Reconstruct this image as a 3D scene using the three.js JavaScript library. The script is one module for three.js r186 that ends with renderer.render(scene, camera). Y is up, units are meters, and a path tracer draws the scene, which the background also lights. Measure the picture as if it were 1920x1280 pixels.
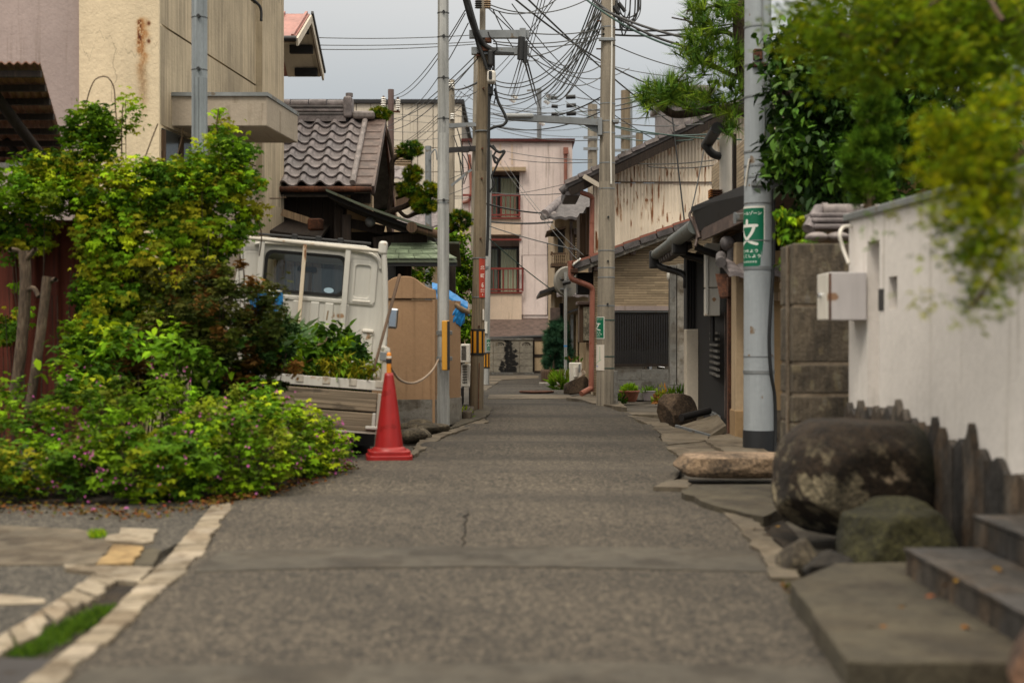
import * as THREE from 'three';
import { mergeGeometries, mergeVertices, toCreasedNormals } from 'three/addons/utils/BufferGeometryUtils.js';
import { RoundedBoxGeometry } from 'three/addons/geometries/RoundedBoxGeometry.js';

// ---------------------------------------------------------------- camera, sky, sun, exposure
const F = 2667, HV = 628, H = 1.12;            // focal length and horizon of the photograph in its own pixels, eye height in metres
const scene = new THREE.Scene();
const camera = new THREE.PerspectiveCamera(2 * Math.atan(640 / F) * 180 / Math.PI, 1.5, 0.1, 900);
camera.position.set(0, H, 0);
camera.rotation.x = -(640 - HV) / F;
camera.focus = 23; camera.userData.fStop = 1.7;
const renderer = new THREE.WebGLRenderer({ antialias: true });
renderer.setSize(1024, 682);
renderer.toneMapping = THREE.LinearToneMapping;
renderer.toneMappingExposure = 1.12;
renderer.shadowMap.enabled = true;
const sunDir = new THREE.Vector3(-0.25, 1.0, 0.62).normalize();
const sun = new THREE.DirectionalLight(new THREE.Color(1.0, 0.92, 0.8), 1.5);
sun.position.copy(sunDir).multiplyScalar(60).add(new THREE.Vector3(0, 0, -20)); sun.target.position.set(0, 0, -20);
sun.castShadow = true; sun.shadow.radius = 26; sun.shadow.mapSize.set(2048, 2048);
Object.assign(sun.shadow.camera, { left: -40, right: 40, top: 40, bottom: -40, near: 1, far: 160 });
scene.add(sun, sun.target);

// ---------------------------------------------------------------- random numbers and noise
function rng(seed) { let a = seed >>> 0; return () => { a = (a + 0x6D2B79F5) | 0; let t = Math.imul(a ^ (a >>> 15), 1 | a); t = (t + Math.imul(t ^ (t >>> 7), 61 | t)) ^ t; return ((t ^ (t >>> 14)) >>> 0) / 4294967296; }; }
const N = 512, clamp = (x, a = 0, b = 1) => Math.min(b, Math.max(a, x)), lerp = (a, b, t) => a + (b - a) * t;
const smooth = (a, b, x) => { const t = clamp((x - a) / (b - a)); return t * t * (3 - 2 * t); };
function fbmMap(freq, oct, seed) {                                  // periodic value noise, 0..1
  const out = new Float32Array(N * N); let amp = 1, tot = 0;
  for (let o = 0; o < oct; o++) {
    const f = Math.min(N, freq << o), r = rng(seed * 77 + o * 13 + 1), g = new Float32Array(f * f); for (let i = 0; i < g.length; i++) g[i] = r();
    for (let y = 0; y < N; y++) { const fy = y * f / N, y0 = fy | 0, ty = fy - y0, sy = ty * ty * (3 - 2 * ty), a = (y0 % f) * f, b = ((y0 + 1) % f) * f;
      for (let x = 0; x < N; x++) { const fx = x * f / N, x0 = fx | 0, tx = fx - x0, sx = tx * tx * (3 - 2 * tx), x1 = (x0 + 1) % f;
        out[y * N + x] += amp * lerp(lerp(g[a + x0], g[a + x1], sx), lerp(g[b + x0], g[b + x1], sx), sy); } }
    tot += amp; amp *= 0.55;
  }
  let lo = 9, hi = -9; for (const v of out) { lo = Math.min(lo, v); hi = Math.max(hi, v); }
  for (let i = 0; i < out.length; i++) out[i] = (out[i] - lo) / (hi - lo);
  return out;
}
const nA = fbmMap(4, 6, 1), nB = fbmMap(8, 6, 2), nC = fbmMap(32, 5, 3), nD = fbmMap(128, 2, 4), nE = fbmMap(4, 4, 5);
const S = (m, x, y) => m[((Math.floor(y) % N + N) % N) * N + ((Math.floor(x) % N + N) % N)];
function noise3(x, y, z) { return (S(nE, x * 40 + z * 23, y * 40 - z * 11) + S(nB, z * 40 + y * 13 + 100, x * 40 + y * 29 + 77)) / 2; }   // cheap smooth-ish field

// the sky: an overcast one, brighter towards the top as overcast skies are
{
  const w = 1024, h = 512, d = new Float32Array(w * h * 4);
  for (let y = 0; y < h; y++) for (let x = 0; x < w; x++) {
    const el = ((y + 0.5) / h - 0.5) * Math.PI, s = Math.sin(el), i = (y * w + x) * 4;
    let c;
    if (s < 0) c = [0.16, 0.15, 0.14];
    else {
      const t = smooth(0.05, 0.24, s), up = smooth(0.1, 1, s), n = S(nA, x * 0.5, y * 2.2) - 0.5, n2 = S(nE, x, y * 3 + 99) - 0.5;
      const k = 1 + n * 0.22 + n2 * 0.2;
      c = [lerp(0.31, 0.5, t), lerp(0.37, 0.52, t), lerp(0.415, 0.535, t)].map((v, j) => (v + up * [1.72, 1.5, 1.2][j]) * k);
    }
    d[i] = c[0]; d[i + 1] = c[1]; d[i + 2] = c[2]; d[i + 3] = 1;
  }
  const sky = new THREE.DataTexture(d, w, h, THREE.RGBAFormat, THREE.FloatType);
  sky.mapping = THREE.EquirectangularReflectionMapping; sky.magFilter = THREE.LinearFilter; sky.minFilter = THREE.LinearFilter; sky.needsUpdate = true;
  scene.background = sky; scene.environment = sky;
}

// ---------------------------------------------------------------- helpers
const V = (x, y, z) => new THREE.Vector3(x, y, z);
const px = (u, d) => (u - 960) / F * d, py = (v, d) => H + (HV - v) / F * d;
const P = (u, v, d) => V(px(u, d), py(v, d), -d);                   // a pixel of the photograph at a distance
const G = (u, v, y = 0) => { const d = (H - y) * F / (v - HV); return V(px(u, d), y, -d); };   // a pixel on level ground
const gd = (v, y = 0) => (H - y) * F / (v - HV);
const cL = (r, g, b) => new THREE.Color().setRGB(r, g, b);

function tex(size, metres, fn, srgb = true, w = size, hgt = size) {
  const d = new Uint8Array(w * hgt * 4);
  for (let y = 0; y < hgt; y++) for (let x = 0; x < w; x++) { const c = fn(x / w * N, y / hgt * N, x, y), i = (y * w + x) * 4; const v = typeof c === 'number' ? [c, c, c] : c; d[i] = clamp(v[0]) * 255; d[i + 1] = clamp(v[1]) * 255; d[i + 2] = clamp(v[2]) * 255; d[i + 3] = 255; }
  const t = new THREE.DataTexture(d, w, hgt); t.wrapS = t.wrapT = THREE.RepeatWrapping; t.magFilter = THREE.LinearFilter; t.minFilter = THREE.LinearMipmapLinearFilter; t.generateMipmaps = true;
  const m = Array.isArray(metres) ? metres : [metres, metres]; t.repeat.set(1 / m[0], 1 / m[1]);
  if (srgb) t.colorSpace = THREE.SRGBColorSpace; t.needsUpdate = true; return t;
}
function M(color, o = {}) { const { phys, ...r } = o; return new (phys ? THREE.MeshPhysicalMaterial : THREE.MeshStandardMaterial)({ color: Array.isArray(color) ? cL(...color) : color, roughness: 0.85, metalness: 0, ...r }); }

function finish(g) {                                                // uv in metres on the dominant plane of each face; plain attributes only
  if (!g.getAttribute('normal')) g.computeVertexNormals();
  const q = g.index ? g.toNonIndexed() : g, p = q.getAttribute('position'), n = p.count, uv = new Float32Array(n * 2);
  for (let i = 0; i < n; i += 3) {
    const ax = p.getX(i + 1) - p.getX(i), ay = p.getY(i + 1) - p.getY(i), az = p.getZ(i + 1) - p.getZ(i), bx = p.getX(i + 2) - p.getX(i), by = p.getY(i + 2) - p.getY(i), bz = p.getZ(i + 2) - p.getZ(i);
    const nx = Math.abs(ay * bz - az * by), ny = Math.abs(az * bx - ax * bz), nz = Math.abs(ax * by - ay * bx);
    for (let k = 0; k < 3; k++) { const X = p.getX(i + k), Y = p.getY(i + k), Z = p.getZ(i + k); uv[(i + k) * 2] = ny >= nx && ny >= nz ? X : nx >= nz ? Z : X; uv[(i + k) * 2 + 1] = ny >= nx && ny >= nz ? Z : Y; }
  }
  q.setAttribute('uv', new THREE.BufferAttribute(uv, 2));
  for (const k of Object.keys(q.attributes)) if (!['position', 'normal', 'uv', 'color'].includes(k)) q.deleteAttribute(k);
  return q;
}
const names = {};
function numbered(n) { const k = names[n] = (names[n] ?? -1) + 1; return k ? n + '_' + String(k).padStart(3, '0') : n; }
function join(g) { if (!Array.isArray(g)) return finish(g); const l = g.flat(3).filter(Boolean).map(finish); return l.length === 1 ? l[0] : mergeGeometries(l); }
function worldPos(o) { const v = V(0, 0, 0); while (o && o !== scene) { v.add(o.position); o = o.parent; } return v; }
function part(name, geos, mat, parent, o = {}) {                    // shapes are given in world metres, then set under their parent
  const g = join(geos), w = worldPos(parent); g.translate(-w.x, -w.y, -w.z);
  const m = new THREE.Mesh(g, mat); m.name = name; m.castShadow = m.receiveShadow = true; if (o.kind) m.userData.kind = o.kind; if (o.label) m.userData.label = o.label;
  parent.add(m); return m;
}
function thing(name, label, category, base, group) {
  const o = new THREE.Group(); o.name = numbered(name); o.position.copy(base); o.userData = { label, category }; if (group) o.userData.group = group; scene.add(o); return o;
}
function solo(name, label, category, geos, mat, base, group) {
  const g = join(geos); if (!base) { g.computeBoundingBox(); const b = g.boundingBox; base = V((b.min.x + b.max.x) / 2, b.min.y, (b.min.z + b.max.z) / 2); }
  g.translate(-base.x, -base.y, -base.z);
  const m = new THREE.Mesh(g, mat); m.name = numbered(name); m.position.copy(base); m.castShadow = m.receiveShadow = true; m.userData = { label, category }; if (group) m.userData.group = group; scene.add(m); return m;
}
function struct(name, geos, mat, kind = 'structure') { const m = new THREE.Mesh(join(geos), mat); m.name = numbered(name); m.castShadow = m.receiveShadow = true; m.userData.kind = kind; scene.add(m); return m; }
// shapes
const box = (x0, x1, y0, y1, d0, d1) => { const g = new THREE.BoxGeometry(Math.abs(x1 - x0), Math.abs(y1 - y0), Math.abs(d1 - d0)); g.translate((x0 + x1) / 2, (y0 + y1) / 2, -(d0 + d1) / 2); return g; };   // d = distance along the street
const rbox = (x0, x1, y0, y1, d0, d1, r = 0.01, s = 2) => { const g = new RoundedBoxGeometry(Math.abs(x1 - x0), Math.abs(y1 - y0), Math.abs(d1 - d0), s, r); g.translate((x0 + x1) / 2, (y0 + y1) / 2, -(d0 + d1) / 2); return g; };
function bar(a, b, r, seg = 10, r2 = r) { const v = b.clone().sub(a), g = new THREE.CylinderGeometry(r2, r, v.length(), seg); g.applyQuaternion(new THREE.Quaternion().setFromUnitVectors(V(0, 1, 0), v.clone().normalize())); g.translate((a.x + b.x) / 2, (a.y + b.y) / 2, (a.z + b.z) / 2); return g; }
function beam(a, b, w, h, up = V(0, 1, 0)) {                        // square section w (sideways) x h (up)
  const z = b.clone().sub(a), L = z.length(); z.normalize(); const x = up.clone().cross(z).normalize(), y = z.clone().cross(x);
  const g = new THREE.BoxGeometry(w, h, L); g.applyMatrix4(new THREE.Matrix4().makeBasis(x, y, z)); g.translate((a.x + b.x) / 2, (a.y + b.y) / 2, (a.z + b.z) / 2); return g; }
function tube(pts, r, seg = 24, rad = 6) { return new THREE.TubeGeometry(new THREE.CatmullRomCurve3(pts), seg, r, rad); }
function sheet(nu, nv, f, t, smoothN = true) {                      // a thick sheet over f(u,v); t = vector from the top face to the bottom face
  const pos = [], idx = [], W = nu + 1, K = W * (nv + 1);
  for (let s = 0; s < 2; s++) for (let j = 0; j <= nv; j++) for (let i = 0; i <= nu; i++) { const p = f(i / nu, j / nv); pos.push(p.x + s * t.x, p.y + s * t.y, p.z + s * t.z); }
  for (let j = 0; j < nv; j++) for (let i = 0; i < nu; i++) { const a = j * W + i, b = a + 1, c = a + W, e = c + 1; idx.push(a, c, b, b, c, e, a + K, b + K, c + K, b + K, e + K, c + K); }
  const edge = (l) => { for (let k = 0; k + 1 < l.length; k++) idx.push(l[k], l[k + 1], l[k] + K, l[k + 1], l[k + 1] + K, l[k] + K); };
  const r = (n, g) => Array.from({ length: n + 1 }, (_, i) => g(i));
  edge(r(nu, (i) => i)); edge(r(nv, (j) => j * W + nu)); edge(r(nu, (i) => nv * W + nu - i)); edge(r(nv, (j) => (nv - j) * W));
  let g = new THREE.BufferGeometry(); g.setAttribute('position', new THREE.Float32BufferAttribute(pos, 3)); g.setIndex(idx);
  return smoothN ? toCreasedNormals(g, 0.7) : (g = g.toNonIndexed(), g.computeVertexNormals(), g);
}
function ext(pts, depth, o = {}) {                                  // outline in x,y, pushed along +z from 0
  const sh = new THREE.Shape(pts.map((p) => new THREE.Vector2(p[0], p[1]))); for (const h of o.holes || []) sh.holes.push(new THREE.Path(h.map((p) => new THREE.Vector2(p[0], p[1]))));
  return new THREE.ExtrudeGeometry(sh, { depth, bevelEnabled: !!o.bevel, bevelThickness: o.bevel, bevelSize: o.bevel, bevelOffset: -o.bevel || 0, bevelSegments: o.bs || 1, curveSegments: 6 });
}
function wallExt(pts, d0, d1, o) { const g = ext(pts, Math.abs(d1 - d0), o); g.translate(0, 0, -Math.max(d0, d1)); return g; }   // outline facing the camera between two distances
function floorExt(pts, y0, y1, o) { const g = ext(pts.map((p) => [p.x, -p.z]), y1 - y0, o); g.rotateX(-Math.PI / 2); g.translate(0, y0, 0); return g; }   // plan outline raised from y0 to y1
function sideExt(pts, x0, x1, o) { const g = ext(pts, Math.abs(x1 - x0), o); g.rotateY(Math.PI / 2); g.translate(Math.min(x0, x1), 0, 0); return g; }   // outline in (distance, height) across x
function rough(pts, step, amp, seed) {                              // an outline with a broken edge
  const r = rng(seed), out = []; pts.forEach((a, i) => { const b = pts[(i + 1) % pts.length], n = Math.max(1, Math.round(a.distanceTo(b) / step)); for (let k = 0; k < n; k++) { const p = a.clone().lerp(b, k / n); if (k) { p.x += (r() - 0.5) * 2 * amp; p.z += (r() - 0.5) * 2 * amp; } out.push(p); } }); return out;
}
const roundRect = (x0, y0, x1, y1, r, n = 4) => { const o = []; for (const [cx, cy, a] of [[x1 - r, y0 + r, -90], [x1 - r, y1 - r, 0], [x0 + r, y1 - r, 90], [x0 + r, y0 + r, 180]]) for (let k = 0; k <= n; k++) { const t = (a + k * 90 / n) * Math.PI / 180; o.push([cx + r * Math.cos(t), cy + r * Math.sin(t)]); } return o; };

// ---------------------------------------------------------------- textures
const hash = (x, y) => { const h = Math.sin(x * 127.1 + y * 311.7) * 43758.5453; return h - Math.floor(h); };
const T = {};
T.asphalt = tex(1024, 1.6, (x, y, i, j) => { const g = S(nD, x * 2, y * 2), c = S(nC, x, y), l = S(nA, x, y), h = hash(i >> 1, j >> 1), q = S(nC, x * 2, y * 2), m = 0.3 + (S(nD, x, y) - 0.5) * 0.5 + (g - 0.5) * 0.42 + (q - 0.5) * 0.12 + (c - 0.5) * 0.12 + (l - 0.5) * 0.1 + (h > 0.9 ? 0.2 * h : 0) - (h < 0.08 ? 0.1 : 0); return [m * 1.06, m * 0.985, m * 0.87]; });
T.asphaltB = tex(1024, 1.6, (x, y) => S(nD, x * 2, y * 2) * 0.7 + S(nC, x, y) * 0.3, false);
T.concrete = tex(512, 2.2, (x, y) => { const m = 0.78 + (S(nA, x, y) - 0.5) * 0.3 + (S(nC, x, y) - 0.5) * 0.2 + (S(nD, x, y) - 0.5) * 0.1; const d = smooth(0.5, 0.72, S(nB, x + 100, y)) + smooth(0.6, 0.75, S(nC, x, y + 60)) * 0.8; return [m - d * 0.13, m - d * 0.15, m - d * 0.175]; });
T.concreteB = tex(512, 1.1, (x, y) => S(nC, x, y) * 0.6 + S(nD, x, y) * 0.4, false);
T.plaster = tex(1024, [3.2, 3.8], (x, y) => { const st = S(nC, x * 2, y * 0.12 + 40), st2 = S(nA, x * 3, y * 0.25), b = S(nA, x, y), m = 0.9 + (b - 0.5) * 0.13 + (S(nD, x, y) - 0.5) * 0.05; const k = smooth(0.55, 0.95, st) * smooth(0.35, 0.75, st2) * 0.2; return [m - k, m - k * 1.06, m - k * 1.2]; });
T.plasterB = tex(512, 0.9, (x, y) => S(nB, x, y) * 0.45 + S(nC, x, y) * 0.4 + S(nD, x, y) * 0.15, false);
T.roughcast = tex(512, 0.7, (x, y) => Math.pow(S(nC, x, y), 1.6), false);
T.board = tex(512, 3, (x, y) => { const m = 0.84 + (S(nC, x * 2, y * 0.1) - 0.5) * 0.32 + (S(nA, x, y) - 0.5) * 0.2; return [m, m * 0.985, m * 0.95]; });
T.rusty = tex(1024, [2.9, 2.1], (x, y) => { const m = 0.9 + (S(nA, x, y) - 0.5) * 0.12 + (S(nC, x * 2, y * 0.1) - 0.5) * 0.12; const st = S(nC, x * 3, y * 0.13 + 11), bl = S(nB, x * 2, y * 0.35 + 70), k = clamp(smooth(0.55, 0.74, st) * smooth(0.47, 0.63, bl) * 0.95 + smooth(0.66, 0.78, S(nC, x * 3 + 50, y * 0.4)) * smooth(0.45, 0.65, S(nB, x + 9, y * 0.5)) * 0.8); const r = 0.62 + S(nC, x, y) * 0.25; return [lerp(m * 1.0, 0.6 * r, k), lerp(m * 0.955, 0.34 * r, k), lerp(m * 0.88, 0.16 * r, k)]; });
T.redrust = tex(512, [1.6, 2.4], (x, y) => { const a = S(nC, x * 2, y * 0.12), b = S(nA, x, y), m = 0.6 + a * 0.5 + (b - 0.5) * 0.5; return [m, m * 0.86, m * 0.82]; });
T.wood = tex(512, [0.5, 1.6], (x, y) => { const a = S(nC, x * 2, y * 0.08), b = S(nB, x * 4, y * 0.2), m = 0.62 + a * 0.4 + (b - 0.5) * 0.35; return [m, m * 0.96, m * 0.9]; });
T.woodH = tex(512, [1.6, 0.5], (x, y) => { const a = S(nC, y * 2, x * 0.08), b = S(nB, y * 4, x * 0.2), s = smooth(0.6, 0.85, S(nB, x, y)), m = 0.62 + a * 0.4 + (b - 0.5) * 0.35 - s * 0.25; return [m, m * 0.95, m * 0.88]; });
T.tile = tex(512, 0.7, (x, y) => { const m = 0.8 + (S(nB, x, y) - 0.5) * 0.35 + (S(nC, x, y) - 0.5) * 0.2 + (S(nD, x, y) - 0.5) * 0.1; return [m, m * 0.985, m * 0.985]; });
T.rock = tex(1024, 0.62, (x, y) => { const a = S(nA, x, y), c = S(nC, x, y), d = S(nD, x * 2, y * 2), m = 0.62 + (a - 0.5) * 0.5 + (c - 0.5) * 0.5 + (d - 0.5) * 0.25; return [m, m * 0.98, m * 0.95]; });
T.rockB = tex(512, 0.5, (x, y) => S(nB, x, y) * 0.5 + S(nC, x, y) * 0.35 + S(nD, x, y) * 0.15, false);
T.bark = tex(512, [0.3, 0.7], (x, y) => { const m = 0.5 + S(nC, x * 2, y * 0.4) * 0.7 + (S(nB, x, y) - 0.5) * 0.4; return [m, m * 0.94, m * 0.86]; });
T.pole = tex(512, [0.9, 3.5], (x, y) => { const a = S(nC, x, y * 0.1), b = S(nB, x, y * 0.6), m = 0.8 + (a - 0.5) * 0.24 + (b - 0.5) * 0.2 + (S(nD, x, y) - 0.5) * 0.08 - smooth(0.62, 0.8, S(nC, x * 2 + 60, y * 0.07)) * 0.16; return [m, m * 0.99, m * 0.965]; });
T.metal = tex(512, 1.2, (x, y) => { const m = 0.88 + (S(nA, x, y) - 0.5) * 0.2 + (S(nC, x, y * 0.3) - 0.5) * 0.1; const k = smooth(0.74, 0.86, S(nB, x, y)) * 0.5; return [m - k * 0.25, m - k * 0.42, m - k * 0.6]; });
T.paint = tex(512, 1.6, (x, y) => { const m = 0.93 + (S(nA, x, y) - 0.5) * 0.08 + (S(nC, x * 2, y * 0.15) - 0.5) * 0.07; const k = smooth(0.8, 0.88, S(nB, x + 50, y + 80)) * 0.7; return [m - k * 0.3, m - k * 0.5, m - k * 0.68]; });
T.siding = tex(1024, [1.6, 0.54], (x, y, i, j) => { const row = Math.floor(y / N * 12), f = y / N * 12 - row, col = Math.floor(x / N * 5 + hash(row, 3) * 5), m = 0.83 + (hash(row, col % 5) - 0.5) * 0.16 + (S(nC, x, y) - 0.5) * 0.12; const k = f < 0.16 ? 0.3 : 0; return [m - k, (m - k) * 0.985, (m - k) * 0.95]; });
T.sidingB = tex(1024, [1.6, 0.54], (x, y) => { const row = Math.floor(y / N * 12), f = y / N * 12 - row; return (f < 0.16 ? 0.1 : 0.55 + 0.4 * hash(row, 9)) * (0.8 + 0.2 * S(nC, x, y)); }, false);
T.slate = tex(512, [0.5, 0.8], (x, y) => { const m = 0.66 + (S(nB, x, y * 0.5) - 0.5) * 0.5 + (S(nC, x, y) - 0.5) * 0.35, k = smooth(0.5, 0.8, S(nA, x, y)) * 0.22; return [m + k * 0.4, m + k * 0.1, m - k * 0.25]; });
// ---------------------------------------------------------------- materials (base colours are linear, as the things are)
const cb = { bumpMap: T.concreteB, bumpScale: 0.006 };
const mt = {
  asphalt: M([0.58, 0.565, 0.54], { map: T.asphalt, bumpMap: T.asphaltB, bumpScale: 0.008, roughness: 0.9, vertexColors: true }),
  sideAsphalt: M([0.55, 0.565, 0.57], { map: T.asphalt, bumpMap: T.asphaltB, bumpScale: 0.008, roughness: 0.9 }),
  patch: M([0.1, 0.087, 0.064], { map: T.concrete, bumpMap: T.asphaltB, bumpScale: 0.004 }),
  ground: M([0.1, 0.085, 0.062], { map: T.concrete, ...cb }),
  pave: M([0.2, 0.162, 0.11], { map: T.concrete, ...cb }),
  paveDark: M([0.1, 0.083, 0.05], { map: T.concrete, ...cb }),
  kerb: M([0.4, 0.335, 0.24], { map: T.concrete, ...cb }),
  kerbB: M([0.33, 0.27, 0.185], { map: T.concrete, ...cb }),
  kerbC: M([0.43, 0.36, 0.265], { map: T.concrete, ...cb }),
  ochre: M([0.46, 0.31, 0.13], { map: T.concrete, ...cb }),
  soil: M([0.05, 0.035, 0.02], { map: T.rock, bumpMap: T.rockB, bumpScale: 0.03, roughness: 1 }),
  grate: M([0.06, 0.055, 0.055], { map: T.metal, roughness: 0.6, metalness: 0.4 }),
  concrete: M([0.36, 0.335, 0.29], { map: T.concrete, ...cb }),
  concreteGrey: M([0.26, 0.255, 0.235], { map: T.concrete, ...cb }),
  cream: M([0.72, 0.63, 0.49], { map: T.plaster, bumpMap: T.roughcast, bumpScale: 0.012 }),
  creamSide: M([0.6, 0.515, 0.385], { map: T.board, bumpMap: T.plasterB, bumpScale: 0.006 }),
  lilac: M([0.46, 0.375, 0.35], { map: T.plaster, bumpMap: T.plasterB, bumpScale: 0.006 }),
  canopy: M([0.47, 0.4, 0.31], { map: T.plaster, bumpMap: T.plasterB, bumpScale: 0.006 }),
  zinc: M([0.27, 0.29, 0.29], { map: T.metal, roughness: 0.55, metalness: 0.3 }),
  tan: M([0.43, 0.265, 0.145], { map: T.plaster, bumpMap: T.plasterB, bumpScale: 0.004 }),
  beige: M([0.5, 0.375, 0.235], { map: T.plaster, bumpMap: T.plasterB, bumpScale: 0.005 }),
  ochreWall: M([0.36, 0.235, 0.115], { map: T.plaster, bumpMap: T.plasterB, bumpScale: 0.005 }),
  white: M([0.84, 0.79, 0.74], { map: T.plaster, bumpMap: T.plasterB, bumpScale: 0.003 }),
  pink: M([0.84, 0.71, 0.66], { map: T.plaster, bumpMap: T.plasterB, bumpScale: 0.004 }),
  pinkWarm: M([0.8, 0.63, 0.48], { map: T.plaster, bumpMap: T.plasterB, bumpScale: 0.004 }),
  panel: M([0.74, 0.66, 0.54], { map: T.plaster, bumpMap: T.plasterB, bumpScale: 0.004 }),
  black: M([0.012, 0.012, 0.013], { roughness: 0.55 }),
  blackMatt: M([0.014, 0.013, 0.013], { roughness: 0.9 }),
  charcoal: M([0.03, 0.028, 0.028], { map: T.metal, roughness: 0.5, metalness: 0.2 }),
  darkWood: M([0.034, 0.023, 0.017], { map: T.wood, bumpMap: T.wood, bumpScale: 0.004 }),
  brownWood: M([0.12, 0.075, 0.045], { map: T.wood, bumpMap: T.wood, bumpScale: 0.004 }),
  paleWood: M([0.38, 0.29, 0.2], { map: T.wood }),
  boardGrey: M([0.36, 0.32, 0.26], { map: T.woodH, bumpMap: T.woodH, bumpScale: 0.006 }),
  tile: M([0.29, 0.26, 0.26], { map: T.tile, bumpMap: T.rockB, bumpScale: 0.002, roughness: 0.62 }),
  tileDark: M([0.14, 0.13, 0.13], { map: T.tile, roughness: 0.6 }),
  tileLight: M([0.33, 0.295, 0.28], { map: T.tile, bumpMap: T.rockB, bumpScale: 0.002, roughness: 0.62 }),
  verge: M([0.17, 0.12, 0.1], { map: T.tile, roughness: 0.55 }),
  copper: M([0.27, 0.36, 0.23], { map: T.tile, roughness: 0.6 }),
  copperDark: M([0.1, 0.12, 0.08], { map: T.metal, roughness: 0.6 }),
  pinkRoof: M([0.42, 0.17, 0.135], { map: T.metal, roughness: 0.5 }),
  rusty: M([1, 0.97, 0.93], { map: T.rusty, roughness: 0.75 }),
  redRust: M([0.13, 0.032, 0.014], { map: T.redrust, roughness: 0.8 }),
  brownSheet: M([0.32, 0.22, 0.165], { map: T.redrust, roughness: 0.7 }),
  rust: M([0.2, 0.075, 0.035], { map: T.rock, roughness: 0.9 }),
  redPaint: M([0.19, 0.028, 0.02], { roughness: 0.5 }),
  terracotta: M([0.36, 0.125, 0.065], { map: T.tile, roughness: 0.75 }),
  pipe: M([0.36, 0.135, 0.09], { map: T.metal, roughness: 0.5 }),
  steel: M([0.56, 0.58, 0.59], { map: T.pole, roughness: 0.55, metalness: 0.15 }),
  bluePole: M([0.42, 0.48, 0.54], { map: T.pole, roughness: 0.55, metalness: 0.15 }),
  galv: M([0.3, 0.32, 0.33], { map: T.metal, roughness: 0.5, metalness: 0.4 }),
  poleBrown: M([0.3, 0.24, 0.165], { map: T.pole, bumpMap: T.concreteB, bumpScale: 0.003 }),
  poleGrey: M([0.42, 0.375, 0.31], { map: T.pole, bumpMap: T.concreteB, bumpScale: 0.003 }),
  poleNear: M([0.36, 0.395, 0.42], { map: T.paint, bumpMap: T.concreteB, bumpScale: 0.003, roughness: 0.7 }),
  cable: M([0.012, 0.013, 0.014], { roughness: 0.6 }),
  cableGreen: M([0.02, 0.06, 0.05], { roughness: 0.6 }),
  wire: M([0.06, 0.062, 0.06], { roughness: 0.6 }),
  porcelain: M([0.7, 0.68, 0.62], { roughness: 0.25 }),
  truck: M([0.66, 0.64, 0.58], { map: T.paint, roughness: 0.38, phys: true, clearcoat: 0.25, clearcoatRoughness: 0.4 }),
  rail: M([0.62, 0.57, 0.48], { map: T.metal, roughness: 0.5 }),
  rubber: M([0.012, 0.012, 0.012], { roughness: 0.8 }),
  chrome: M([0.6, 0.62, 0.65], { roughness: 0.12, metalness: 1 }),
  glass: M([0.93, 0.95, 0.94], { phys: true, roughness: 0.03, transmission: 1, thickness: 0, ior: 1.45 }),
  darkGlass: M([0.03, 0.035, 0.035], { roughness: 0.12 }),
  curtain: M([0.32, 0.36, 0.27], { roughness: 0.95 }),
  cone: M([0.4, 0.014, 0.013], { map: T.metal, roughness: 0.42 }),
  orange: M([0.7, 0.24, 0.02], { roughness: 0.5 }),
  yellow: M([0.62, 0.3, 0.03], { roughness: 0.5 }),
  tarp: M([0.012, 0.2, 0.52], { roughness: 0.45 }),
  whitePlastic: M([0.78, 0.74, 0.66], { map: T.paint, roughness: 0.45 }),
  rope: M([0.3, 0.23, 0.17], { roughness: 0.9 }),
  pot: M([0.24, 0.21, 0.22], { roughness: 0.7 }),
  siding: M([0.52, 0.415, 0.29], { map: T.siding, bumpMap: T.sidingB, bumpScale: 0.012 }),
  stone: M([0.145, 0.115, 0.082], { map: T.concrete, bumpMap: T.rockB, bumpScale: 0.015 }),
  mortar: M([0.3, 0.235, 0.165], { map: T.concrete, ...cb }),
  slateA: M([0.12, 0.1, 0.082], { map: T.slate, bumpMap: T.rockB, bumpScale: 0.006, roughness: 0.7 }),
  slateB: M([0.085, 0.077, 0.072], { map: T.slate, bumpMap: T.rockB, bumpScale: 0.006, roughness: 0.6 }),
  slateC: M([0.15, 0.122, 0.095], { map: T.slate, bumpMap: T.rockB, bumpScale: 0.006, roughness: 0.75 }),
  rock: M([1, 1, 1], { map: T.rock, bumpMap: T.rockB, bumpScale: 0.02, roughness: 0.95, vertexColors: true }),
  bark: M([0.15, 0.12, 0.095], { map: T.bark, bumpMap: T.bark, bumpScale: 0.012, roughness: 1 }),
  barkDark: M([0.075, 0.055, 0.042], { map: T.bark, bumpMap: T.bark, bumpScale: 0.012, roughness: 1 }),
  leaf: M([1, 1, 1], { phys: true, roughness: 0.9, specularIntensity: 0.12, transmission: 0.28, thickness: 0, side: THREE.DoubleSide }),
  leafThin: M([1, 1, 1], { phys: true, roughness: 0.9, specularIntensity: 0.1, transmission: 0.5, thickness: 0, side: THREE.DoubleSide }),
  leafMatt: M([1, 1, 1], { phys: true, specularIntensity: 0.12, roughness: 0.9, side: THREE.DoubleSide }),
};

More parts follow.
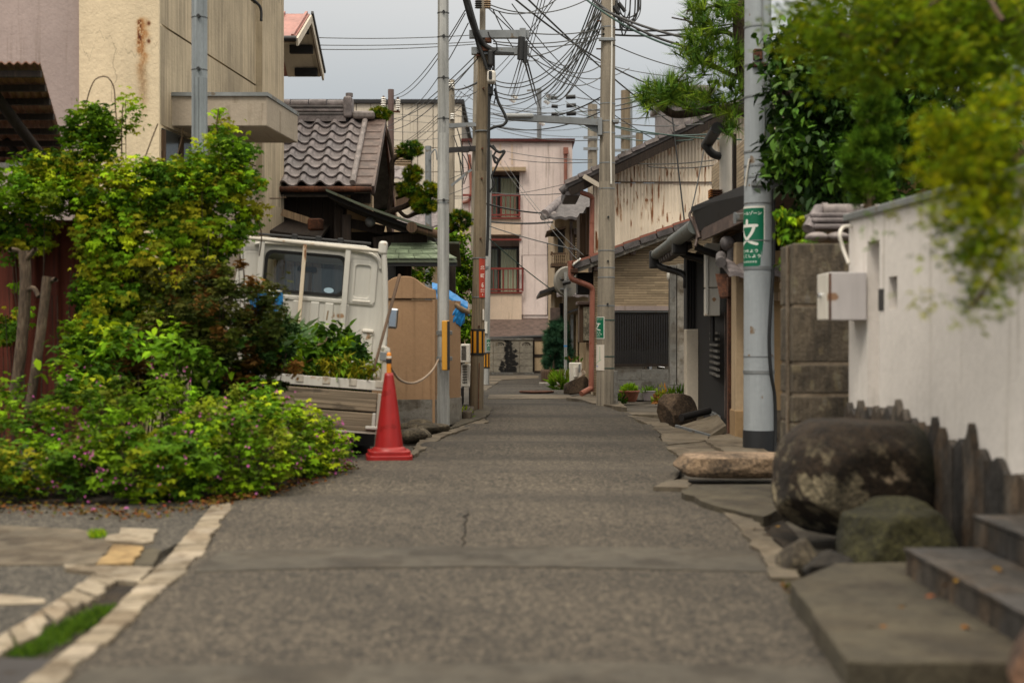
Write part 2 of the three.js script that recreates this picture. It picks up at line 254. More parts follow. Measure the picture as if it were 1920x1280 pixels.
// ---------------------------------------------------------------- foliage
const tri = (pts, idx) => { const g = new THREE.BufferGeometry(); g.setAttribute('position', new THREE.Float32BufferAttribute(pts, 3)); g.setIndex(idx); g.computeVertexNormals(); return g; };
const leafGeo = tri([0, 0, 0, -0.26, 0.06, 0.32, 0, 0, 0.38, 0.26, 0.06, 0.32, -0.2, 0.02, 0.66, 0.2, 0.02, 0.66, 0, -0.1, 1], [0, 2, 1, 0, 3, 2, 1, 2, 4, 2, 3, 5, 2, 6, 4, 2, 5, 6]);
const leafNarrow = tri([0, 0, 0, -0.12, 0.03, 0.35, 0, 0, 0.4, 0.12, 0.03, 0.35, 0, -0.14, 1], [0, 2, 1, 0, 3, 2, 1, 2, 4, 2, 3, 4]);
const leafTrio = mergeGeometries([[0, 0, 0], [0.9, 0, 0.1], [-0.9, 0, 0.1]].map(([a, b, c]) => { const g = leafGeo.clone(); g.scale(0.8, 1, 0.75); g.rotateY(a * 1.15); g.translate(0, 0, 0.08); return g; }));
const mapleGeo = (() => { const p = [0, 0, 0], idx = [], L = [0.5, 0.78, 0.95, 1.05, 0.95, 0.78, 0.5], n = L.length; for (let i = 0; i < n; i++) { const a = (i / (n - 1) - 0.5) * 3.9; for (const [da, k] of [[-0.15, 0.36], [0, 1], [0.15, 0.36]]) p.push(Math.sin(a + da) * L[i] * k * 0.6, k === 1 ? -0.08 : 0.03, Math.cos(a + da) * L[i] * k * 0.6 + 0.1); const b = 1 + i * 3; idx.push(0, b + 1, b, 0, b + 2, b + 1); } return tri(p, idx); })();
const needleGeo = (() => { const r = rng(5), p = [], idx = []; for (let i = 0; i < 22; i++) { const a = r() * 6.283, t = 0.25 + r() * 0.75, s = Math.sin(t), b = p.length / 3, L = 0.7 + r() * 0.4, w = 0.02; const dx = Math.cos(a) * s * L, dy = Math.sin(a) * s * L, dz = Math.cos(t) * L; p.push(-Math.sin(a) * w, Math.cos(a) * w, 0, Math.sin(a) * w, -Math.cos(a) * w, 0, dx, dy, dz); idx.push(b, b + 1, b + 2); } return tri(p, idx); })();
const bladeGeo = tri([-0.05, 0, 0, 0.05, 0, 0, -0.035, 0.55, 0.08, 0.035, 0.55, 0.08, 0, 1, 0.3], [0, 1, 2, 1, 3, 2, 2, 3, 4]);
const petalGeo = tri([0, 0, 0, -0.35, 0.2, 0.4, 0.35, 0.2, 0.4, 0, 0.1, 1, 0, 0.45, 0.5], [0, 2, 1, 1, 2, 3, 0, 4, 1, 0, 2, 4]);
const _q = new THREE.Quaternion(), _m = new THREE.Matrix4(), _e = new THREE.Euler();
function instances(name, geo, mat, list, parent) {                  // list of { p, s, q, c }
  const w = worldPos(parent), im = new THREE.InstancedMesh(geo, mat, list.length); im.name = name; im.userData.kind = 'stuff'; im.castShadow = im.receiveShadow = true;
  list.forEach((l, i) => { _m.compose(V(l.p.x - w.x, l.p.y - w.y, l.p.z - w.z), l.q, typeof l.s === 'number' ? V(l.s, l.s, l.s) : l.s); im.setMatrixAt(i, _m); im.setColorAt(i, l.c); });
  parent.add(im); return im;
}
// leaves in clumps over an ellipsoid; o: leaf size, palette (linear), clumps, spread, up (how level the leaves lie), out (how far they point outwards)
function scatter(list, c, rad, n, o) {
  const r = rng(o.seed || 1), gauss = () => (r() + r() + r() + r() - 2) * 0.9, K = o.clumps || 40;
  for (let k = 0; k < K; k++) {
    const th = r() * 6.283, cz = r() * 2 - 1, s = Math.sqrt(1 - cz * cz), dir = V(Math.cos(th) * s, cz, Math.sin(th) * s), rr = Math.pow(r(), o.fill || 0.35) * (0.86 + r() * 0.22);
    const cc = V(c.x + dir.x * rad.x * rr, c.y + dir.y * rad.y * rr, c.z + dir.z * rad.z * rr), cs = (o.spread || 0.16) * (0.6 + r() * 0.9);
    const pal = o.pal[Math.floor(Math.pow(r(), o.bias || 1) * o.pal.length)], tone = 0.5 + r() * 1.05;
    for (let i = 0; i < n / K; i++) {
      const p = V(cc.x + gauss() * cs, cc.y + gauss() * cs * (o.flat || 0.8), cc.z + gauss() * cs); if (o.minY !== undefined && p.y < o.minY) p.y = o.minY + r() * 0.04;
      if (o.clip && !o.clip(p)) continue;
      const yaw = r() * 6.283, tilt = (r() - 0.5) * 2 * (o.tilt ?? 0.9) + (o.droop ?? 0.15);
      let q = new THREE.Quaternion().setFromEuler(_e.set(tilt, yaw, (r() - 0.5) * 1.2 * (o.tilt ?? 0.9), 'YXZ'));
      if (o.out) { const od = p.clone().sub(c).normalize().lerp(V(gauss(), gauss() + (o.lift || 0), gauss()).normalize(), 1 - o.out).normalize(); q = new THREE.Quaternion().setFromUnitVectors(V(0, 0, 1), od); q.multiply(_q.setFromEuler(_e.set(0, 0, r() * 6.283))); }
      const v = tone * (0.82 + r() * 0.36), w = (r() - 0.5) * 0.14;
      list.push({ p, q, s: o.size * (0.6 + r() * 0.75), c: cL(pal[0] * v * (1 + w), pal[1] * v, pal[2] * v * (1 - w)) });
    }
  }
  return list;
}
const green = { fresh: [[0.22, 0.36, 0.01], [0.155, 0.3, 0.01], [0.075, 0.17, 0.009], [0.31, 0.38, 0.012]], mid: [[0.08, 0.17, 0.009], [0.045, 0.105, 0.008], [0.125, 0.22, 0.01]], dark: [[0.028, 0.07, 0.012], [0.04, 0.09, 0.013], [0.02, 0.05, 0.01]], olive: [[0.23, 0.24, 0.012], [0.15, 0.17, 0.01], [0.29, 0.28, 0.014]], rusty: [[0.07, 0.075, 0.012], [0.17, 0.085, 0.02], [0.045, 0.065, 0.011], [0.07, 0.09, 0.012]], conifer: [[0.035, 0.09, 0.05], [0.05, 0.12, 0.06], [0.025, 0.07, 0.035]], maple: [[0.34, 0.4, 0.008], [0.25, 0.34, 0.008], [0.43, 0.44, 0.01], [0.14, 0.24, 0.008]] };
function rock(c, rad, o = {}) {                                     // an angular stone: planes cut from a ball, then roughened
  const r = rng(o.seed || 1), pl = []; for (let i = 0; i < (o.planes || 16); i++) { const t = r() * 6.283, z = r() * 2 - 1, s = Math.sqrt(1 - z * z); pl.push([V(Math.cos(t) * s, z, Math.sin(t) * s), (o.lo || 0.6) + r() * 0.36]); }
  for (const n of [V(0, 1, 0), V(0, -1, 0)]) pl.push([n, o.cap || 0.85]); if (o.cut) { pl.length = 0; for (const [x, y, z, h] of o.cut) pl.push([V(x, y, z).normalize(), h]); }
  const g = new THREE.IcosahedronGeometry(1, o.detail || 28), p = g.getAttribute('position'), col = new Float32Array(p.count * 3), v = V(0, 0, 0);
  for (let i = 0; i < p.count; i++) {
    v.fromBufferAttribute(p, i).normalize(); const d = v.clone(); let k = 1.05; let den = 0; for (const [n, h] of pl) { const t = d.dot(n); if (t > 0.05) den += Math.pow(t / h, o.sharp || 14); } k = 1 / Math.pow(den + 0.05, 1 / (o.sharp || 22)); if (o.box) { const e = o.box; k = Math.min(k * 1.05, 1) * 0.35 + 0.65 / Math.pow(Math.abs(d.x) ** e + Math.abs(d.y) ** e + Math.abs(d.z) ** e, 1 / e) * 0.95; }
    const n1 = noise3(d.x * 1.3 + r.length, d.y * 1.3 + (o.seed || 1), d.z * 1.3) - 0.5, n2 = noise3(d.x * 4 + 3, d.y * 4, d.z * 4 + (o.seed || 1)) - 0.5;
    k *= 1 + n1 * (o.rough ?? 0.16) + n2 * (o.rough ?? 0.16) * 0.45;
    v.copy(d).multiplyScalar(k); const L = v.clone(); v.multiply(rad); p.setXYZ(i, v.x, v.y, v.z);
    const cc = o.color(d, L); col[i * 3] = cc[0]; col[i * 3 + 1] = cc[1]; col[i * 3 + 2] = cc[2];
  }
  g.setAttribute('color', new THREE.BufferAttribute(col, 3)); let q = mergeVertices((g.deleteAttribute('normal'), g.deleteAttribute('uv'), g), 1e-4); q.computeVertexNormals();
  if (o.rot) q.applyQuaternion(new THREE.Quaternion().setFromEuler(new THREE.Euler(...o.rot))); q.translate(c.x, c.y, c.z); return q;
}
// ---------------------------------------------------------------- the ground, the road and what is laid in it
function gy(x, d) { const w = smooth(7, 10, d) * (1 - 0.6 * smooth(20, 34, d)); return 0.018 + w * (0.0165 * Math.sin(2.25 * d + 0.22 * x + 0.9) + 0.0075 * Math.sin(4.1 * d - 0.3 * x)) - 0.0035 * x * x * (1 - smooth(20, 30, d)) * 0.6; }
struct('ground', (() => { const g = new THREE.PlaneGeometry(900, 900); g.rotateX(-Math.PI / 2); g.translate(0, -0.03, -300); return g; })(), mt.ground);
const pl = (tab) => (d) => { for (let i = 0; i + 1 < tab.length; i++) if (d <= tab[i + 1][0]) return lerp(tab[i][1], tab[i + 1][1], clamp((d - tab[i][0]) / (tab[i + 1][0] - tab[i][0]))); return tab[tab.length - 1][1]; };
const gp = (l) => l.map(([u, v]) => { const d = gd(v); return [d, px(u, d)]; });
const leftEdge = pl([[2, -1.75], ...gp([[75, 1280], [275, 1125], [385, 1035], [425, 950]]), [10.4, -1.65], [11.6, -1.5], [11.9, -3.6], [13.2, -3.6], ...gp([[775, 850], [832, 816], [915, 790], [908, 771], [905, 750], [905, 735], [907, 712], [912, 705]]), [48, -0.75]]);
const rightEdge = pl([[2, 1.25], ...gp([[1612, 1275], [1585, 1240], [1482, 1096], [1444, 1082], [1425, 1040], [1385, 990], [1352, 955], [1300, 924], [1262, 912], [1278, 890], [1298, 868], [1242, 832], [1236, 812], [1206, 790], [1178, 777], [1150, 766], [1105, 756], [1085, 748], [1062, 738], [1050, 729], [1044, 722], [1040, 714]]), [48, 1.1]]);
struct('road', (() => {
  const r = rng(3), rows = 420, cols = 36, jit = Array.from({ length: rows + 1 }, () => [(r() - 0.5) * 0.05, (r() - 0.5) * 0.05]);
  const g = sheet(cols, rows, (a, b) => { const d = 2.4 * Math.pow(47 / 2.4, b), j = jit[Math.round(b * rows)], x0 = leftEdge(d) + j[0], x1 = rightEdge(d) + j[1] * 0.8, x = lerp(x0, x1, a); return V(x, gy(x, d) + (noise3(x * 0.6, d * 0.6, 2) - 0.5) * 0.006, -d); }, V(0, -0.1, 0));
  const p = g.getAttribute('position'), c = new Float32Array(p.count * 3);
  for (let i = 0; i < p.count; i++) { const x = p.getX(i), d = -p.getZ(i); const a = S(nA, x * 30, d * 60), b = S(nB, x * 18 + 90, d * 40), e = S(nE, x * 9, d * 160), m = 0.86 + (a - 0.5) * 0.34 + (b - 0.5) * 0.2 + (e - 0.5) * 0.85 * smooth(7, 12, d), k = m * (1.04 + 0.16 * Math.exp(-((d - 12.7) ** 2) / 0.3) - 0.24 * smooth(12.6, 13.8, d) + 0.26 * Math.exp(-((d - 15.1) ** 2) / 0.2) + 0.16 * Math.exp(-((d - 17.6) ** 2) / 0.3) - 0.1 * smooth(17, 22, d)); c[i * 3] = k; c[i * 3 + 1] = k * 0.985; c[i * 3 + 2] = k * 0.96; }  // hump shading painted into vertex colours: lighter bands at crests, darker road between
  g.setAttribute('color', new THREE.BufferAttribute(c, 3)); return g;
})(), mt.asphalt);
const strip = (d0, d1, xl, xr, dy, bow = 0) => sheet(24, 6, (a, b) => { const x = lerp(xl, xr, a), d = lerp(d0, d1, b) - bow * (1 - Math.pow(2 * a - 1, 2)) + (noise3(x * 2, b * 2, d0) - 0.5) * 0.08 * (b > 0.9 || b < 0.1 ? 1 : 0); return V(x, gy(x, d) + dy, -d); }, V(0, -0.05, 0));
struct('road_patch', strip(6.62, 7.28, leftEdge(7) + 0.09, rightEdge(7) - 0.03, 0.005, -0.12), mt.patch);
struct('road_patch', strip(4.1, 4.72, -1.4, 1.05, 0.005, -0.05), mt.patch);
struct('road_patch', strip(24.6, 26.2, -0.42, 1.05, 0.006), mt.pave);
struct('road_patch', strip(36.5, 38.2, -0.6, 0.1, 0.006), mt.pave);
struct('side_street', floorExt(rough([V(-14, 0, -2), V(-1.78, 0, -2), V(-1.8, 0, -9.3), V(-2.2, 0, -9.5), V(-14, 0, -10.5)], 0.4, 0.02, 5), -0.06, 0.008), mt.sideAsphalt);
const flatPx = (l, y0, y1, step = 0.09, amp = 0.01, seed = 1) => floorExt(rough(l.map(([u, v]) => G(u, v, y1)), step, amp, seed), y0, y1);
// the broken kerbs of the corner drain
const drain = { kerb: (n, l, y, m, seed) => struct(n, flatPx(l, -0.06, y, 0.1, 0.014, seed), m) };
function kerbRun(L, R, n, seed) {                                  // a row of worn kerb blocks between two lines
  const g = new THREE.Group(); g.name = numbered('kerb'); g.userData.kind = 'structure'; scene.add(g); const r = rng(seed);
  const along = (l) => { const p = l.map(([u, v]) => G(u, v, 0.02)), q = [0]; for (let i = 1; i < p.length; i++) q.push(q[i - 1] + p[i].distanceTo(p[i - 1])); return (t) => { const s = t * q[q.length - 1]; let i = 1; while (i < q.length - 1 && q[i] < s) i++; return p[i - 1].clone().lerp(p[i], (s - q[i - 1]) / (q[i] - q[i - 1])); }; };
  const a = along(L), b = along(R), ms = [mt.kerb, mt.kerbB, mt.kerbC];
  for (let k = 0; k < n; k++) { const t0 = (k + 0.03) / n, t1 = (k + 0.97) / n, o = (r() - 0.35) * 0.05, y = 0.018 + r() * 0.009, w = (p, q, e) => p.clone().add(q.clone().sub(p).setLength(e)); const pts = [a(t0), a(t1), w(b(t1), b(t1).clone().multiplyScalar(2).sub(a(t1)), 0.001).add(V(o, 0, 0)), b(t0).add(V(o + (r() - 0.5) * 0.02, 0, 0))]; part('kerb_block', floorExt(rough(pts, 0.05, 0.006, seed * 100 + k), -0.06, y, { bevel: 0.004 }), ms[Math.floor(r() * 3)], g); }
}
kerbRun([[396, 948], [368, 983], [302, 1057], [262, 1092], [175, 1182], [28, 1290]], [[432, 944], [411, 982], [384, 1018], [366, 1045], [326, 1085], [266, 1142], [196, 1210], [88, 1290]], 24, 11);
kerbRun([[172, 1078], [110, 1125], [0, 1193], [-60, 1225]], [[216, 1089], [140, 1140], [66, 1190], [0, 1226], [-60, 1262]], 13, 14);
drain.kerb('kerb', [[118, 1058], [288, 1063], [262, 1091], [214, 1086], [176, 1072], [122, 1066]], 0.026, mt.kerb, 15);
drain.kerb('yellow_kerb_block', [[212, 1020], [268, 1024], [246, 1056], [178, 1058]], 0.026, mt.ochre, 16);
drain.kerb('kerb', [[225, 989], [294, 992], [287, 1014], [262, 1019], [196, 1013], [200, 1003], [222, 1000]], 0.024, mt.kerb, 17);
drain.kerb('concrete_strip', [[-80, 980], [150, 992], [196, 1004], [212, 1020], [176, 1057], [-80, 1060]], 0.014, mt.pave, 18);
drain.kerb('painted_line', [[-60, 1112], [0, 1114], [82, 1122], [84, 1130], [0, 1133], [-60, 1134]], 0.014, mt.kerb, 19);
struct('drain_channel', flatPx([[268, 1024], [300, 1030], [286, 1060], [246, 1060]], -0.06, 0.012, 0.1, 0.01, 20), mt.paveDark);
struct('drain_channel', flatPx([[216, 1092], [262, 1094], [186, 1165], [130, 1165]], -0.06, 0.004, 0.1, 0.01, 21), mt.soil);
solo('drain_grate', 'dark iron drain cover in the corner gutter, lower left', 'drain cover', flatPx([[-40, 1232], [96, 1236], [36, 1300], [-40, 1300]], -0.03, 0.016, 9, 0), mt.grate);
{ // grass growing in the gutter
  const r = rng(31), l = []; const poly = [[205, 1090], [255, 1094], [40, 1240], [-50, 1240]];
  for (let i = 0; i < 2600; i++) { const a = r(), b = r(), u = lerp(lerp(185, -20, b), lerp(225, 70, b), a) + (r() - 0.5) * 16, v = lerp(1142, 1232, b) + (r() - 0.5) * 10, p = G(u, v, 0.0); const t = 0.3 + r() * 0.8, c = green.mid[i % 3]; l.push({ p, s: V(0.04, 0.02 + 0.03 * r() * S(nB, u * 3, v * 5), 0.05), q: new THREE.Quaternion().setFromEuler(new THREE.Euler((r() - 0.5) * 1.6, r() * 6.28, (r() - 0.5) * 1.2)), c: cL(c[0] * t, c[1] * t, c[2]) }); }
  for (let i = 0; i < 260; i++) { const p = G(165 + r() * 32, 998 + r() * 12, 0.014), c = green.fresh[i % 4]; l.push({ p, s: V(0.05, 0.03, 0.05), q: new THREE.Quaternion().setFromEuler(new THREE.Euler((r() - 0.5) * 1.6, r() * 6.28, (r() - 0.5) * 1.2)), c: cL(...c) }); }
  const o = instances('gutter_grass', bladeGeo, mt.leafMatt, l, scene); o.userData.label = 'short green grass growing in the gutter between broken kerbs'; o.userData.category = 'grass';
}
// right-hand pavements
const pave = (l, y, m, seed, n = 'pavement') => struct(n, flatPx(l, -0.06, y, 0.14, 0.016, seed), m);
pave([[1176, 778], [1232, 784], [1262, 800], [1330, 818], [1322, 826], [1244, 834], [1240, 812], [1208, 791]], 0.026, mt.pave, 31);
pave([[1246, 836], [1322, 828], [1392, 858], [1396, 870], [1302, 870]], 0.03, mt.pave, 32);
pave([[1330, 818], [1372, 812], [1450, 850], [1470, 872], [1398, 868], [1324, 826]], 0.06, mt.pave, 33);
pave([[1225, 912], [1252, 901], [1290, 897], [1296, 914]], 0.03, mt.pave, 34);
pave([[1278, 922], [1300, 908], [1470, 908], [1478, 950], [1432, 968], [1396, 962], [1330, 944]], 0.055, mt.paveDark, 35);
drain.kerb('kerb', [[1348, 951], [1392, 949], [1470, 1030], [1502, 1082], [1446, 1083], [1428, 1040], [1388, 990]], 0.032, mt.pave, 36);
struct('gutter', flatPx([[1396, 951], [1450, 951], [1560, 1080], [1505, 1082], [1472, 1030]], -0.02, -0.012, 0.2, 0.01, 37), mt.soil);
pave([[1165, 772], [1320, 772], [1330, 779], [1178, 777]], 0.02, mt.pave, 38);
pave([[1062, 745], [1115, 737], [1150, 741], [1176, 764], [1110, 755], [1088, 748]], 0.05, mt.pave, 39);
// left-hand aprons
pave([[768, 849], [790, 822], [834, 808], [905, 782], [916, 790], [834, 816], [776, 853]], 0.03, mt.pave, 41);
pave([[836, 806], [880, 776], [905, 757], [922, 765], [918, 775], [906, 783]], 0.045, mt.paveDark, 42);
pave([[905, 735], [940, 712], [1010, 708], [1010, 704], [905, 704]], 0.024, mt.pave, 43);
{ const r = rng(61); for (const [l, w] of [[[[866, 1034], [872, 1006], [869, 990], [876, 968]], 0.006]]) { const pts = []; l.forEach(([u, v], i) => { const a = G(u, v); if (i) { const b0 = pts[pts.length - 1]; for (let k = 1; k <= 5; k++) { const p = b0.clone().lerp(a, k / 5); p.x += (r() - 0.5) * 0.03; p.z += (r() - 0.5) * 0.03; pts.push(p); } } else pts.push(a); });
  struct('road_crack', sheet(1, pts.length - 1, (a, t) => { const p = pts[Math.round(t * (pts.length - 1))].clone(); const q = w * (0.5 + S(nC, t * 300, w * 9000)) * (a - 0.5); p.x += q; p.z += q; p.y = gy(p.x, -p.z) + 0.006; return p; }, V(0, -0.01, 0)), mt.soil); } }
solo('manhole_cover', 'rusty round manhole cover set flat in the far road', 'manhole cover', [(() => { const g = new THREE.CylinderGeometry(0.32, 0.32, 0.05, 32); const p = G(1006, 737); g.translate(p.x, 0.01, p.z); return g; })(), (() => { const g = new THREE.TorusGeometry(0.33, 0.012, 6, 32); g.rotateX(Math.PI / 2); const p = G(1006, 737); g.translate(p.x, 0.034, p.z); return g; })()], mt.rust);
// ---------------------------------------------------------------- left: the cream apartment building
{
  const b = thing('apartment_building', 'tall cream rendered apartment building with rust stain and projecting canopy slab', 'building', V(-4.5, 0, -18));
  const xw = (d) => -3.97 + (d - 16) * 0.0923;
  T.pier = tex(256, [0.9, 4], (x, y, i, j) => {                     // one face of the pier, 0.9 m wide, from 2 m up to 6 m
    const X = i / 256, Y = j / 1024, m = 0.95 + (S(nA, x, y) - 0.5) * 0.12 + (S(nC, x, y * 4) - 0.5) * 0.05; let c = [m, m * 0.985, m * 0.95];
    const cx = 0.79 + (S(nB, 30, y * 4) - 0.5) * 0.07, w = Math.exp(-Math.pow((X - cx) / 0.05, 2)), up = smooth(0.36, 0.56, Y) * (1 - smooth(0.655, 0.68, Y)), n = S(nC, x * 2, y * 4);
    const st = clamp(w * up * (0.3 + n) + Math.exp(-Math.pow((X - 0.76) / 0.03, 2)) * smooth(0.56, 0.6, Y) * (1 - smooth(0.655, 0.675, Y)) * smooth(0.3, 0.5, n) * 1.6);
    c = [lerp(c[0], 0.6, st * 0.55), lerp(c[1], 0.36, st * 0.6), lerp(c[2], 0.17, st * 0.65)];
    const deep = Math.exp(-Math.pow((X - 0.755) / 0.022, 2)) * smooth(0.59, 0.61, Y) * (1 - smooth(0.66, 0.668, Y)) * smooth(0.4, 0.6, n) + Math.exp(-Math.pow((X - 0.87) / 0.02, 2)) * (Math.exp(-Math.pow((Y - 0.605) / 0.006, 2)) + Math.exp(-Math.pow((Y - 0.655) / 0.006, 2)));
    c = c.map((v, k) => lerp(v, [0.36, 0.17, 0.06][k], clamp(deep)));
    const gr = Math.exp(-Math.pow((X - 0.8) / 0.06, 2)) * smooth(0.42, 0.46, Y) * (1 - smooth(0.52, 0.56, Y)) * 0.5; c = c.map((v, k) => lerp(v, [0.62, 0.6, 0.55][k], gr * n * 1.5));
    const crk = Math.abs(Y - (0.6 + 0.05 * (S(nB, x, 20) - 0.5) * 3)) < 0.0022 || (Math.abs(X - 0.42 - 0.12 * (S(nB, 9, y * 3) - 0.5)) < 0.008 && Y < 0.6 && Y > 0.42) ? 0.12 : 0; return c.map((v) => v - crk);
  }, true, 256, 1024); T.pier.offset.set(4.87 / 0.9, -0.5);
  const pierMat = M([0.76, 0.66, 0.49], { map: T.pier, bumpMap: T.plasterB, bumpScale: 0.009 });
  part('pier', box(-4.87, -3.97, 0, 8.5, 16, 16.5), pierMat, b);
  part('wall', box(-13, -4.873, 0, 8.5, 16.06, 16.5), mt.lilac, b);
  part('wall', floorExt([V(xw(16.5) - 0.04, 0, -16.5), V(xw(21.1) - 0.04, 0, -21.1), V(-12, 0, -21.1), V(-12, 0, -16.5)], 0, 8.45), mt.creamSide, b);
  for (const [y0, y1] of [[3.5, 4.615], [4.64, 5.755], [5.78, 8.5]]) part('wall_panel', floorExt([V(xw(16.0) - 0.003, 0, -16.02), V(xw(20.0), 0, -20.0), V(xw(20.0) - 0.1, 0, -20.0), V(xw(16.3) - 0.1, 0, -16.02)], y0, y1), mt.creamSide, b);
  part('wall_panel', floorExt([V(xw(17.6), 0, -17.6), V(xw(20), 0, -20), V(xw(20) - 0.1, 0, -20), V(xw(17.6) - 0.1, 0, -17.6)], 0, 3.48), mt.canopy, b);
  part('pier', floorExt([V(xw(20) + 0.09, 0, -20.0), V(xw(21.2) + 0.09, 0, -21.2), V(xw(21.2) - 0.3, 0, -21.2), V(xw(20) - 0.3, 0, -20.0)], 0, 8.5), mt.creamSide, b);
  part('conduit', bar(V(xw(19.2) + 0.03, 0, -19.2), V(xw(19.2) + 0.03, 3.0, -19.2), 0.03), mt.whitePlastic, b);
  const win = part('window', floorExt([V(xw(16.1) + 0.005, 0, -16.1), V(xw(17.5) + 0.005, 0, -17.5), V(xw(17.5) - 0.09, 0, -17.5), V(xw(16.1) - 0.09, 0, -16.1)], 1.2, 3.46), mt.darkGlass, b);
  part('window_frame', [16.12, 16.75, 17.42].map((d) => box(xw(d) - 0.02, xw(d) + 0.03, 1.2, 3.44, d - 0.03, d + 0.03)), mt.brownWood, win);
  // canopy
  const cy0 = py(235, 16.45), cy1 = py(181, 16.45);
  const can = [V(-4.0, 0, -16.45), V(px(500, 16.45), 0, -16.45), V(px(558, 17.9), 0, -17.9), V(-3.75, 0, -17.9)];
  const cn = part('canopy', floorExt(can, cy0, cy1, { bevel: 0.008 }), mt.canopy, b);
  part('canopy_cap', floorExt([V(-4.0, 0, -16.42), V(px(502, 16.42), 0, -16.42), V(px(561, 17.95), 0, -17.95), V(-3.75, 0, -17.95)], cy1 + 0.002, cy1 + 0.045), mt.zinc, cn);
  part('drain_pipe', tube([P(470, -4, 18.6), P(488, 14, 18.7), P(490, 40, 18.7)], 0.02), mt.cable, b);
}
{ // lean-to roof at the far left, seen from underneath
  const b = thing('lean_to_roof', 'brown corrugated lean-to roof with battens at the left edge', 'roof', V(-5.5, 2.4, -13.5));
  const f = (a, t) => { const d = lerp(12, 15, t), x = lerp(-7.5, lerp(-3.98, -4.66, t), a); return V(x, lerp(3.41, 2.86, t) + Math.sin(x * 90) * 0.012, -d); };
  part('roof_sheet', sheet(220, 4, f, V(0, 0.01, 0)), mt.brownSheet, b);
  for (let i = 0; i < 8; i++) { const t = 0.03 + i / 8, a = f(0, t), c = f(1, t); a.y -= 0.045; c.y -= 0.045; part('batten', beam(a, c, 0.05, 0.055), mt.darkWood, b); }
  part('strut', bar(P(-60, 110, 12.2), P(82, 300, 13.2), 0.05, 12), mt.darkWood, b);
  part('strut', bar(P(-30, 205, 14), P(40, 300, 14), 0.035, 10), mt.darkWood, b);
  part('gutter_pipe', bar(P(-60, 312, 13.2), P(66, 311, 13.2), 0.034, 12), mt.whitePlastic, b);
}
// rusty fence behind the plants
solo('corrugated_fence', 'rusty dark red corrugated iron fence behind the vines', 'fence', [sheet(260, 2, (a, t) => { const x = lerp(-6.4, -3.35, a); return V(x, lerp(0, 2.15, t), -12.75 + Math.pow(0.5 + 0.5 * Math.sin(x * 32), 3) * 0.045); }, V(0, 0, -0.006)), box(-6.4, -3.35, 2.05, 2.1, 12.8, 12.85)], mt.redRust);
function steelPole(name, label, base, r0, r1, top, mat, bolts, extra) {
  const b = thing(name, label, 'pole', base);
  part('pole_shaft', bar(base, V(base.x, top, base.z), r0, 28, r1), mat, b);
  for (const y of bolts) part('bolt', [bar(V(base.x + 0.01, y, base.z + r1 * 0.9), V(base.x + 0.01, y, base.z + r1 + 0.03), 0.017, 10), bar(V(base.x, y - 0.003, base.z), V(base.x, y + 0.003, base.z), r0 * 1.0, 28)], mt.cable, b);
  if (extra) extra(b); return b;
}
steelPole('steel_pole', 'blue grey steel pole rising out of the vine-covered fence', V(px(374, 13.2), 0, -13.2), 0.075, 0.07, 6.2, mt.bluePole, [py(34, 13.2), py(132, 13.2)]);
{ // pink-roofed house gable beyond
  const b = thing('pink_roof_house', 'cream house with pink metal gable roof behind the apartment building', 'house', V(-6, 0, -29.3));
  const ye = 6.86, yr = 7.73, xr = -4.17;
  part('wall', sideExt([[-27.95, 0], [-27.95, 6.75], [-29.3, 7.4], [-30.65, 6.75], [-30.65, 0]], -8, -4.77), mt.beige, b);
  const slope = (d0, y0, d1, y1) => { const s = V(0, 0.09, 0); return sheet(1, 1, (a, t) => V(lerp(-8, xr, a), lerp(y0, y1, t), -lerp(d0, d1, t)), V(0, -0.07, 0), false); };
  const rf = part('roof', [slope(27.4, ye, 29.3, yr), slope(31.2, ye, 29.3, yr + 0.002)], mt.pinkRoof, b);
  for (let x = xr - 0.06; x > -6; x -= 0.46) part('roof_seam', beam(V(x, ye + 0.03, -27.4), V(x, yr + 0.03, -29.3), 0.05, 0.05), mt.pinkRoof, rf);
  part('bargeboard', [beam(V(xr + 0.03, ye - 0.1, -27.4), V(xr + 0.03, yr - 0.1, -29.3), 0.04, 0.15), beam(V(xr + 0.03, ye - 0.1, -31.2), V(xr + 0.03, yr - 0.1, -29.3), 0.04, 0.15)], mt.panel, b);
  part('bargeboard', beam(V(xr + 0.055, ye + 0.03, -31.25), V(xr + 0.055, yr + 0.03, -29.3), 0.05, 0.06), mt.black, b);
  part('soffit', sheet(1, 1, (a, t) => V(lerp(-4.9, xr - 0.02, a), lerp(ye - 0.08, yr - 0.08, t), -lerp(31.1, 29.3, t)), V(0, -0.02, 0), false), mt.panel, b);
  part('soffit', sheet(1, 1, (a, t) => V(lerp(-7.9, xr - 0.02, a), lerp(ye - 0.08, yr - 0.08, t), -lerp(27.5, 29.3, t)), V(0, -0.02, 0), false), mt.panel, b);
  for (const t of [0.15, 0.55, 0.88]) { const y = lerp(ye, yr, t) - 0.16, d = lerp(31.1, 29.3, t); part('purlin', box(-4.7, xr - 0.05, y - 0.1, y + 0.06, d - 0.08, d + 0.08), mt.blackMatt, b); }
  part('gutter', bar(V(-8, ye - 0.04, -27.36), V(xr + 0.02, ye - 0.04, -27.36), 0.055, 8), mt.black, b);
  part('small_canopy', sheet(1, 1, (a, t) => V(lerp(-4.62, -4.2, t), lerp(5.15, 4.95, t), -lerp(28, 29, a)), V(0, -0.05, 0), false), mt.blackMatt, b);
  part('window', box(-4.769, -4.75, 4.4, 5.0, 29.1, 29.9), mt.darkGlass, b);
}
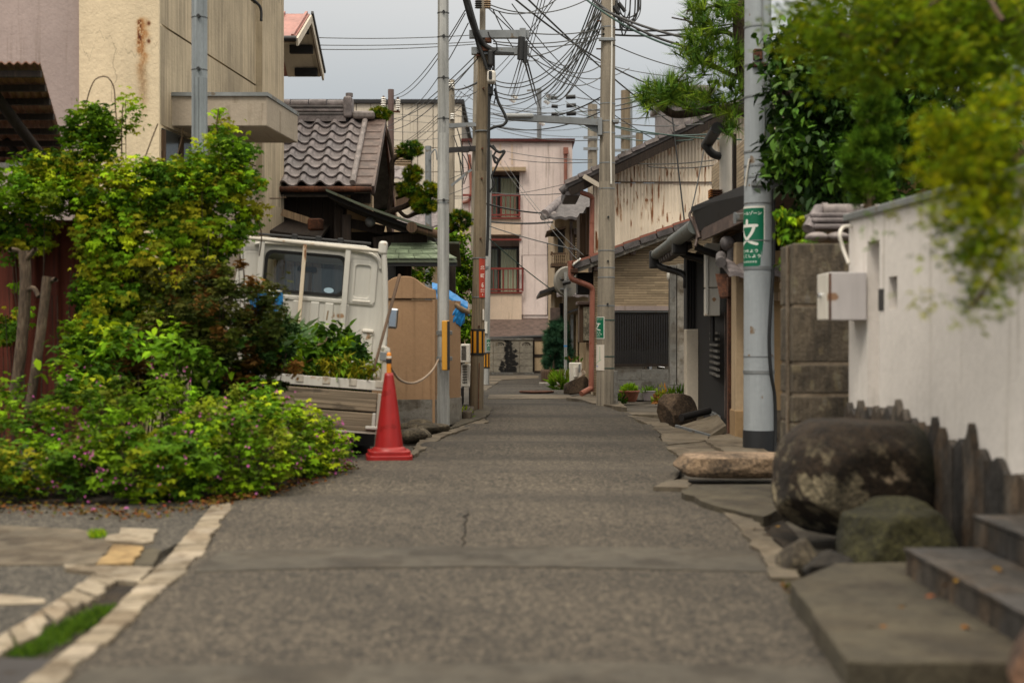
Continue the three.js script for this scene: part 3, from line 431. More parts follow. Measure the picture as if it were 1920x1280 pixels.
{ // kawara-roofed house, each tile its own
  const b = thing('tiled_house', 'dark timber house under a grey wave-tiled gable roof', 'house', V(-3, 0, -22.9));
  const d0 = 21, y0 = 3.32, d1 = 22.9, y1 = 4.58, xr = -2.07, xt = -2.354, cw = 0.272, rows = 8;
  const up = V(0, (y1 - y0), -(d1 - d0)), L = up.length(); up.normalize(); const nrm = V(0, up.z * -1, up.y).normalize();
  const prof = (t) => 0.052 * Math.pow(Math.sin(Math.PI * clamp((t - 0.0) / 0.46)), 1) * (t < 0.46 ? 1 : 0) - 0.028 * Math.sin(Math.PI * clamp((t - 0.46) / 0.54)) * (t >= 0.46 ? 1 : 0);
  const roof = part('roof', sheet(1, 1, (a, t) => V(lerp(-5.2, xt + 0.02, a), lerp(y0, y1, t) - 0.05, -lerp(d0 + 0.02, d1, t)), V(0, -0.08, 0), false), mt.blackMatt, b);
  const step = L / rows, tileGeo = [0, 1, 2].map((k) => { const g = finish(sheet(14, 2, (a, t) => { const s = t * step * 1.1, lift = 0.04 * (1 - t) + 0.004 * k; const y = prof(a) + lift; return V(a * cw * 1.03, up.y * s + nrm.y * y, up.z * s + nrm.z * y); }, nrm.clone().multiplyScalar(-0.026))); return g; });
  const tm = [mt.tile, M([0.25, 0.23, 0.235], { map: T.tile, roughness: 0.6 }), M([0.32, 0.285, 0.28], { map: T.tile, roughness: 0.6 })], r = rng(8), w = worldPos(roof);
  for (let j = 0; j < rows; j++) for (let i = 0; i < 8; i++) { const s = j * step, m = new THREE.Mesh(tileGeo[(i * 7 + j * 3) % 3], tm[Math.floor(r() * 3)]); m.name = 'roof_tile'; m.castShadow = m.receiveShadow = true; m.position.set(xt - (i + 1) * cw + (r() - 0.5) * 0.006 - w.x, y0 + up.y * s - w.y + 0.0, -d0 + up.z * s - w.z); roof.add(m); }
  // verge: flat metal boards, then the ridge
  for (let j = 0; j < 9; j++) { const a = j / 9, c = (j + 1) / 9; part('verge_plate', sheet(1, 1, (s, t) => V(lerp(xt, xr, s), lerp(y0, y1, lerp(a, c, t)) + 0.02 + 0.014 * (1 - t), -lerp(d0, d1, lerp(a, c, t))), V(0, -0.02, 0), false), mt.verge, roof); }
  part('verge_roll', bar(V(xt, y0 + 0.05, -d0 + 0.02), V(xt, y1 + 0.05, -d1), 0.045, 10), mt.tileLight, roof);
  const rg = part('ridge', box(-5.2, -2.66, y1 - 0.04, y1 + 0.05, 22.76, 23.04), mt.tile, b);
  for (let k = 0; k < 3; k++) part('ridge_layer', rbox(-5.2, -2.68, y1 + 0.052 + k * 0.06, y1 + 0.104 + k * 0.06, 22.77 + k * 0.015, 23.03 - k * 0.015, 0.02), k % 2 ? mt.tile : mt.tileDark, rg);
  for (let k = 0; k < 9; k++) part('ridge_tile', bar(V(-2.7 - k * 0.29, y1 + 0.25, -22.9), V(-2.97 - k * 0.29, y1 + 0.25, -22.9), 0.075 + 0.008 * (k % 2), 12), mt.tile, rg);
  part('ridge_end', [rbox(-2.7, -2.56, y1 + 0.02, y1 + 0.36, 22.72, 23.08, 0.04), bar(V(-2.62, y1 + 0.37, -22.9), V(-2.62, y1 + 0.43, -22.9), 0.06, 10)], mt.tile, rg);
  part('ridge_tile', rbox(-2.56, -2.2, y1 + 0.0, y1 + 0.13, 22.74, 23.06, 0.05), mt.tileLight, rg);
  part('rear_roof', sheet(1, 1, (a, t) => V(lerp(-5.2, xr, a), lerp(y0 - 0.1, y1 - 0.02, t), -lerp(25, d1 + 0.02, t)), V(0, -0.07, 0), false), mt.tileDark, b);
  part('bargeboard', [beam(V(xr + 0.02, y0 - 0.06, -d0), V(xr + 0.02, y1 - 0.06, -d1), 0.04, 0.14)], mt.verge, b);
  part('bargeboard', [beam(V(xr + 0.02, y0 - 0.2, -25.05), V(xr + 0.02, y1 - 0.06, -d1), 0.04, 0.18)], mt.rust, b);
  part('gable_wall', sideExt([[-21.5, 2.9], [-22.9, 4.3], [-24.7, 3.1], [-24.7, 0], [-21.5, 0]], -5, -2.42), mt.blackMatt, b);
  for (const g of [box(-2.42, -2.12, 3.1, 3.24, 21.3, 21.44), box(-2.42, -2.12, 3.05, 3.2, 24.2, 24.36), box(-2.42, -2.12, 4.12, 4.3, 22.82, 22.98)]) part('purlin', g, mt.darkWood, b);
  part('gutter', [bar(V(-5.2, y0 - 0.05, -20.97), V(px(697, 20.97), y0 - 0.05, -20.97), 0.045, 10)], mt.rust, b);
  const ws = []; for (let k = 0; k < 12; k++) part('wall_plank', box(-4.75 + k * 0.19, -4.57 + k * 0.19, 0, 3.2, 21.46 - (k % 3) * 0.004, 21.53), mt.darkWood, b);
  part('plaster_wall', box(-2.48, -2.1, 2.6, 3.22, 21.35, 21.6), mt.beige, b);
  // shed roof and boards in front of the wall
  part('lean_to', sheet(1, 1, (a, t) => V(lerp(-4.4, -2.75, a), lerp(2.75, 2.52, a) + 0.25 * t, -lerp(20.4, 21.4, t)), V(0, -0.05, 0), false), mt.darkWood, b);
  for (let k = 0; k < 7; k++) part('wall_plank', box(-3.66 + k * 0.13, -3.545 + k * 0.13, 0, 2.55 - k * 0.012, 20.6 - (k % 2) * 0.006, 20.64), k < 2 ? mt.paleWood : mt.brownWood, b);
  part('eave_board', beam(P(528, 398, 20.3), P(578, 414, 20.3), 0.05, 0.1), mt.paleWood, b);
  part('rain_head', [rbox(px(578, 20.3), px(606, 20.3), py(432, 20.3), py(410, 20.3), 20.2, 20.4, 0.03)], mt.rust, b);
}
{ // dark gate roof sloping to the street
  const b = thing('gate_shelter', 'dark timber shelter with a thin roof sloping down towards the street', 'shelter', V(-1.9, 0, -20.6));
  part('roof', sheet(8, 1, (a, t) => V(lerp(-2.56, -1.12, a), lerp(3.1, 2.56, a) - 0.03 * Math.sin(a * Math.PI), -lerp(19.7, 21.6, t)), V(0, -0.06, 0)), mt.blackMatt, b);
  part('verge_strip', sheet(8, 1, (a, t) => V(lerp(-2.57, -1.1, a), lerp(3.12, 2.585, a) - 0.03 * Math.sin(a * Math.PI) + 0.02, -lerp(19.62, 19.72, t)), V(0, -0.035, 0)), mt.copperDark, b);
  part('log_end', [bar(V(px(772, 19.6), py(426, 19.6), -19.58), V(px(772, 19.6), py(426, 19.6), -20.2), 0.075, 16)], mt.brownWood, b);
  part('eave_log', bar(V(px(770, 19.7), py(424, 19.7), -19.7), V(px(822, 19.7), py(440, 19.7), -19.7), 0.06, 12), mt.brownWood, b);
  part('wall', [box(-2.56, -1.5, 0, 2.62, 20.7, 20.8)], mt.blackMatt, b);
  part('beam', [beam(P(640, 415, 20.1), P(720, 432, 20.1), 0.1, 0.13), beam(P(700, 456, 20), P(800, 444, 20), 0.1, 0.16)], mt.darkWood, b);
  part('post', [box(-2.5, -2.38, 0, 2.9, 20.0, 20.12), box(px(642, 19.9), px(658, 19.9), 0, 2.8, 19.85, 19.97)], mt.darkWood, b);
  part('lamp_globe', (() => { const g = new THREE.SphereGeometry(0.075, 14, 10); const p = P(694, 416, 20); g.translate(p.x, p.y, p.z); return g; })(), mt.galv, b);
}
{ // green copper-shingled gate roof
  const b = thing('green_gate_roof', 'small hipped roof of pale green copper shingles above the tan wall', 'roof', V(-1.25, 0, -19.9));
  const y0 = py(486, 19.4), y1 = py(450, 20.1), xl = px(716, 19.4), xr = px(857, 19.4);
  part('roof_deck', sheet(1, 1, (a, t) => V(lerp(lerp(xl, xl + 0.1, t), lerp(xr, xr - 0.42, t), a), lerp(y0, y1, t) - 0.015, -lerp(19.4, 20.1, t)), V(0, -0.03, 0), false), mt.copperDark, b);
  for (let j = 0; j < 4; j++) for (let i = 0; i < 5; i++) { const t0 = j / 4, t1 = (j + 1.08) / 4, f = (t) => [lerp(xl, xl + 0.1, t), lerp(xr, xr - 0.42, t)], o = (j % 2) * 0.1, a0 = clamp((i - o * 3) / 4.6), a1 = clamp((i + 1 - o * 3) / 4.6); if (a1 - a0 < 0.03) continue;
    part('shingle', sheet(1, 1, (a, t) => { const tt = Math.min(1, lerp(t0, t1, t)), [l, r2] = f(tt); return V(lerp(l, r2, lerp(a0 + 0.004, a1 - 0.004, a)), lerp(y0, y1, tt) + 0.018 * (1 - t) + 0.004, -lerp(19.4, 20.1, tt)); }, V(0, -0.014, 0), false), mt.copper, b); }
  part('fascia', box(xl, xr, y0 - 0.09, y0 - 0.02, 19.42, 19.5), mt.black, b);
  part('rear_roof', sheet(1, 1, (a, t) => V(lerp(xl, xr, a), lerp(y0, y1 - 0.02, t), -lerp(20.9, 20.12, t)), V(0, -0.03, 0), false), mt.copperDark, b);
  for (const u of [765, 848]) part('post', box(px(u - 6, 19.9), px(u + 6, 19.9), 0, y0 - 0.02, 19.85, 19.97), mt.darkWood, b);
  part('door', box(px(715, 20), px(741, 20), 0.6, y0 - 0.05, 20.0, 20.06), mt.black, b);
}
{ // tan rendered garden wall with an arched top
  const b = thing('tan_wall', 'tan rendered wall with curved gable top and concrete base beside the truck', 'wall', V(-1.2, 0, -17.8));
  const A = -1.72, B = -0.946, C = -0.655, yb = 0.33, ym = py(562, 17.5), yt = py(518, 17.5);
  const crv = new THREE.SplineCurve([[A - 0.02, py(545, 17.5)], [-1.6, py(536, 17.5)], [-1.5, py(525, 17.5)], [-1.42, py(519.5, 17.5)], [-1.33, py(518, 17.5)], [-1.24, py(519, 17.5)], [-1.17, py(524, 17.5)], [-1.09, py(534, 17.5)], [-1.02, py(540, 17.5)], [B, py(543, 17.5)]].map((p) => new THREE.Vector2(...p)));
  const top = crv.getPoints(40).map((p) => [p.x, p.y]).reverse();
  part('wall_face', wallExt([[A, yb], [B, yb], [B, ym], [A, ym]], 17.45, 17.65), mt.tan, b);
  part('parapet', wallExt([[A, ym + 0.012], [B + 0.012, ym + 0.012], ...top], 17.43, 17.66, { bevel: 0.008 }), mt.tan, b);
  part('wall_face', floorExt([V(B + 0.001, 0, -17.46), V(C, 0, -18.1), V(C - 0.15, 0, -18.2), V(B - 0.1, 0, -17.66)], yb, ym), mt.tan, b);
  part('wall_face', floorExt([V(C, 0, -18.103), V(-0.86, 0, -22.2), V(-1.0, 0, -22.2), V(C - 0.15, 0, -18.203)], yb, ym), mt.tan, b);
  part('base', floorExt([V(A, 0, -17.44), V(B + 0.01, 0, -17.44), V(C + 0.015, 0, -18.09), V(-0.85, 0, -22.2), V(-1.1, 0, -22.2), V(-1.0, 0, -18.2), V(A, 0, -17.7)], 0, yb - 0.002), mt.concrete, b);
  part('corner_strip', box(B - 0.03, B + 0.0, 0.02, ym, 17.425, 17.447), mt.tan, b);
}
{ // blue tarpaulin over a tiled coping behind the tan wall
  const b = thing('blue_tarpaulin', 'blue tarpaulin draped over the tan wall and roped down', 'tarpaulin', P(845, 575, 18.2));
  const f = (a, t) => { const q = noise3(a * 3, t * 2.3, 4) - 0.5, q2 = noise3(a * 9, t * 5, 8) - 0.5; const c = P(lerp(808, 874, a), lerp(532, 566, Math.pow(a, 1.2)), lerp(18.0, 18.5, a)); const out = Math.sin(t * 2.2); return V(c.x + 0.05 * t + q2 * 0.035, c.y - (t > 0.35 ? (t - 0.35) * 0.32 : 0) + q * 0.09 + 0.02, c.z + lerp(-0.5, 0.24, Math.min(1, t * 1.6)) + q2 * 0.1); };
  part('sheet', sheet(40, 22, f, V(0, -0.006, 0)), mt.tarp, b);
  part('sheet', sheet(26, 14, (a, t) => { const q = noise3(a * 5, t * 3, 14) - 0.5, c = P(lerp(836, 872, a), lerp(578, 608, t), lerp(17.9, 18.25, a)); return V(c.x + q * 0.04, c.y + Math.sin(a * 14) * 0.012 * t + (noise3(a * 7, 3, 3) - 0.5) * 0.07 * t, c.z + q * 0.15 + 0.12); }, V(0, 0, -0.006)), mt.tarp, b);
  part('rolled_edge', tube([P(838, 566, 17.9), P(852, 573, 18), P(866, 581, 18.1), P(876, 586, 18.3)], 0.045, 20, 8), mt.paleWood, b);
}
steelPole('steel_pole', 'slim light grey steel pole with yellow reflector beside the red cone', V(px(831, 16.8), 0, -16.8), 0.072, 0.064, 5.4, mt.steel, [py(25, 16.8), py(70, 16.8), py(147, 16.8), py(223, 16.8), py(376, 16.8)], (b) => {
  const x = px(831, 16.8); part('joint', bar(V(x, py(382, 16.8), -16.8), V(x, py(379, 16.8), -16.8), 0.0715, 24), mt.zinc, b);
  part('base_sleeve', bar(V(x, 0, -16.8), V(x, py(742, 16.8), -16.8), 0.0755, 24), mt.steel, b);
  for (const v of [624, 672]) part('clamp', [bar(V(x, py(v + 4, 16.8), -16.8), V(x, py(v - 4, 16.8), -16.8), 0.082, 20), rbox(x + 0.05, x + 0.11, py(v + 4, 16.8), py(v - 4, 16.8), 16.7, 16.76, 0.008)], mt.galv, b);
  part('reflector', rbox(px(829, 16.7), px(843, 16.7), py(694, 16.7), py(601, 16.7), 16.6, 16.66, 0.012), mt.yellow, b);
  part('reflector_edge', rbox(px(839, 16.7), px(844, 16.7), py(693, 16.7), py(602, 16.7), 16.585, 16.598, 0.004), mt.cable, b);
});
// rope from the cone to the pole
solo('rope', 'sagging pale rope tied from the red cone to the steel pole', 'rope', tube([P(733, 690, 12.8), P(745, 708, 13.2), P(765, 718, 14.0), P(790, 712, 15.2), P(812, 692, 16.2), P(822, 674, 16.72)], 0.012, 40, 6), mt.rope);
{ // the cone
  const p = V(px(729, 12.75), gy(-1.1, 12.75), -12.75), b = thing('traffic_cone', 'tall red traffic cone with orange cap beside the truck', 'traffic cone', p), s = 1 / 209;
  const lathe = (l) => { const g = new THREE.LatheGeometry(l.map(([r, y]) => new THREE.Vector2(r, y)), 40); g.translate(p.x, p.y, p.z); return g; };
  part('cone_body', lathe([[0.135, 0.06], [0.13, 0.1], [0.122, 0.16], [0.07, 0.56], [0.042, 0.745], [0.036, 0.775], [0.0, 0.776]]), mt.cone, b);
  const base = (y0, y1, w, seed) => { const o = roundRect(-w, -w, w, w, 0.06).map(([x, z]) => V(x, 0, z)); const g = floorExt(o, y0, y1, { bevel: 0.008, bs: 2 }); g.rotateY(seed); g.translate(p.x, p.y, p.z); return g; };
  part('cone_base', base(0, 0.038, 0.205, 0.12), mt.cone, b); part('cone_base', base(0.046, 0.075, 0.185, 0.16), mt.cone, b);
  part('cone_skirt', lathe([[0.165, 0.07], [0.15, 0.1], [0.128, 0.115], [0.12, 0.12]]), mt.cone, b);
  part('cap', lathe([[0.019, 0.74], [0.021, 0.8], [0.021, 0.93], [0.017, 0.955], [0, 0.96]]), mt.orange, b);
  part('cap_band', lathe([[0.0235, 0.86], [0.0245, 0.87], [0.0245, 0.89], [0.0235, 0.9]]), mt.black, b); part('cap_band', lathe([[0.0225, 0.905], [0.0235, 0.91], [0.0235, 0.92], [0.0225, 0.925]]), mt.whitePlastic, b);
}
// rubble at the foot of the tan wall
{ const r = rng(41); [[775, 800], [792, 795], [806, 800], [786, 812], [768, 815]].forEach(([u, v], i) => { const q = G(u, v + 10, 0.02); const k = 0.14 + 0.05 * ((i * 7) % 3); solo('rubble_stone', ['grey stone', 'brown broken stone', 'flat stone', 'mossy small stone', 'low stone'][i] + ' at the foot of the tan wall, ' + ['furthest left', 'second from left', 'nearest the steel pole', 'in front of the others', 'closest to the cone'][i], 'stone', rock(V(q.x, 0.06, q.z), V(k, 0.09, k * 0.7), { seed: 50 + i, detail: 12, color: () => [0.2, 0.17, 0.12] }), mt.rock, null, 'rubble stones by the tan wall'); }); }
// ---------------------------------------------------------------- the small truck, seen from behind, leaning to its right
let truck;
{
  const b = new THREE.Group(); b.name = numbered('pickup_truck'); b.userData = { label: 'old white flatbed truck seen from behind with lowered wooden tailgate', category: 'truck' };
  const W = 0.8, fl = 0.75, cz = -2.0;                              // built at the origin: rear edge of the bed at z = 0, cab back at z = cz
  const add = (n, g, m, p = b, o) => part(n, g, m, p, o);
  const bx = (x0, x1, y0, y1, z0, z1, r) => r ? rbox(x0, x1, y0, y1, -z0, -z1, r) : box(x0, x1, y0, y1, -z0, -z1);
  // cab
  const out = [[-0.8, 0.62], [0.8, 0.62], [0.815, 1.0], [0.805, 1.35], [0.76, 1.75], [0.72, 1.98], [0.66, 2.07], [0.55, 2.11], [-0.55, 2.11], [-0.66, 2.07], [-0.72, 1.98], [-0.76, 1.75], [-0.805, 1.35], [-0.815, 1.0]];
  const inn = out.map(([x, y]) => [x * 0.93, y < 0.7 ? 0.7 : 1.35 + (y - 1.35) * 0.93]);
  const wr = roundRect(-0.47, 1.56, 0.35, 1.97, 0.075);
  const back = ext(out, 0.03, { holes: [wr.slice().reverse()], bevel: 0.012, bs: 2 }); back.translate(0, 0, cz - 0.03);
  const cab = add('cab', [back], mt.truck);
  const shell = ext(out, 1.25, { holes: [inn.slice().reverse()] }); shell.translate(0, 0, cz - 1.3); add('cab_shell', shell, mt.truck, cab);
  const front = ext(out, 0.04, { holes: [roundRect(-0.62, 1.2, 0.62, 1.95, 0.08).reverse()] }); front.translate(0, 0, cz - 1.36); add('front_panel', front, mt.truck, cab);
  const ring = (pts, g2, w) => { const inner = pts.map(([x, y]) => { const cx = -0.06, cy = 1.765; return [cx + (x - cx) * (1 - w / 0.42), cy + (y - cy) * (1 - w / 0.21)]; }); return ext(pts, g2, { holes: [inner.reverse()] }); };
  const gs = ring(roundRect(-0.485, 1.545, 0.365, 1.985, 0.08), 0.022, 0.032); gs.translate(0, 0, cz + 0.004); const win = add('rear_window_seal', gs, mt.rubber, cab);
  const gl = ext(wr, 0.006); gl.translate(0, 0, cz - 0.012); add('rear_window', gl, mt.glass, win);
  add('window_sticker', (() => { const g = new THREE.CylinderGeometry(0.052, 0.052, 0.003, 20); g.rotateX(Math.PI / 2); g.scale(1, 0.55, 1); g.translate(0.2, 1.61, cz + 0.002); return g; })(), M([0.4, 0.55, 0.65], {}), win);
  add('interior_mirror', bx(-0.19, 0.03, 1.83, 1.89, cz - 1.12, cz - 1.15, 0.012), mt.black, cab);
  add('seat_back', bx(-0.66, 0.66, 0.75, 1.52, cz - 0.14, cz - 0.3, 0.05), mt.charcoal, cab);
  add('windscreen', ext(roundRect(-0.62, 1.2, 0.62, 1.95, 0.08), 0.006).translate(0, 0, cz - 1.34), mt.glass, cab);
  // pressed panels and ribs of the cab back
  const rib = (x0, x1, y0, y1) => add('pressed_rib', bx(x0, x1, y0, y1, cz - 0.01, cz + 0.032, 0.016), mt.truck, cab);
  for (const x of [-0.66, -0.5, -0.34, -0.16, 0.02, 0.17, 0.33]) rib(x, x + 0.095, 0.8, 1.48);
  add('pressed_rib', bx(-0.72, 0.68, 1.475, 1.53, cz - 0.01, cz + 0.028, 0.018), mt.truck, cab);
  { const fr = ext(roundRect(0.4, 1.49, 0.69, 1.95, 0.05), 0.03, { holes: [roundRect(0.46, 1.56, 0.62, 1.9, 0.03).reverse()], bevel: 0.008, bs: 2 }); fr.translate(0, 0, cz - 0.005); add('pressed_panel', fr, mt.truck, cab); }
  { const fr = ext(roundRect(-0.7, 1.49, -0.53, 1.95, 0.04), 0.02, { bevel: 0.008, bs: 2 }); fr.translate(0, 0, cz - 0.005); add('pressed_panel', fr, mt.truck, cab); }
  add('vent', [bx(0.45, 0.64, 1.51, 1.535, cz + 0.02, cz + 0.042, 0.008)], mt.whitePlastic, cab); add('vent', [bx(0.58, 0.7, 1.2, 1.235, cz + 0.0, cz + 0.05, 0.012)], mt.whitePlastic, cab);
  add('pressed_panel', bx(0.575, 0.7, 0.85, 1.2, cz - 0.01, cz + 0.03, 0.016), mt.truck, cab);
  { const dr = [[-0.6, 2.02], [-0.5, 2.045], [0.5, 2.045], [0.62, 2.02], [0.7, 1.95], [0.72, 1.88]].map(([x, y]) => V(x, y, cz + 0.02)); add('roof_gutter', tube(dr, 0.02, 30, 8), mt.truck, cab); }
  add('roof_rail', [bar(V(-0.62, 2.14, cz - 0.05), V(0.6, 2.14, cz - 0.05), 0.014), ...[-0.2, 0.05, 0.28].map((x) => bx(x - 0.03, x + 0.03, 2.1, 2.17, cz - 0.07, cz - 0.02, 0.01))], mt.cable, cab);
  add('side_mirror', [bx(0.86, 0.98, 1.27, 1.5, cz - 1.0, cz - 1.05, 0.035)], mt.chrome, cab); add('mirror_arm', bar(V(0.78, 1.3, cz - 1.05), V(0.9, 1.36, cz - 1.05), 0.014), mt.black, cab);
  for (const s of [-1, 1]) add('side_window', bx(s * 0.792, s * 0.8, 1.4, 1.85, cz - 0.4, cz - 1.1), mt.darkGlass, cab);
  // guard rails behind the cab
  const gd2 = add('cab_guard', [bar(V(-0.75, 2.08, cz + 0.09), V(0.7, 2.06, cz + 0.09), 0.022)], mt.rail);
  const rustBar = M([0.95, 0.9, 0.82], { map: T.rusty, roughness: 0.7 });
  add('guard_post', bx(-0.1, -0.06, 0.8, 2.08, cz + 0.07, cz + 0.11, 0.008), rustBar, gd2);
  for (const x of [-0.52, 0.37]) add('guard_post', bx(x - 0.028, x + 0.028, 0.8, 2.07, cz + 0.06, cz + 0.1, 0.008), mt.truck, gd2);
  add('guard_post', [tube([V(0.73, 2.1, cz + 0.09), V(0.76, 1.9, cz + 0.09), V(0.8, 1.5, cz + 0.09), V(0.82, 1.15, cz + 0.09), V(0.8, 0.8, cz + 0.09)], 0.03, 24, 8), bx(0.68, 0.775, 2.02, 2.17, cz + 0.05, cz + 0.13, 0.035)], mt.truck, gd2);
  // bed
  const bed = add('bed_floor', [bx(-W, W, fl - 0.07, fl, cz + 0.02, -0.02)], mt.boardGrey);
  for (const s of [-1, 1]) { const g = add('side_gate', [bx(s * (W - 0.012), s * (W + 0.022), fl - 0.03, fl + 0.3, cz + 0.12, -0.02, 0.008)], mt.rail, bed); add('gate_edge', bar(V(s * (W + 0.005), fl + 0.305, cz + 0.12), V(s * (W + 0.005), fl + 0.305, 0), 0.024, 8), mt.truck, g); add('corner_post', bx(s * (W - 0.03), s * (W + 0.03), fl - 0.06, fl + 0.3, -0.05, 0.0, 0.008), mt.rail, g); add('latch', bx(s * (W - 0.06), s * (W + 0.01), fl + 0.2, fl + 0.28, 0, 0.015, 0.006), mt.galv, g); }
  add('rear_sill', [bx(-W, W, fl - 0.075, fl + 0.012, -0.02, 0.022, 0.006)], mt.truck, bed);
  for (let k = 0; k < 7; k++) add('hinge', bx(-0.72 + k * 0.24, -0.65 + k * 0.24, fl - 0.05, fl + 0.016, 0.014, 0.03, 0.006), mt.rail, bed);
  const tg = add('tailgate', [bx(-W + 0.03, W - 0.03, fl - 0.47, fl - 0.455, 0.02, 0.055), bx(W - 0.05, W - 0.02, fl - 0.46, fl - 0.1, 0.02, 0.06, 0.005)], mt.rail);
  add('plank', bx(-W + 0.04, W - 0.055, fl - 0.27, fl - 0.095, 0.022, 0.05, 0.008), mt.boardGrey, tg); add('plank', bx(-W + 0.04, W - 0.055, fl - 0.452, fl - 0.285, 0.02, 0.048, 0.008), mt.boardGrey, tg);
  add('latch', [bx(W - 0.14, W - 0.02, fl - 0.43, fl - 0.4, 0.05, 0.075, 0.008), bx(W - 0.085, W - 0.055, fl - 0.42, fl - 0.28, 0.05, 0.07, 0.008)], mt.truck, tg);
  // chassis and wheels
  add('chassis', [bx(-0.36, -0.26, 0.45, 0.6, cz - 1.2, -0.1), bx(0.26, 0.36, 0.45, 0.6, cz - 1.2, -0.1), bx(-0.6, 0.6, 0.36, 0.48, -0.14, -0.05), bx(-0.5, 0.5, 0.25, 0.35, -0.7, -0.62)], mt.blackMatt);
  for (const [s, z] of [[-1, -0.66], [1, -0.66], [-1, cz - 0.7], [1, cz - 0.7]]) { const wl = add('wheel', [(() => { const g = new THREE.TorusGeometry(0.2, 0.085, 12, 32); g.scale(1, 1, 1.1); g.rotateY(Math.PI / 2); g.translate(s * 0.64, 0.285, z); return g; })()], mt.rubber); add('rim', bar(V(s * 0.6, 0.285, z), V(s * 0.69, 0.285, z), 0.15, 20), mt.galv, wl); }
  add('mud_flap', [bx(0.5, 0.76, 0.14, 0.55, -0.32, -0.3), bx(-0.76, -0.5, 0.14, 0.55, -0.32, -0.3)], mt.rubber);
  add('number_plate_lamp', [bx(0.4, 0.62, 0.36, 0.44, -0.06, 0.0, 0.01)], M([0.2, 0.015, 0.012], { roughness: 0.3 }));
  scene.add(b); b.position.set(-2.02, 0.0, -12.9); b.rotation.set(0, 0.115, -0.08, 'YXZ');
  b.updateMatrixWorld(true);
  truck = b;
}
const truckAt = (x, y, z) => V(x, y, z).applyMatrix4(truck.matrixWorld);
{ // cut greenery in the bed
  const l = [], big = [];
  const c = truckAt(0.2, 0.85, -0.75); scatter(l, truckAt(0.12, 0.88, -0.75), V(0.64, 0.36, 0.66), 3600, { pal: [...green.mid, ...green.mid, ...green.dark, ...green.fresh], clumps: 90, spread: 0.09, size: 0.095, seed: 61, tilt: 1.1, fill: 0.25 });
  const o = thing('cut_greenery', 'heap of cut green leafy branches lying on the truck bed', 'cut greenery', truckAt(0.1, 0.75, -0.8));
  instances('leaves', leafGeo, mt.leaf, l, o);
  const s = []; scatter(s, truckAt(-0.22, 1.0, -0.45), V(0.26, 0.24, 0.3), 420, { pal: [[0.2, 0.3, 0.13], [0.17, 0.27, 0.11], [0.24, 0.33, 0.16]], clumps: 16, spread: 0.11, size: 0.13, seed: 62, out: 0.75, lift: 1.2 });
  instances('pale_leaves', leafNarrow, mt.leaf, s, o);
  const t = []; scatter(t, truckAt(0.4, 0.8, -0.18), V(0.36, 0.14, 0.2), 900, { pal: [...green.olive, [0.25, 0.22, 0.01], ...green.mid], clumps: 40, spread: 0.07, size: 0.09, seed: 63, tilt: 1.2 });
  instances('yellowing_leaves', leafNarrow, mt.leaf, t, o);
  part('branch', [tube([P(572, 645, 13.2), P(590, 648, 13.2), P(606, 642, 13.2), P(612, 634, 13.3)], 0.011, 12, 6), tube([P(612, 600, 13.9), P(615, 582, 13.9)], 0.008, 6, 6)], mt.paleWood, o);
}
{ // blue bag
  const b = thing('blue_bag', 'blue tarp bag with white strap behind the truck cab', 'bag', truckAt(-0.62, 0.9, -1.35));
  const c = P(497, 580, 14.2), f = (a, t) => { const th = a * 6.283, w = lerp(0.1, 0.16, t) * (1 + 0.12 * Math.sin(th * 3 + t * 4)); return V(c.x + Math.cos(th) * w * 1.1, c.y - 0.28 + t * 0.46 + 0.02 * Math.sin(th * 4) * t, c.z + Math.sin(th) * w * 0.8); };
  part('bag_body', sheet(36, 10, f, V(0.004, 0, 0.004)), mt.tarp, b);
  part('strap', sheet(2, 14, (a, t) => { const p = P(lerp(492, 500, a) + 14 * Math.sin(t * 1.6), lerp(602, 550, t), 14.02); p.z += 0.03 * Math.sin(t * 3); return p; }, V(0, 0, -0.006)), mt.porcelain, b);
  part('rim', tube([0, 0.125, 0.25, 0.375, 0.5, 0.625, 0.75, 0.875].map((a) => f(a, 1)), 0.012, 40, 6), mt.whitePlastic, b);
}
solo('bamboo_pole', 'thin brown pole leaning over the right side of the truck', 'pole', bar(P(700, 694, 13.05), P(749, 516, 14.4), 0.013, 10, 0.017), mt.brownWood);
// ---------------------------------------------------------------- the far end of the street
{ // cream panelled building
  const b = thing('panelled_building', 'large pale cream panelled building behind the clipped pine', 'building', V(-4.5, 0, -62)); const d = 60, x0 = px(655, d), x1 = px(866, d), X = (u) => px(u, d), Y = (v) => py(v, d);
  part('wall_core', box(x0 - 6, x1 - 0.05, 0, Y(194), d + 0.2, d + 14), mt.concrete, b);
  const us = [620, 668, 695, 724, 755, 783, 812, 840, 866], vs = [194, 277, 322, 368, 430, 500];
  for (let i = 0; i + 1 < us.length; i++) for (let j = 0; j + 1 < vs.length; j++) part('panel', box(X(us[i]) + 0.015, X(us[i + 1]) - 0.015, Y(vs[j + 1]) + 0.015, Y(vs[j]) - 0.015, d, d + 0.19), mt.panel, b);
  part('parapet_cap', box(x0 - 6, x1 + 0.1, Y(194) + 0.003, Y(187), d - 0.12, d + 14.1), mt.charcoal, b);
  part('roof_vent', box(X(658), X(700), Y(187), Y(182), d + 1, d + 2), mt.panel, b);
  const lv = part('louvre', box(X(737), X(772), Y(314), Y(277), d - 0.1, d - 0.01), mt.brownWood, b);
  for (let k = 0; k < 8; k++) part('slat', box(X(737) + 0.03, X(772) - 0.03, Y(312 - k * 4.4), Y(310 - k * 4.4), d - 0.16, d - 0.1), mt.beige, lv);
}
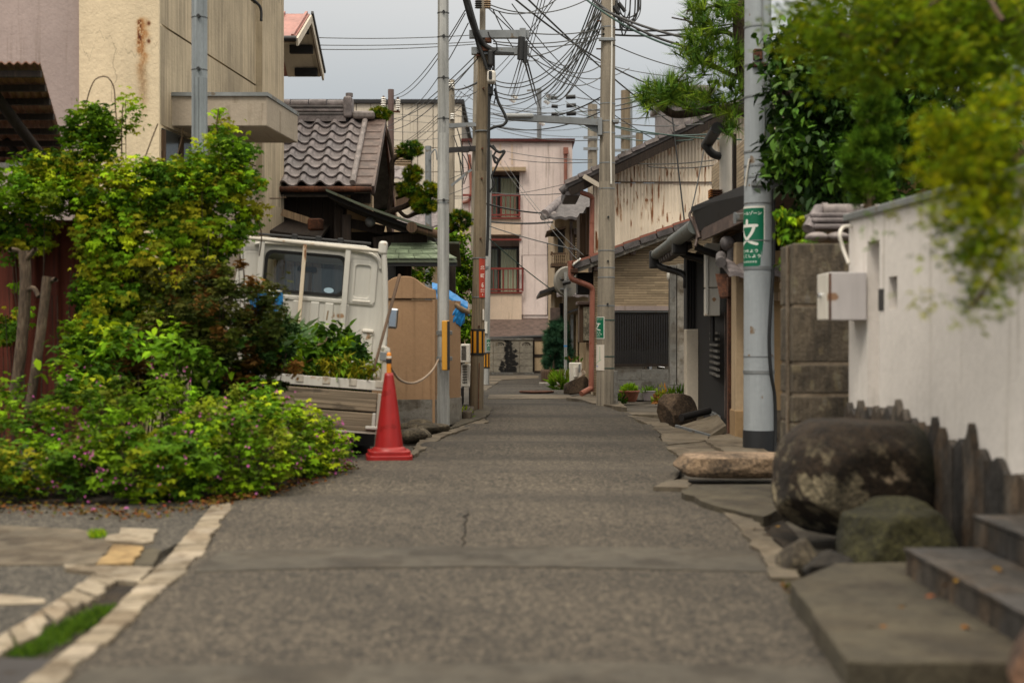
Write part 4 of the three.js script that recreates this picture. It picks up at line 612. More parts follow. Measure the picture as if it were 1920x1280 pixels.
{ // small tiled roof between
  const b = thing('tiled_roof_house', 'small grey tiled roof with balcony behind the niwaki pine branches', 'house', V(-4.2, 0, -45)); const d = 44;
  part('wall', box(px(700, d), px(776, d), 0, py(345, d), d, d + 5), mt.beige, b);
  const rf = part('roof', sheet(60, 8, (a, t) => { const x = lerp(px(690, d), px(770, d), a); return V(x, lerp(py(338, d), py(308, d), t) + 0.05 * Math.abs(Math.sin(x * 12)) + 0.05 * ((1 - t) * 8 % 1), -lerp(d - 0.6, d + 1.4, t)); }, V(0, -0.06, 0)), mt.tile, b);
  part('ridge', bar(V(px(690, d), py(306, d), -d - 1.4), V(px(768, d), py(314, d), -d - 1.2), 0.16, 10), mt.tileLight, rf);
  part('lower_roof', sheet(60, 6, (a, t) => { const x = lerp(px(750, d), px(860, d), a); return V(x, lerp(py(432, d), py(396, d), t) + 0.05 * Math.abs(Math.sin(x * 12)), -lerp(d - 1.6, d, t)); }, V(0, -0.06, 0)), mt.tile, b);
  part('wall', box(px(770, d + 0.4), px(868, d + 0.4), 0, py(440, d), d + 0.1, d + 4), mt.beige, b);
  part('balcony_screen', [box(px(745, d), px(776, d), py(398, d), py(372, d), d - 0.5, d - 0.45)], mt.brownWood, b);
  part('light_roof_sheet', [beam(P(745, 404, 42), P(772, 382, 42), 0.1, 0.14), beam(P(752, 407, 41.8), P(779, 386, 41.8), 0.1, 0.14)], mt.panel, b);
}
{ // pink apartment house
  const b = thing('pink_house', 'three-storey faded pink rendered house with red balcony railings', 'house', V(0.3, 0, -46)); const d = 44, X = (u) => px(u, d), Y = (v, dd = d) => py(v, dd);
  const bayL = X(868), bayR = X(978), x1 = X(1073), top = Y(266);
  part('wall', box(X(980), x1, 0, top, d + 0.02, d + 9), mt.pink, b);
  for (const [a, c] of [[980, 991], [991.4, 1004.4], [1004.8, 1028], [1028.4, 1051], [1051.4, 1073]]) part('render_panel', box(X(a), X(c), Y(478), top - 0.05, d - 0.02, d + 0.02), mt.pink, b);
  for (const [a, c] of [[978, 1003], [1003.4, 1029], [1029.4, 1073]]) part('render_panel', box(X(a), X(c), Y(590), Y(479), d - 0.02, d + 0.02), mt.pink, b);
  part('wall', box(bayL, X(980) - 0.001, 0, Y(312), d + 0.9, d + 9), mt.pink, b);
  part('wall', box(bayL, X(980) - 0.001, Y(314), top, d + 0.0, d + 9), mt.pink, b);
  for (const u of [893, 916, 938, 960]) part('pilaster_line', box(X(u) - 0.02, X(u) + 0.02, Y(308), top - 0.06, d - 0.03, d - 0.001), mt.pinkWarm, b);
  part('cornice', box(bayL - 0.05, x1 + 0.08, top + 0.002, top + 0.09, d - 0.12, d + 9.1), M([0.11, 0.03, 0.025], { map: T.redrust }), b);
  part('balcony_slab', box(bayL, X(976), Y(440), Y(409), d - 0.12, d + 0.9), mt.pinkWarm, b); part('balcony_slab', box(bayL, X(978), Y(600), Y(548), d - 0.14, d + 0.9), mt.pinkWarm, b);
  part('bay_wall', box(bayL, X(915), Y(408.5), Y(315), d - 0.03, d + 0.9), mt.pink, b); part('bay_wall', box(bayL, X(915), Y(547), Y(441), d - 0.03, d + 0.9), mt.pink, b); part('bay_wall', box(X(974), X(979.7), Y(547), Y(313), d - 0.02, d + 0.9), mt.pink, b);
  part('window_hood', [box(X(914), X(986), Y(322), Y(315), d - 0.3, d - 0.031)], mt.beige, b);
  for (const [v0, v1] of [[325, 408], [460, 547]]) {
    const w = part('window', box(X(916), X(973), Y(v1), Y(v0), d + 0.55, d + 0.58), mt.darkGlass, b);
    part('window_frame', [box(X(916), X(974), Y(v0 + 3), Y(v0), d + 0.5, d + 0.549), box(X(934), X(938), Y(v1), Y(v0), d + 0.5, d + 0.549), box(X(970), X(973.5), Y(v1), Y(v0), d + 0.5, d + 0.549)], mt.darkWood, w);
    part('curtain', [sheet(60, 1, (a, t) => { const x = lerp(X(939), X(969), a); return V(x, lerp(Y(v1), Y(v0 + 6), t), -(d + 0.52) + 0.02 * Math.sin(x * 70)); }, V(0, 0, -0.004))], mt.curtain, w);
    part('curtain', [sheet(30, 1, (a, t) => { const x = lerp(X(919), X(932), a); return V(x, lerp(Y(v1), Y(v0 + 6), t), -(d + 0.52) + 0.02 * Math.sin(x * 70)); }, V(0, 0, -0.004))], M([0.16, 0.19, 0.16], { roughness: 0.9 }), w);
    const vt = v0 === 325 ? 367 : 504, xr = v0 === 325 ? 974 : 980, rr = part('balcony_railing', [beam(V(bayL, Y(vt), -d + 0.2), V(X(xr), Y(vt), -d + 0.2), 0.07, 0.06), beam(V(bayL, Y(v1 - 4), -d + 0.2), V(X(xr), Y(v1 - 4), -d + 0.2), 0.05, 0.05), beam(V(X(xr), Y(vt), -d + 0.2), V(X(xr), Y(vt), -d - 0.5), 0.06, 0.06)], mt.redPaint, b);
    for (let k = 0; k < 12; k++) part('baluster', bar(V(lerp(X(880), X(xr), k / 11), Y(v1 - 1), -d + 0.2), V(lerp(X(880), X(xr), k / 11), Y(vt), -d + 0.2), k % 4 === 3 ? 0.03 : 0.014, 6), mt.redPaint, rr);
  }
  part('slab_edge', box(X(914), X(980), Y(550), Y(547), d - 0.2, d - 0.141), mt.redPaint, b); part('slab_edge', box(X(914), X(976.4), Y(411), Y(408), d - 0.2, d - 0.121), mt.redPaint, b);
  part('lower_frame', [beam(P(880, 449, d - 0.06), P(978, 449, d - 0.06), 0.05, 0.05), beam(P(978, 440, d - 0.06), P(978, 462, d - 0.06), 0.07, 0.07)], mt.redPaint, b);
  part('downpipe', [bar(P(1060.5, 284, d - 0.12), P(1060.5, 372, d - 0.12), 0.055, 10), box(X(1056), X(1065), Y(290), Y(278), d - 0.25, d - 0.04)], mt.pipe, b);
  part('downpipe', [tube([P(880, 290, d - 0.1), P(880, 375, d - 0.1), P(867, 380, d - 0.1)], 0.05, 20, 8), bar(P(887, 310, d - 0.1), P(887, 360, d - 0.1), 0.03)], mt.pipe, b);
  part('cable', [tube([P(1027, 455, d - 0.08), P(1028, 520, d - 0.08), P(1027, 590, d - 0.08)], 0.022)], mt.cable, b); part('cable', [tube([P(1028, 462, d - 0.1), P(1032, 468, d - 0.2), P(1036, 470, d - 0.3)], 0.03)], mt.cable, b);
  // ground floor porch
  part('porch_roof', sheet(1, 1, (a, t) => V(lerp(X(900), X(1036), a), lerp(Y(634, 42.6), Y(596), t) - 0.0, -lerp(42.6, d - 0.04, t)), V(0, -0.05, 0), false), mt.verge, b);
  part('porch_gutter', bar(V(X(900), py(637, 42.6) + 0.03, -42.55), V(px(1032, 42.6), py(630, 42.6) + 0.0, -42.55), 0.05, 8), mt.black, b);
  part('porch_wall', box(bayL, X(978), 0, Y(600) - 0.01, d + 0.1, d + 0.89), mt.beige, b);
  part('window', box(X(936), X(961), Y(700), Y(606), d + 0.02, d + 0.08), mt.darkGlass, b); part('window_frame', [box(X(934), X(937), Y(700), Y(605), d - 0.02, d + 0.1), box(X(953), X(956), Y(700), Y(605), d - 0.02, d + 0.1), box(X(960), X(963), Y(700), Y(605), d - 0.02, d + 0.1)], mt.darkWood, b);
  part('porch_panel', [box(X(984), X(1001), 0, Y(606), d - 0.1, d - 0.04), box(X(1002), X(1024), 0, Y(606), d - 0.1, d - 0.04)], mt.brownWood, b);
}
{ // concrete block wall
  const d = 40, b = thing('block_wall', 'grey concrete block wall with black water stain at the street end', 'wall', V(0, 0, -d)), x0 = px(900, d), x1 = px(998, d), h = 0.175, w = 0.372;
  T.stain = tex(256, [2, 1.2], (x, y, i, j) => { const X = i / 256 * 2, Y = j / 256 * 1.2, m = 0.82 + (S(nC, x, y) - 0.5) * 0.25 + (S(nA, x, y) - 0.5) * 0.2; let k = 0; for (const [cx, wd, y1] of [[0.76, 0.07, 1.2], [0.87, 0.045, 0.95], [0.95, 0.08, 0.75], [0.62, 0.06, 0.42], [0.8, 0.2, 0.16]]) { const e = Math.abs(X - cx - (S(nB, x, y * 2) - 0.5) * 0.16) / wd; k = Math.max(k, (1 - smooth(0.7, 1.3, e + (S(nC, x, y) - 0.5) * 0.8)) * (1 - smooth(y1 - 0.08, y1, Y + (S(nC, y, x) - 0.5) * 0.3))); } const f = lerp(1, 0.13, k); return [m * f, m * f * 0.985, m * f * 0.95]; });
  T.stain.offset.set(-x0 / 2, 0); const bm = M([0.34, 0.32, 0.28], { map: T.stain, ...cb });
  part('footing', box(x0 - 0.05, x1 + 0.05, 0, 0.07, d - 0.05, d + 0.2), mt.concreteGrey, b);
  for (let j = 0; j < 5; j++) for (let i = 0; i < 4; i++) { if (j === 4 && (i === 1 || i === 3)) continue; const a = x0 + 0.005 + i * w, y = 0.073 + j * (h + 0.006); part('block', rbox(a, a + w - 0.007, y, y + h, d, d + 0.12, 0.008), bm, b); }
  for (const i of [1, 3]) { const a = x0 + 0.005 + i * w, y = 0.073 + 4 * (h + 0.006), cx = a + w / 2 - 0.004; const hole = (o) => { const l = []; for (let k = 0; k <= 10; k++) { const t = Math.PI * k / 10; l.push([cx + Math.cos(t) * o[1], y + 0.03 + Math.sin(t) * o[1] * 0.75]); } for (let k = 10; k >= 0; k--) { const t = Math.PI * k / 10; l.push([cx + Math.cos(t) * o[0], y + 0.03 + Math.sin(t) * o[0] * 0.75]); } return l.reverse(); }; part('openwork_block', wallExt([[a, y], [a + w - 0.007, y], [a + w - 0.007, y + h], [a, y + h]], d, d + 0.12, { holes: [hole([0.085, 0.125]), hole([0.03, 0.058])] }), bm, b); }
  part('coping', rbox(x0 - 0.02, x1 + 0.03, 0.073 + 5 * (h + 0.006), 0.073 + 5 * (h + 0.006) + 0.05, d - 0.03, d + 0.15, 0.01), mt.concreteGrey, b);
}
{ const d = 40.2, b = thing('metal_gate', 'brown framed metal gate beside the block wall', 'gate', V(px(1010, d), 0, -d)); const x0 = px(999, d), x1 = px(1024, d), y1 = py(634, d);
  part('gate_frame', [box(x0, x0 + 0.05, 0, y1, d, d + 0.06), box(x1 - 0.05, x1, 0, y1, d, d + 0.06), box(x0 + 0.051, x1 - 0.051, y1 - 0.07, y1, d, d + 0.06), box(x0 + 0.051, x1 - 0.051, 0.5, 0.57, d, d + 0.06), box(x0 + 0.051, x1 - 0.051, 0.04, 0.1, d, d + 0.06)], mt.darkWood, b);
  for (const [a, c] of [[0.11, 0.49], [0.58, y1 - 0.08]]) part('gate_panel', box(x0 + 0.052, x1 - 0.052, a, c, d + 0.02, d + 0.04), mt.beige, b); }
// ---------------------------------------------------------------- right: the houses beyond the rusted one
{ const b = thing('balcony_house', 'narrow beige house with small timber balcony and hipped tile roof', 'house', V(1.6, 0, -34)); const d = 33, X = (u) => px(u, d), Y = (v) => py(v, d);
  part('wall', box(X(1040), X(1120), 0, Y(402), d, d + 6), mt.beige, b);
  part('pillar', box(X(1059), X(1070), Y(520), Y(404), d - 0.12, d - 0.001), mt.beige, b);
  const rf = part('roof', sheet(40, 10, (a, t) => { const x = lerp(lerp(X(1022), X(1062), t), X(1130), a); return V(x, lerp(py(408, d - 0.7), py(366, d + 1), t) + 0.035 * Math.abs(Math.sin(x * 13)) + 0.045 * ((1 - t) * 9 % 1), -lerp(d - 0.7, d + 1, t)); }, V(0, -0.06, 0)), mt.tileDark, b);
  part('hip_ridge', bar(V(X(1020), Y(406), -d + 0.75), V(X(1066), py(366, d + 1), -d - 1), 0.1, 10), mt.tile, rf); part('hip_end', bar(V(X(1016), Y(413), -d + 0.8), V(X(1038), Y(404), -d + 0.4), 0.07, 10), mt.tileLight, rf);
  part('eave_board', [box(X(1040), X(1120), Y(414), Y(409), d - 0.62, d - 0.56), box(X(1067), X(1076), Y(418), Y(408), d - 0.5, d - 0.3)], mt.verge, b);
  part('small_hood', sheet(1, 1, (a, t) => V(lerp(X(1024), X(1060), t), lerp(Y(436), Y(426), t), -lerp(d - 0.5, d + 1, a)), V(0, -0.05, 0), false), mt.brownWood, b); part('hood_beam', box(X(1032), X(1058), Y(444), Y(436), d - 0.3, d - 0.05), mt.darkWood, b);
  const w = part('window', box(X(1077), X(1090), Y(486), Y(430), d - 0.06, d - 0.002), mt.brownWood, b); for (let k = 0; k < 9; k++) part('slat', box(X(1077) + 0.01, X(1090) - 0.01, Y(484 - k * 4.4), Y(481.5 - k * 4.4), d - 0.1, d - 0.061), mt.beige, w); part('hood', box(X(1075), X(1092), Y(440), Y(429), d - 0.2, d - 0.101), mt.verge, w);
  part('window', box(X(1046), X(1056), Y(476), Y(448), d - 0.02, d - 0.001), mt.darkGlass, b);
  const bl = part('balcony', [box(X(1032), X(1061), Y(502), Y(496), d - 0.75, d - 0.002), beam(P(1032, 477, d - 0.7), P(1061, 475, d - 0.7), 0.05, 0.05), beam(V(X(1033), Y(477), -d + 0.7), V(X(1036), Y(477), -d), 0.05, 0.05)], mt.brownWood, b);
  for (let k = 0; k < 8; k++) part('baluster', box(X(1033 + k * 3.9), X(1034.4 + k * 3.9), Y(497), Y(477), d - 0.72, d - 0.69), mt.brownWood, bl);
  for (let k = 0; k < 3; k++) part('rail', box(X(1033), X(1061), Y(494 - k * 6), Y(493 - k * 6), d - 0.74, d - 0.725), mt.paleWood, bl);
  part('downpipe', bar(P(1071, 415, d - 0.15), P(1071, 520, d - 0.15), 0.035, 8), mt.verge, b);
  // lower storey roof
  part('lower_roof', sheet(40, 6, (a, t) => { const x = lerp(X(1040), X(1112), a); return V(x, lerp(py(553, d - 1.6), Y(521), t) + 0.03 * Math.abs(Math.sin(x * 13)), -lerp(d - 1.6, d - 0.05, t)); }, V(0, -0.06, 0)), mt.tile, b);
  part('lower_side_roof', sheet(1, 1, (a, t) => V(lerp(px(1012, d - 1.4), px(1056, d - 1.4), t), lerp(py(546, d - 1.4), py(531, d - 1.4), t), -lerp(d - 1.5, d + 3, a)), V(0, -0.07, 0), false), mt.charcoal, b);
  part('lower_wall', box(px(1056, d - 1), X(1118), 0, Y(548), d - 1, d - 0.01), mt.beige, b);
  part('meter_box', box(px(1032, d - 1.2), px(1050, d - 1.2), py(600, d - 1.2), py(577, d - 1.2), d - 1.3, d - 1), mt.verge, b);
  part('doorway', box(px(1050, d - 1), px(1056, d - 1), 0.1, py(570, d), d - 1.02, d - 0.5), mt.blackMatt, b);
  part('curtain_pole', [box(px(1070, d - 1.1), px(1075, d - 1.1), py(658, d - 1.1), py(590, d - 1.1), d - 1.14, d - 1.02)], mt.galv, b); part('door_post', [box(px(1080, d - 1.1), px(1083, d - 1.1), 0, py(590, d - 1.1), d - 1.14, d - 1.02), box(px(1086, d - 1.1), px(1094, d - 1.1), 0, py(570, d - 1.1), d - 1.14, d - 1.02)], mt.beige, b);
  part('entrance_hood', sheet(1, 1, (a, t) => V(lerp(px(1066, d - 1.4), px(1100, d - 1.4), a), lerp(py(583, d - 1.4), py(572, d - 1.4), a), -lerp(d - 1.8, d - 1.1, t)), V(0, -0.05, 0), false), mt.black, b);
}
{ // rusted two-storey house with lower wing
  const b = thing('rusted_house', 'two-storey house clad in rust-streaked corrugated iron with lower sided wing', 'house', V(2.6, 0, -27)); const d = 26, X = (u) => px(u, d), Y = (v) => py(v, d);
  const rake = (x) => lerp(Y(352), Y(226), (x - X(1060)) / (X(1322) - X(1060)));
  const xl = X(1112), xr = 5.2;
  const vs = rake(0) ; const corr = (y0f, y1f, m) => part('corrugated_sheet', sheet(420, 1, (a, t) => { const x = lerp(xl, xr, a); return V(x, lerp(y0f(x), y1f(x), t), -d + 0.006 * Math.sin(x * 6.283 / 0.062)); }, V(0, 0, -0.02)), m, b);
  corr(() => 1.0, () => Y(343.5), mt.rusty); corr((x) => Y(340.5), (x) => Math.max(Y(340), rake(x) - 0.12), mt.rusty);
  part('flashing', box(xl - 0.02, xr, Y(343.2), Y(340.8), d - 0.03, d - 0.013), mt.brownWood, b);
  part('side_wall', box(xl, xl + 0.1, 0, Y(375), d + 0.03, d + 1.6), mt.brownWood, b);
  const rl = (a) => lerp(X(1058), 5.4, a);
  const rf = part('roof', sheet(1, 1, (a, t) => V(rl(a), rake(rl(a)) + 0.02, -lerp(d - 0.42, d + 1.7, t)), V(0, -0.09, 0), false), mt.tileDark, b);
  for (let k = 0; k < 17; k++) { const x0 = X(1058) + k * 0.24; part('verge_tile', beam(V(x0, rake(x0) + 0.065, -d + 0.36), V(x0 + 0.235, rake(x0 + 0.235) + 0.045, -d + 0.36), 0.2, 0.07), k % 2 ? mt.tile : mt.tileLight, rf); }
  part('bargeboard', beam(V(X(1066), rake(X(1066)) - 0.14, -d + 0.4), V(5.3, rake(5.3) - 0.14, -d + 0.4), 0.04, 0.16), mt.darkWood, b);
  part('soffit', sheet(1, 1, (a, t) => V(rl(a), rake(rl(a)) - 0.1, -lerp(d - 0.4, d, t)), V(0, -0.015, 0), false), mt.darkWood, b);
  part('eave_end', [bar(P(1052, 360, d - 0.3), P(1072, 344, d - 0.3), 0.075, 10), bar(P(1062, 352, d - 0.2), P(1080, 358, d - 0.2), 0.07, 10), rbox(X(1058), X(1086), Y(372), Y(356), d - 0.4, d + 1.2, 0.03)], mt.tileDark, b);
  part('eave_strip', beam(P(1094, 330, d - 0.5), P(1124, 348, d - 0.5), 0.05, 0.08), mt.panel, b);
  part('downpipe', [tube([P(1080, 343, d - 0.35), P(1079, 354, d - 0.35), P(1086, 359, d - 0.3), P(1108, 368, d - 0.15), P(1110.5, 372, d - 0.1)], 0.045, 24, 10), bar(P(1110.5, 370, d - 0.1), P(1109, 482, d - 0.1), 0.045, 12)], mt.pipe, b);
  const sb = part('shutter_box', [box(px(1087, d + 0.4), px(1098, d + 0.4), Y(478), Y(396), d + 0.4, d + 1.6), box(px(1099, d + 0.3), px(1109, d + 0.3), Y(476), Y(386), d + 0.2, d + 1.4)], mt.brownWood, b);
  // wing
  const dw = 25.2, XW = (u) => px(u, dw), YW = (v) => py(v, dw), rk = (x) => lerp(YW(497), YW(412), (x - XW(1074)) / (XW(1300) - XW(1074))), wl = XW(1113), wr = 4.2;
  const wing = part('wing', wallExt([[wl, 0.85], [wr, 0.85], [wr, rk(wr) - 0.1], [wl, rk(wl) - 0.1]], dw, dw + 0.5), mt.siding, b);
  part('corner_pier', box(wl - 0.005, XW(1128), 0, 0.849, dw + 0.01, dw + 0.4), mt.siding, wing); part('side_wall', box(wl, wl + 0.12, 0, 2.3, dw + 0.41, d), mt.beige, wing);
  const wrf = part('wing_roof', sheet(1, 1, (a, t) => { const x = lerp(XW(1074), 4.4, a); return V(x, rk(x), -lerp(dw - 0.35, d - 0.03, t)); }, V(0, -0.07, 0), false), mt.verge, b);
  for (let k = 0; k < 11; k++) { const x0 = XW(1074) + k * 0.29; part('verge_tile', [beam(V(x0, rk(x0) + 0.03, -dw + 0.32), V(x0 + 0.285, rk(x0 + 0.285) + 0.015, -dw + 0.32), 0.12, 0.05)], mt.pipe, wrf); part('verge_tile', beam(V(x0 + 0.01, rk(x0) - 0.035, -dw + 0.36), V(x0 + 0.28, rk(x0 + 0.28) - 0.05, -dw + 0.36), 0.05, 0.1), mt.tileDark, wrf); }
  part('bargeboard', beam(V(XW(1080), rk(XW(1080)) - 0.13, -dw + 0.3), V(4.3, rk(4.3) - 0.13, -dw + 0.3), 0.04, 0.07), mt.concrete, wing);
  part('bracket', [box(XW(1181), XW(1190), YW(478), YW(466), dw - 0.25, dw), box(XW(1113), XW(1122), YW(508), YW(498), dw - 0.2, dw)], mt.verge, wing);
  part('roof_underside', box(XW(1084), wl - 0.01, YW(550), YW(510), dw + 0.1, d), mt.blackMatt, wing);
  part('gutter_pipe', [tube([P(1069, 489, dw - 0.3), P(1070, 500, dw - 0.3), P(1072, 522, dw - 0.3), P(1080, 526, dw - 0.25), P(1108, 538, dw - 0.12), P(1111, 544, dw - 0.1)], 0.05, 30, 10), bar(P(1111, 540, dw - 0.1), P(1108.5, 734, dw - 0.1), 0.048, 14), bar(P(1108.5, 728, dw - 0.12), P(1090, 738, dw - 0.3), 0.05, 12)], mt.pipe, wing);
  part('gutter_end', rbox(XW(1068), XW(1082), YW(514), YW(505), dw - 0.4, dw + 0.8, 0.02), mt.rust, wing);
  // insulators on the wing roof
  part('insulator', [0, 1, 2, 3].map((k) => { const g = new THREE.CylinderGeometry(0.04, 0.04, 0.025, 12); const p = P(1086 - k * 3.5, 487 + k * 2.6, dw - 0.4); g.rotateZ(0.9); g.translate(p.x, p.y, p.z); return g; }), mt.porcelain, wing);
  // open garage: lintel, rolled shutter, low wall
  const lt = part('lintel', [box(XW(1150), XW(1262), YW(582), YW(573.5), dw - 0.06, dw - 0.002)], mt.lilac, b); part('lintel', box(XW(1150), XW(1262), YW(585.5), YW(582.5), dw - 0.04, dw - 0.001), mt.zinc, b);
  const sh = part('shutter', box(XW(1148), XW(1256), YW(684), YW(586), dw + 0.0, dw + 0.03), mt.black, b);
  for (let k = 0; k < 24; k++) part('shutter_slat', box(XW(1148) + 0.043 * k + 0.004, XW(1148) + 0.043 * k + 0.036, YW(683), YW(587), dw - 0.016, dw - 0.001), mt.charcoal, sh);
  part('shutter_bar', box(XW(1148), XW(1256), YW(687), YW(682), dw - 0.03, dw - 0.017), mt.darkWood, sh);
}
solo('low_concrete_wall', 'low grey concrete wall under the black garage shutter', 'wall', [box(px(1128, 25), px(1262, 25), 0, py(713, 24.6), 24.6, 25.1), box(px(1128, 25), px(1200, 25), py(712.4, 24.6), py(692, 24.9), 24.75, 24.9), box(px(1200.5, 25), px(1262, 25), py(712.4, 24.6), py(692, 24.9), 24.752, 24.9)], mt.concreteGrey);
solo('garage_back_wall', 'pale block wall seen under the garage shutter', 'wall', box(px(1128, 28), px(1262, 28), 0, 2.2, 28, 28.2), mt.concrete);
solo('parked_scooter', 'small parked scooter just visible under the garage shutter', 'scooter', [rbox(px(1208, 26), px(1222, 26), 0.15, 0.62, 25.9, 26.2, 0.06), bar(P(1205, 697, 26), P(1216, 684, 26), 0.035), bar(P(1232, 690, 26), P(1246, 692, 26), 0.04), (() => { const g = new THREE.TorusGeometry(0.18, 0.05, 8, 20); const p = P(1212, 706, 26); g.translate(p.x, 0.23, p.z); return g; })(), (() => { const g = new THREE.TorusGeometry(0.18, 0.05, 8, 20); const p = P(1240, 706, 26); g.translate(p.x, 0.23, p.z); return g; })()], mt.chrome);
{ const b = thing('concrete_gate_post', 'tall grey concrete gate post right of the black shutter', 'gate post', V(px(1268, 24.2), 0, -24.2)), d = 24.2; part('post', rbox(px(1256, d), px(1268.5, d), py(722, d), py(497, d), d, d + 0.2, 0.006), mt.concreteGrey, b); part('post', rbox(px(1270, d), px(1284, d), py(722, d), py(495, d), d - 0.01, d + 0.2, 0.006), mt.concrete, b); part('base', rbox(px(1254, d), px(1286, d), 0, py(723, d), d - 0.03, d + 0.22, 0.008), mt.concreteGrey, b); part('lamp', (() => { const g = new THREE.SphereGeometry(0.09, 14, 10); g.scale(0.4, 1.1, 1); const p = P(1254, 516, d + 0.1); g.translate(p.x, p.y, p.z); return g; })(), mt.porcelain, b); }
// street mirror seen from behind
{ const d = 29.5, b = thing('traffic_mirror', 'round grey traffic mirror seen from behind on thin post', 'traffic mirror', V(px(1060, d), 0, -d)), x = px(1060.5, d);
  part('post', bar(V(x, 0, -d), V(x, py(510, d), -d), 0.032, 14), mt.steel, b);
  part('mirror_back', (() => { const g = new THREE.CylinderGeometry(0.3, 0.32, 0.06, 40); g.rotateX(Math.PI / 2); g.rotateY(0.5); const p = P(1064, 528, d + 0.12); g.translate(p.x, p.y, p.z); return g; })(), M([0.22, 0.205, 0.175], { roughness: 0.5 }), b);
  part('bracket', [box(px(1050, d), px(1066, d), py(523, d), py(519, d), d - 0.02, d + 0.06), box(px(1050, d), px(1072, d), py(543, d), py(540, d), d - 0.02, d + 0.06)], mt.galv, b); part('clamp', [rbox(x - 0.06, x + 0.06, py(532, d), py(526, d), d - 0.08, d + 0.08, 0.02), bar(P(1055, 531, d - 0.05), P(1070, 528, d - 0.05), 0.045, 10)], mt.black, b);
  part('blue_band', bar(V(x, py(650, d), -d), V(x, py(647, d), -d), 0.034, 14), mt.tarp, b); }
{ const d = 27, b = thing('lattice_window_box', 'brown framed bay box with pale crackled panel beside the terracotta downpipe', 'window box', V(px(1098, d), py(642, d), -d)); part('frame', rbox(px(1086, d), px(1110, d), py(642, d), py(571, d), d, d + 0.5, 0.01), mt.brownWood, b); part('top', rbox(px(1082, d), px(1112, d), py(572, d) + 0.006, py(565, d), d - 0.06, d + 0.55, 0.01), mt.verge, b); part('panel', box(px(1094, d), px(1107, d), py(638, d), py(575, d), d - 0.02, d - 0.002), M([0.5, 0.48, 0.38], { map: T.rock }), b); part('support', box(px(1100, d), px(1105, d), 0, py(643, d), d + 0.1, d + 0.2), mt.beige, b); }
{ const d = 28.6, b = thing('gas_heater', 'white outdoor water heater unit standing on the ground', 'water heater', V(px(1080, d), 0, -d)); part('casing', rbox(px(1068, d), px(1091, d), 0.06, py(680, d), d, d + 0.3, 0.02), mt.whitePlastic, b); part('flue', [bar(P(1079.5, 706, d - 0.03), P(1079.5, 688, d - 0.03), 0.045, 12)], mt.whitePlastic, b); part('hose', [tube([P(1094, 695, d + 0.1), P(1097, 700, d), P(1092, 709, d), P(1086, 712, d - 0.05)], 0.018), tube([P(1090, 693, d - 0.02), P(1093, 702, d - 0.04), P(1084, 710, d - 0.06)], 0.018)], mt.rope, b); part('label_plate', box(px(1085, d), px(1088, d), py(698, d), py(683, d), d - 0.006, d - 0.001), mt.galv, b); }
const brownRock = (d, L) => { const n = noise3(d.x * 2, d.y * 2 + 5, d.z * 2), k = 0.75 + n * 0.5; return [0.145 * k, 0.1 * k, 0.065 * k]; };
solo('garden_rock', 'brown triangular rock in front of the white water heater', 'rock', rock(V(px(1080, 27), 0.13, -27), V(0.27, 0.25, 0.22), { seed: 71, detail: 16, planes: 9, lo: 0.42, sharp: 40, rough: 0.08, color: brownRock }), mt.rock);
solo('roadside_rock', 'big angular dark brown rock by the white gate post', 'rock', rock(V(px(1261, 17.9), 0.17, -17.9), V(0.33, 0.27, 0.3), { seed: 78, planes: 9, lo: 0.42, sharp: 40, rot: [0.1, 0.9, -0.3], rough: 0.08, color: brownRock }), mt.rock);
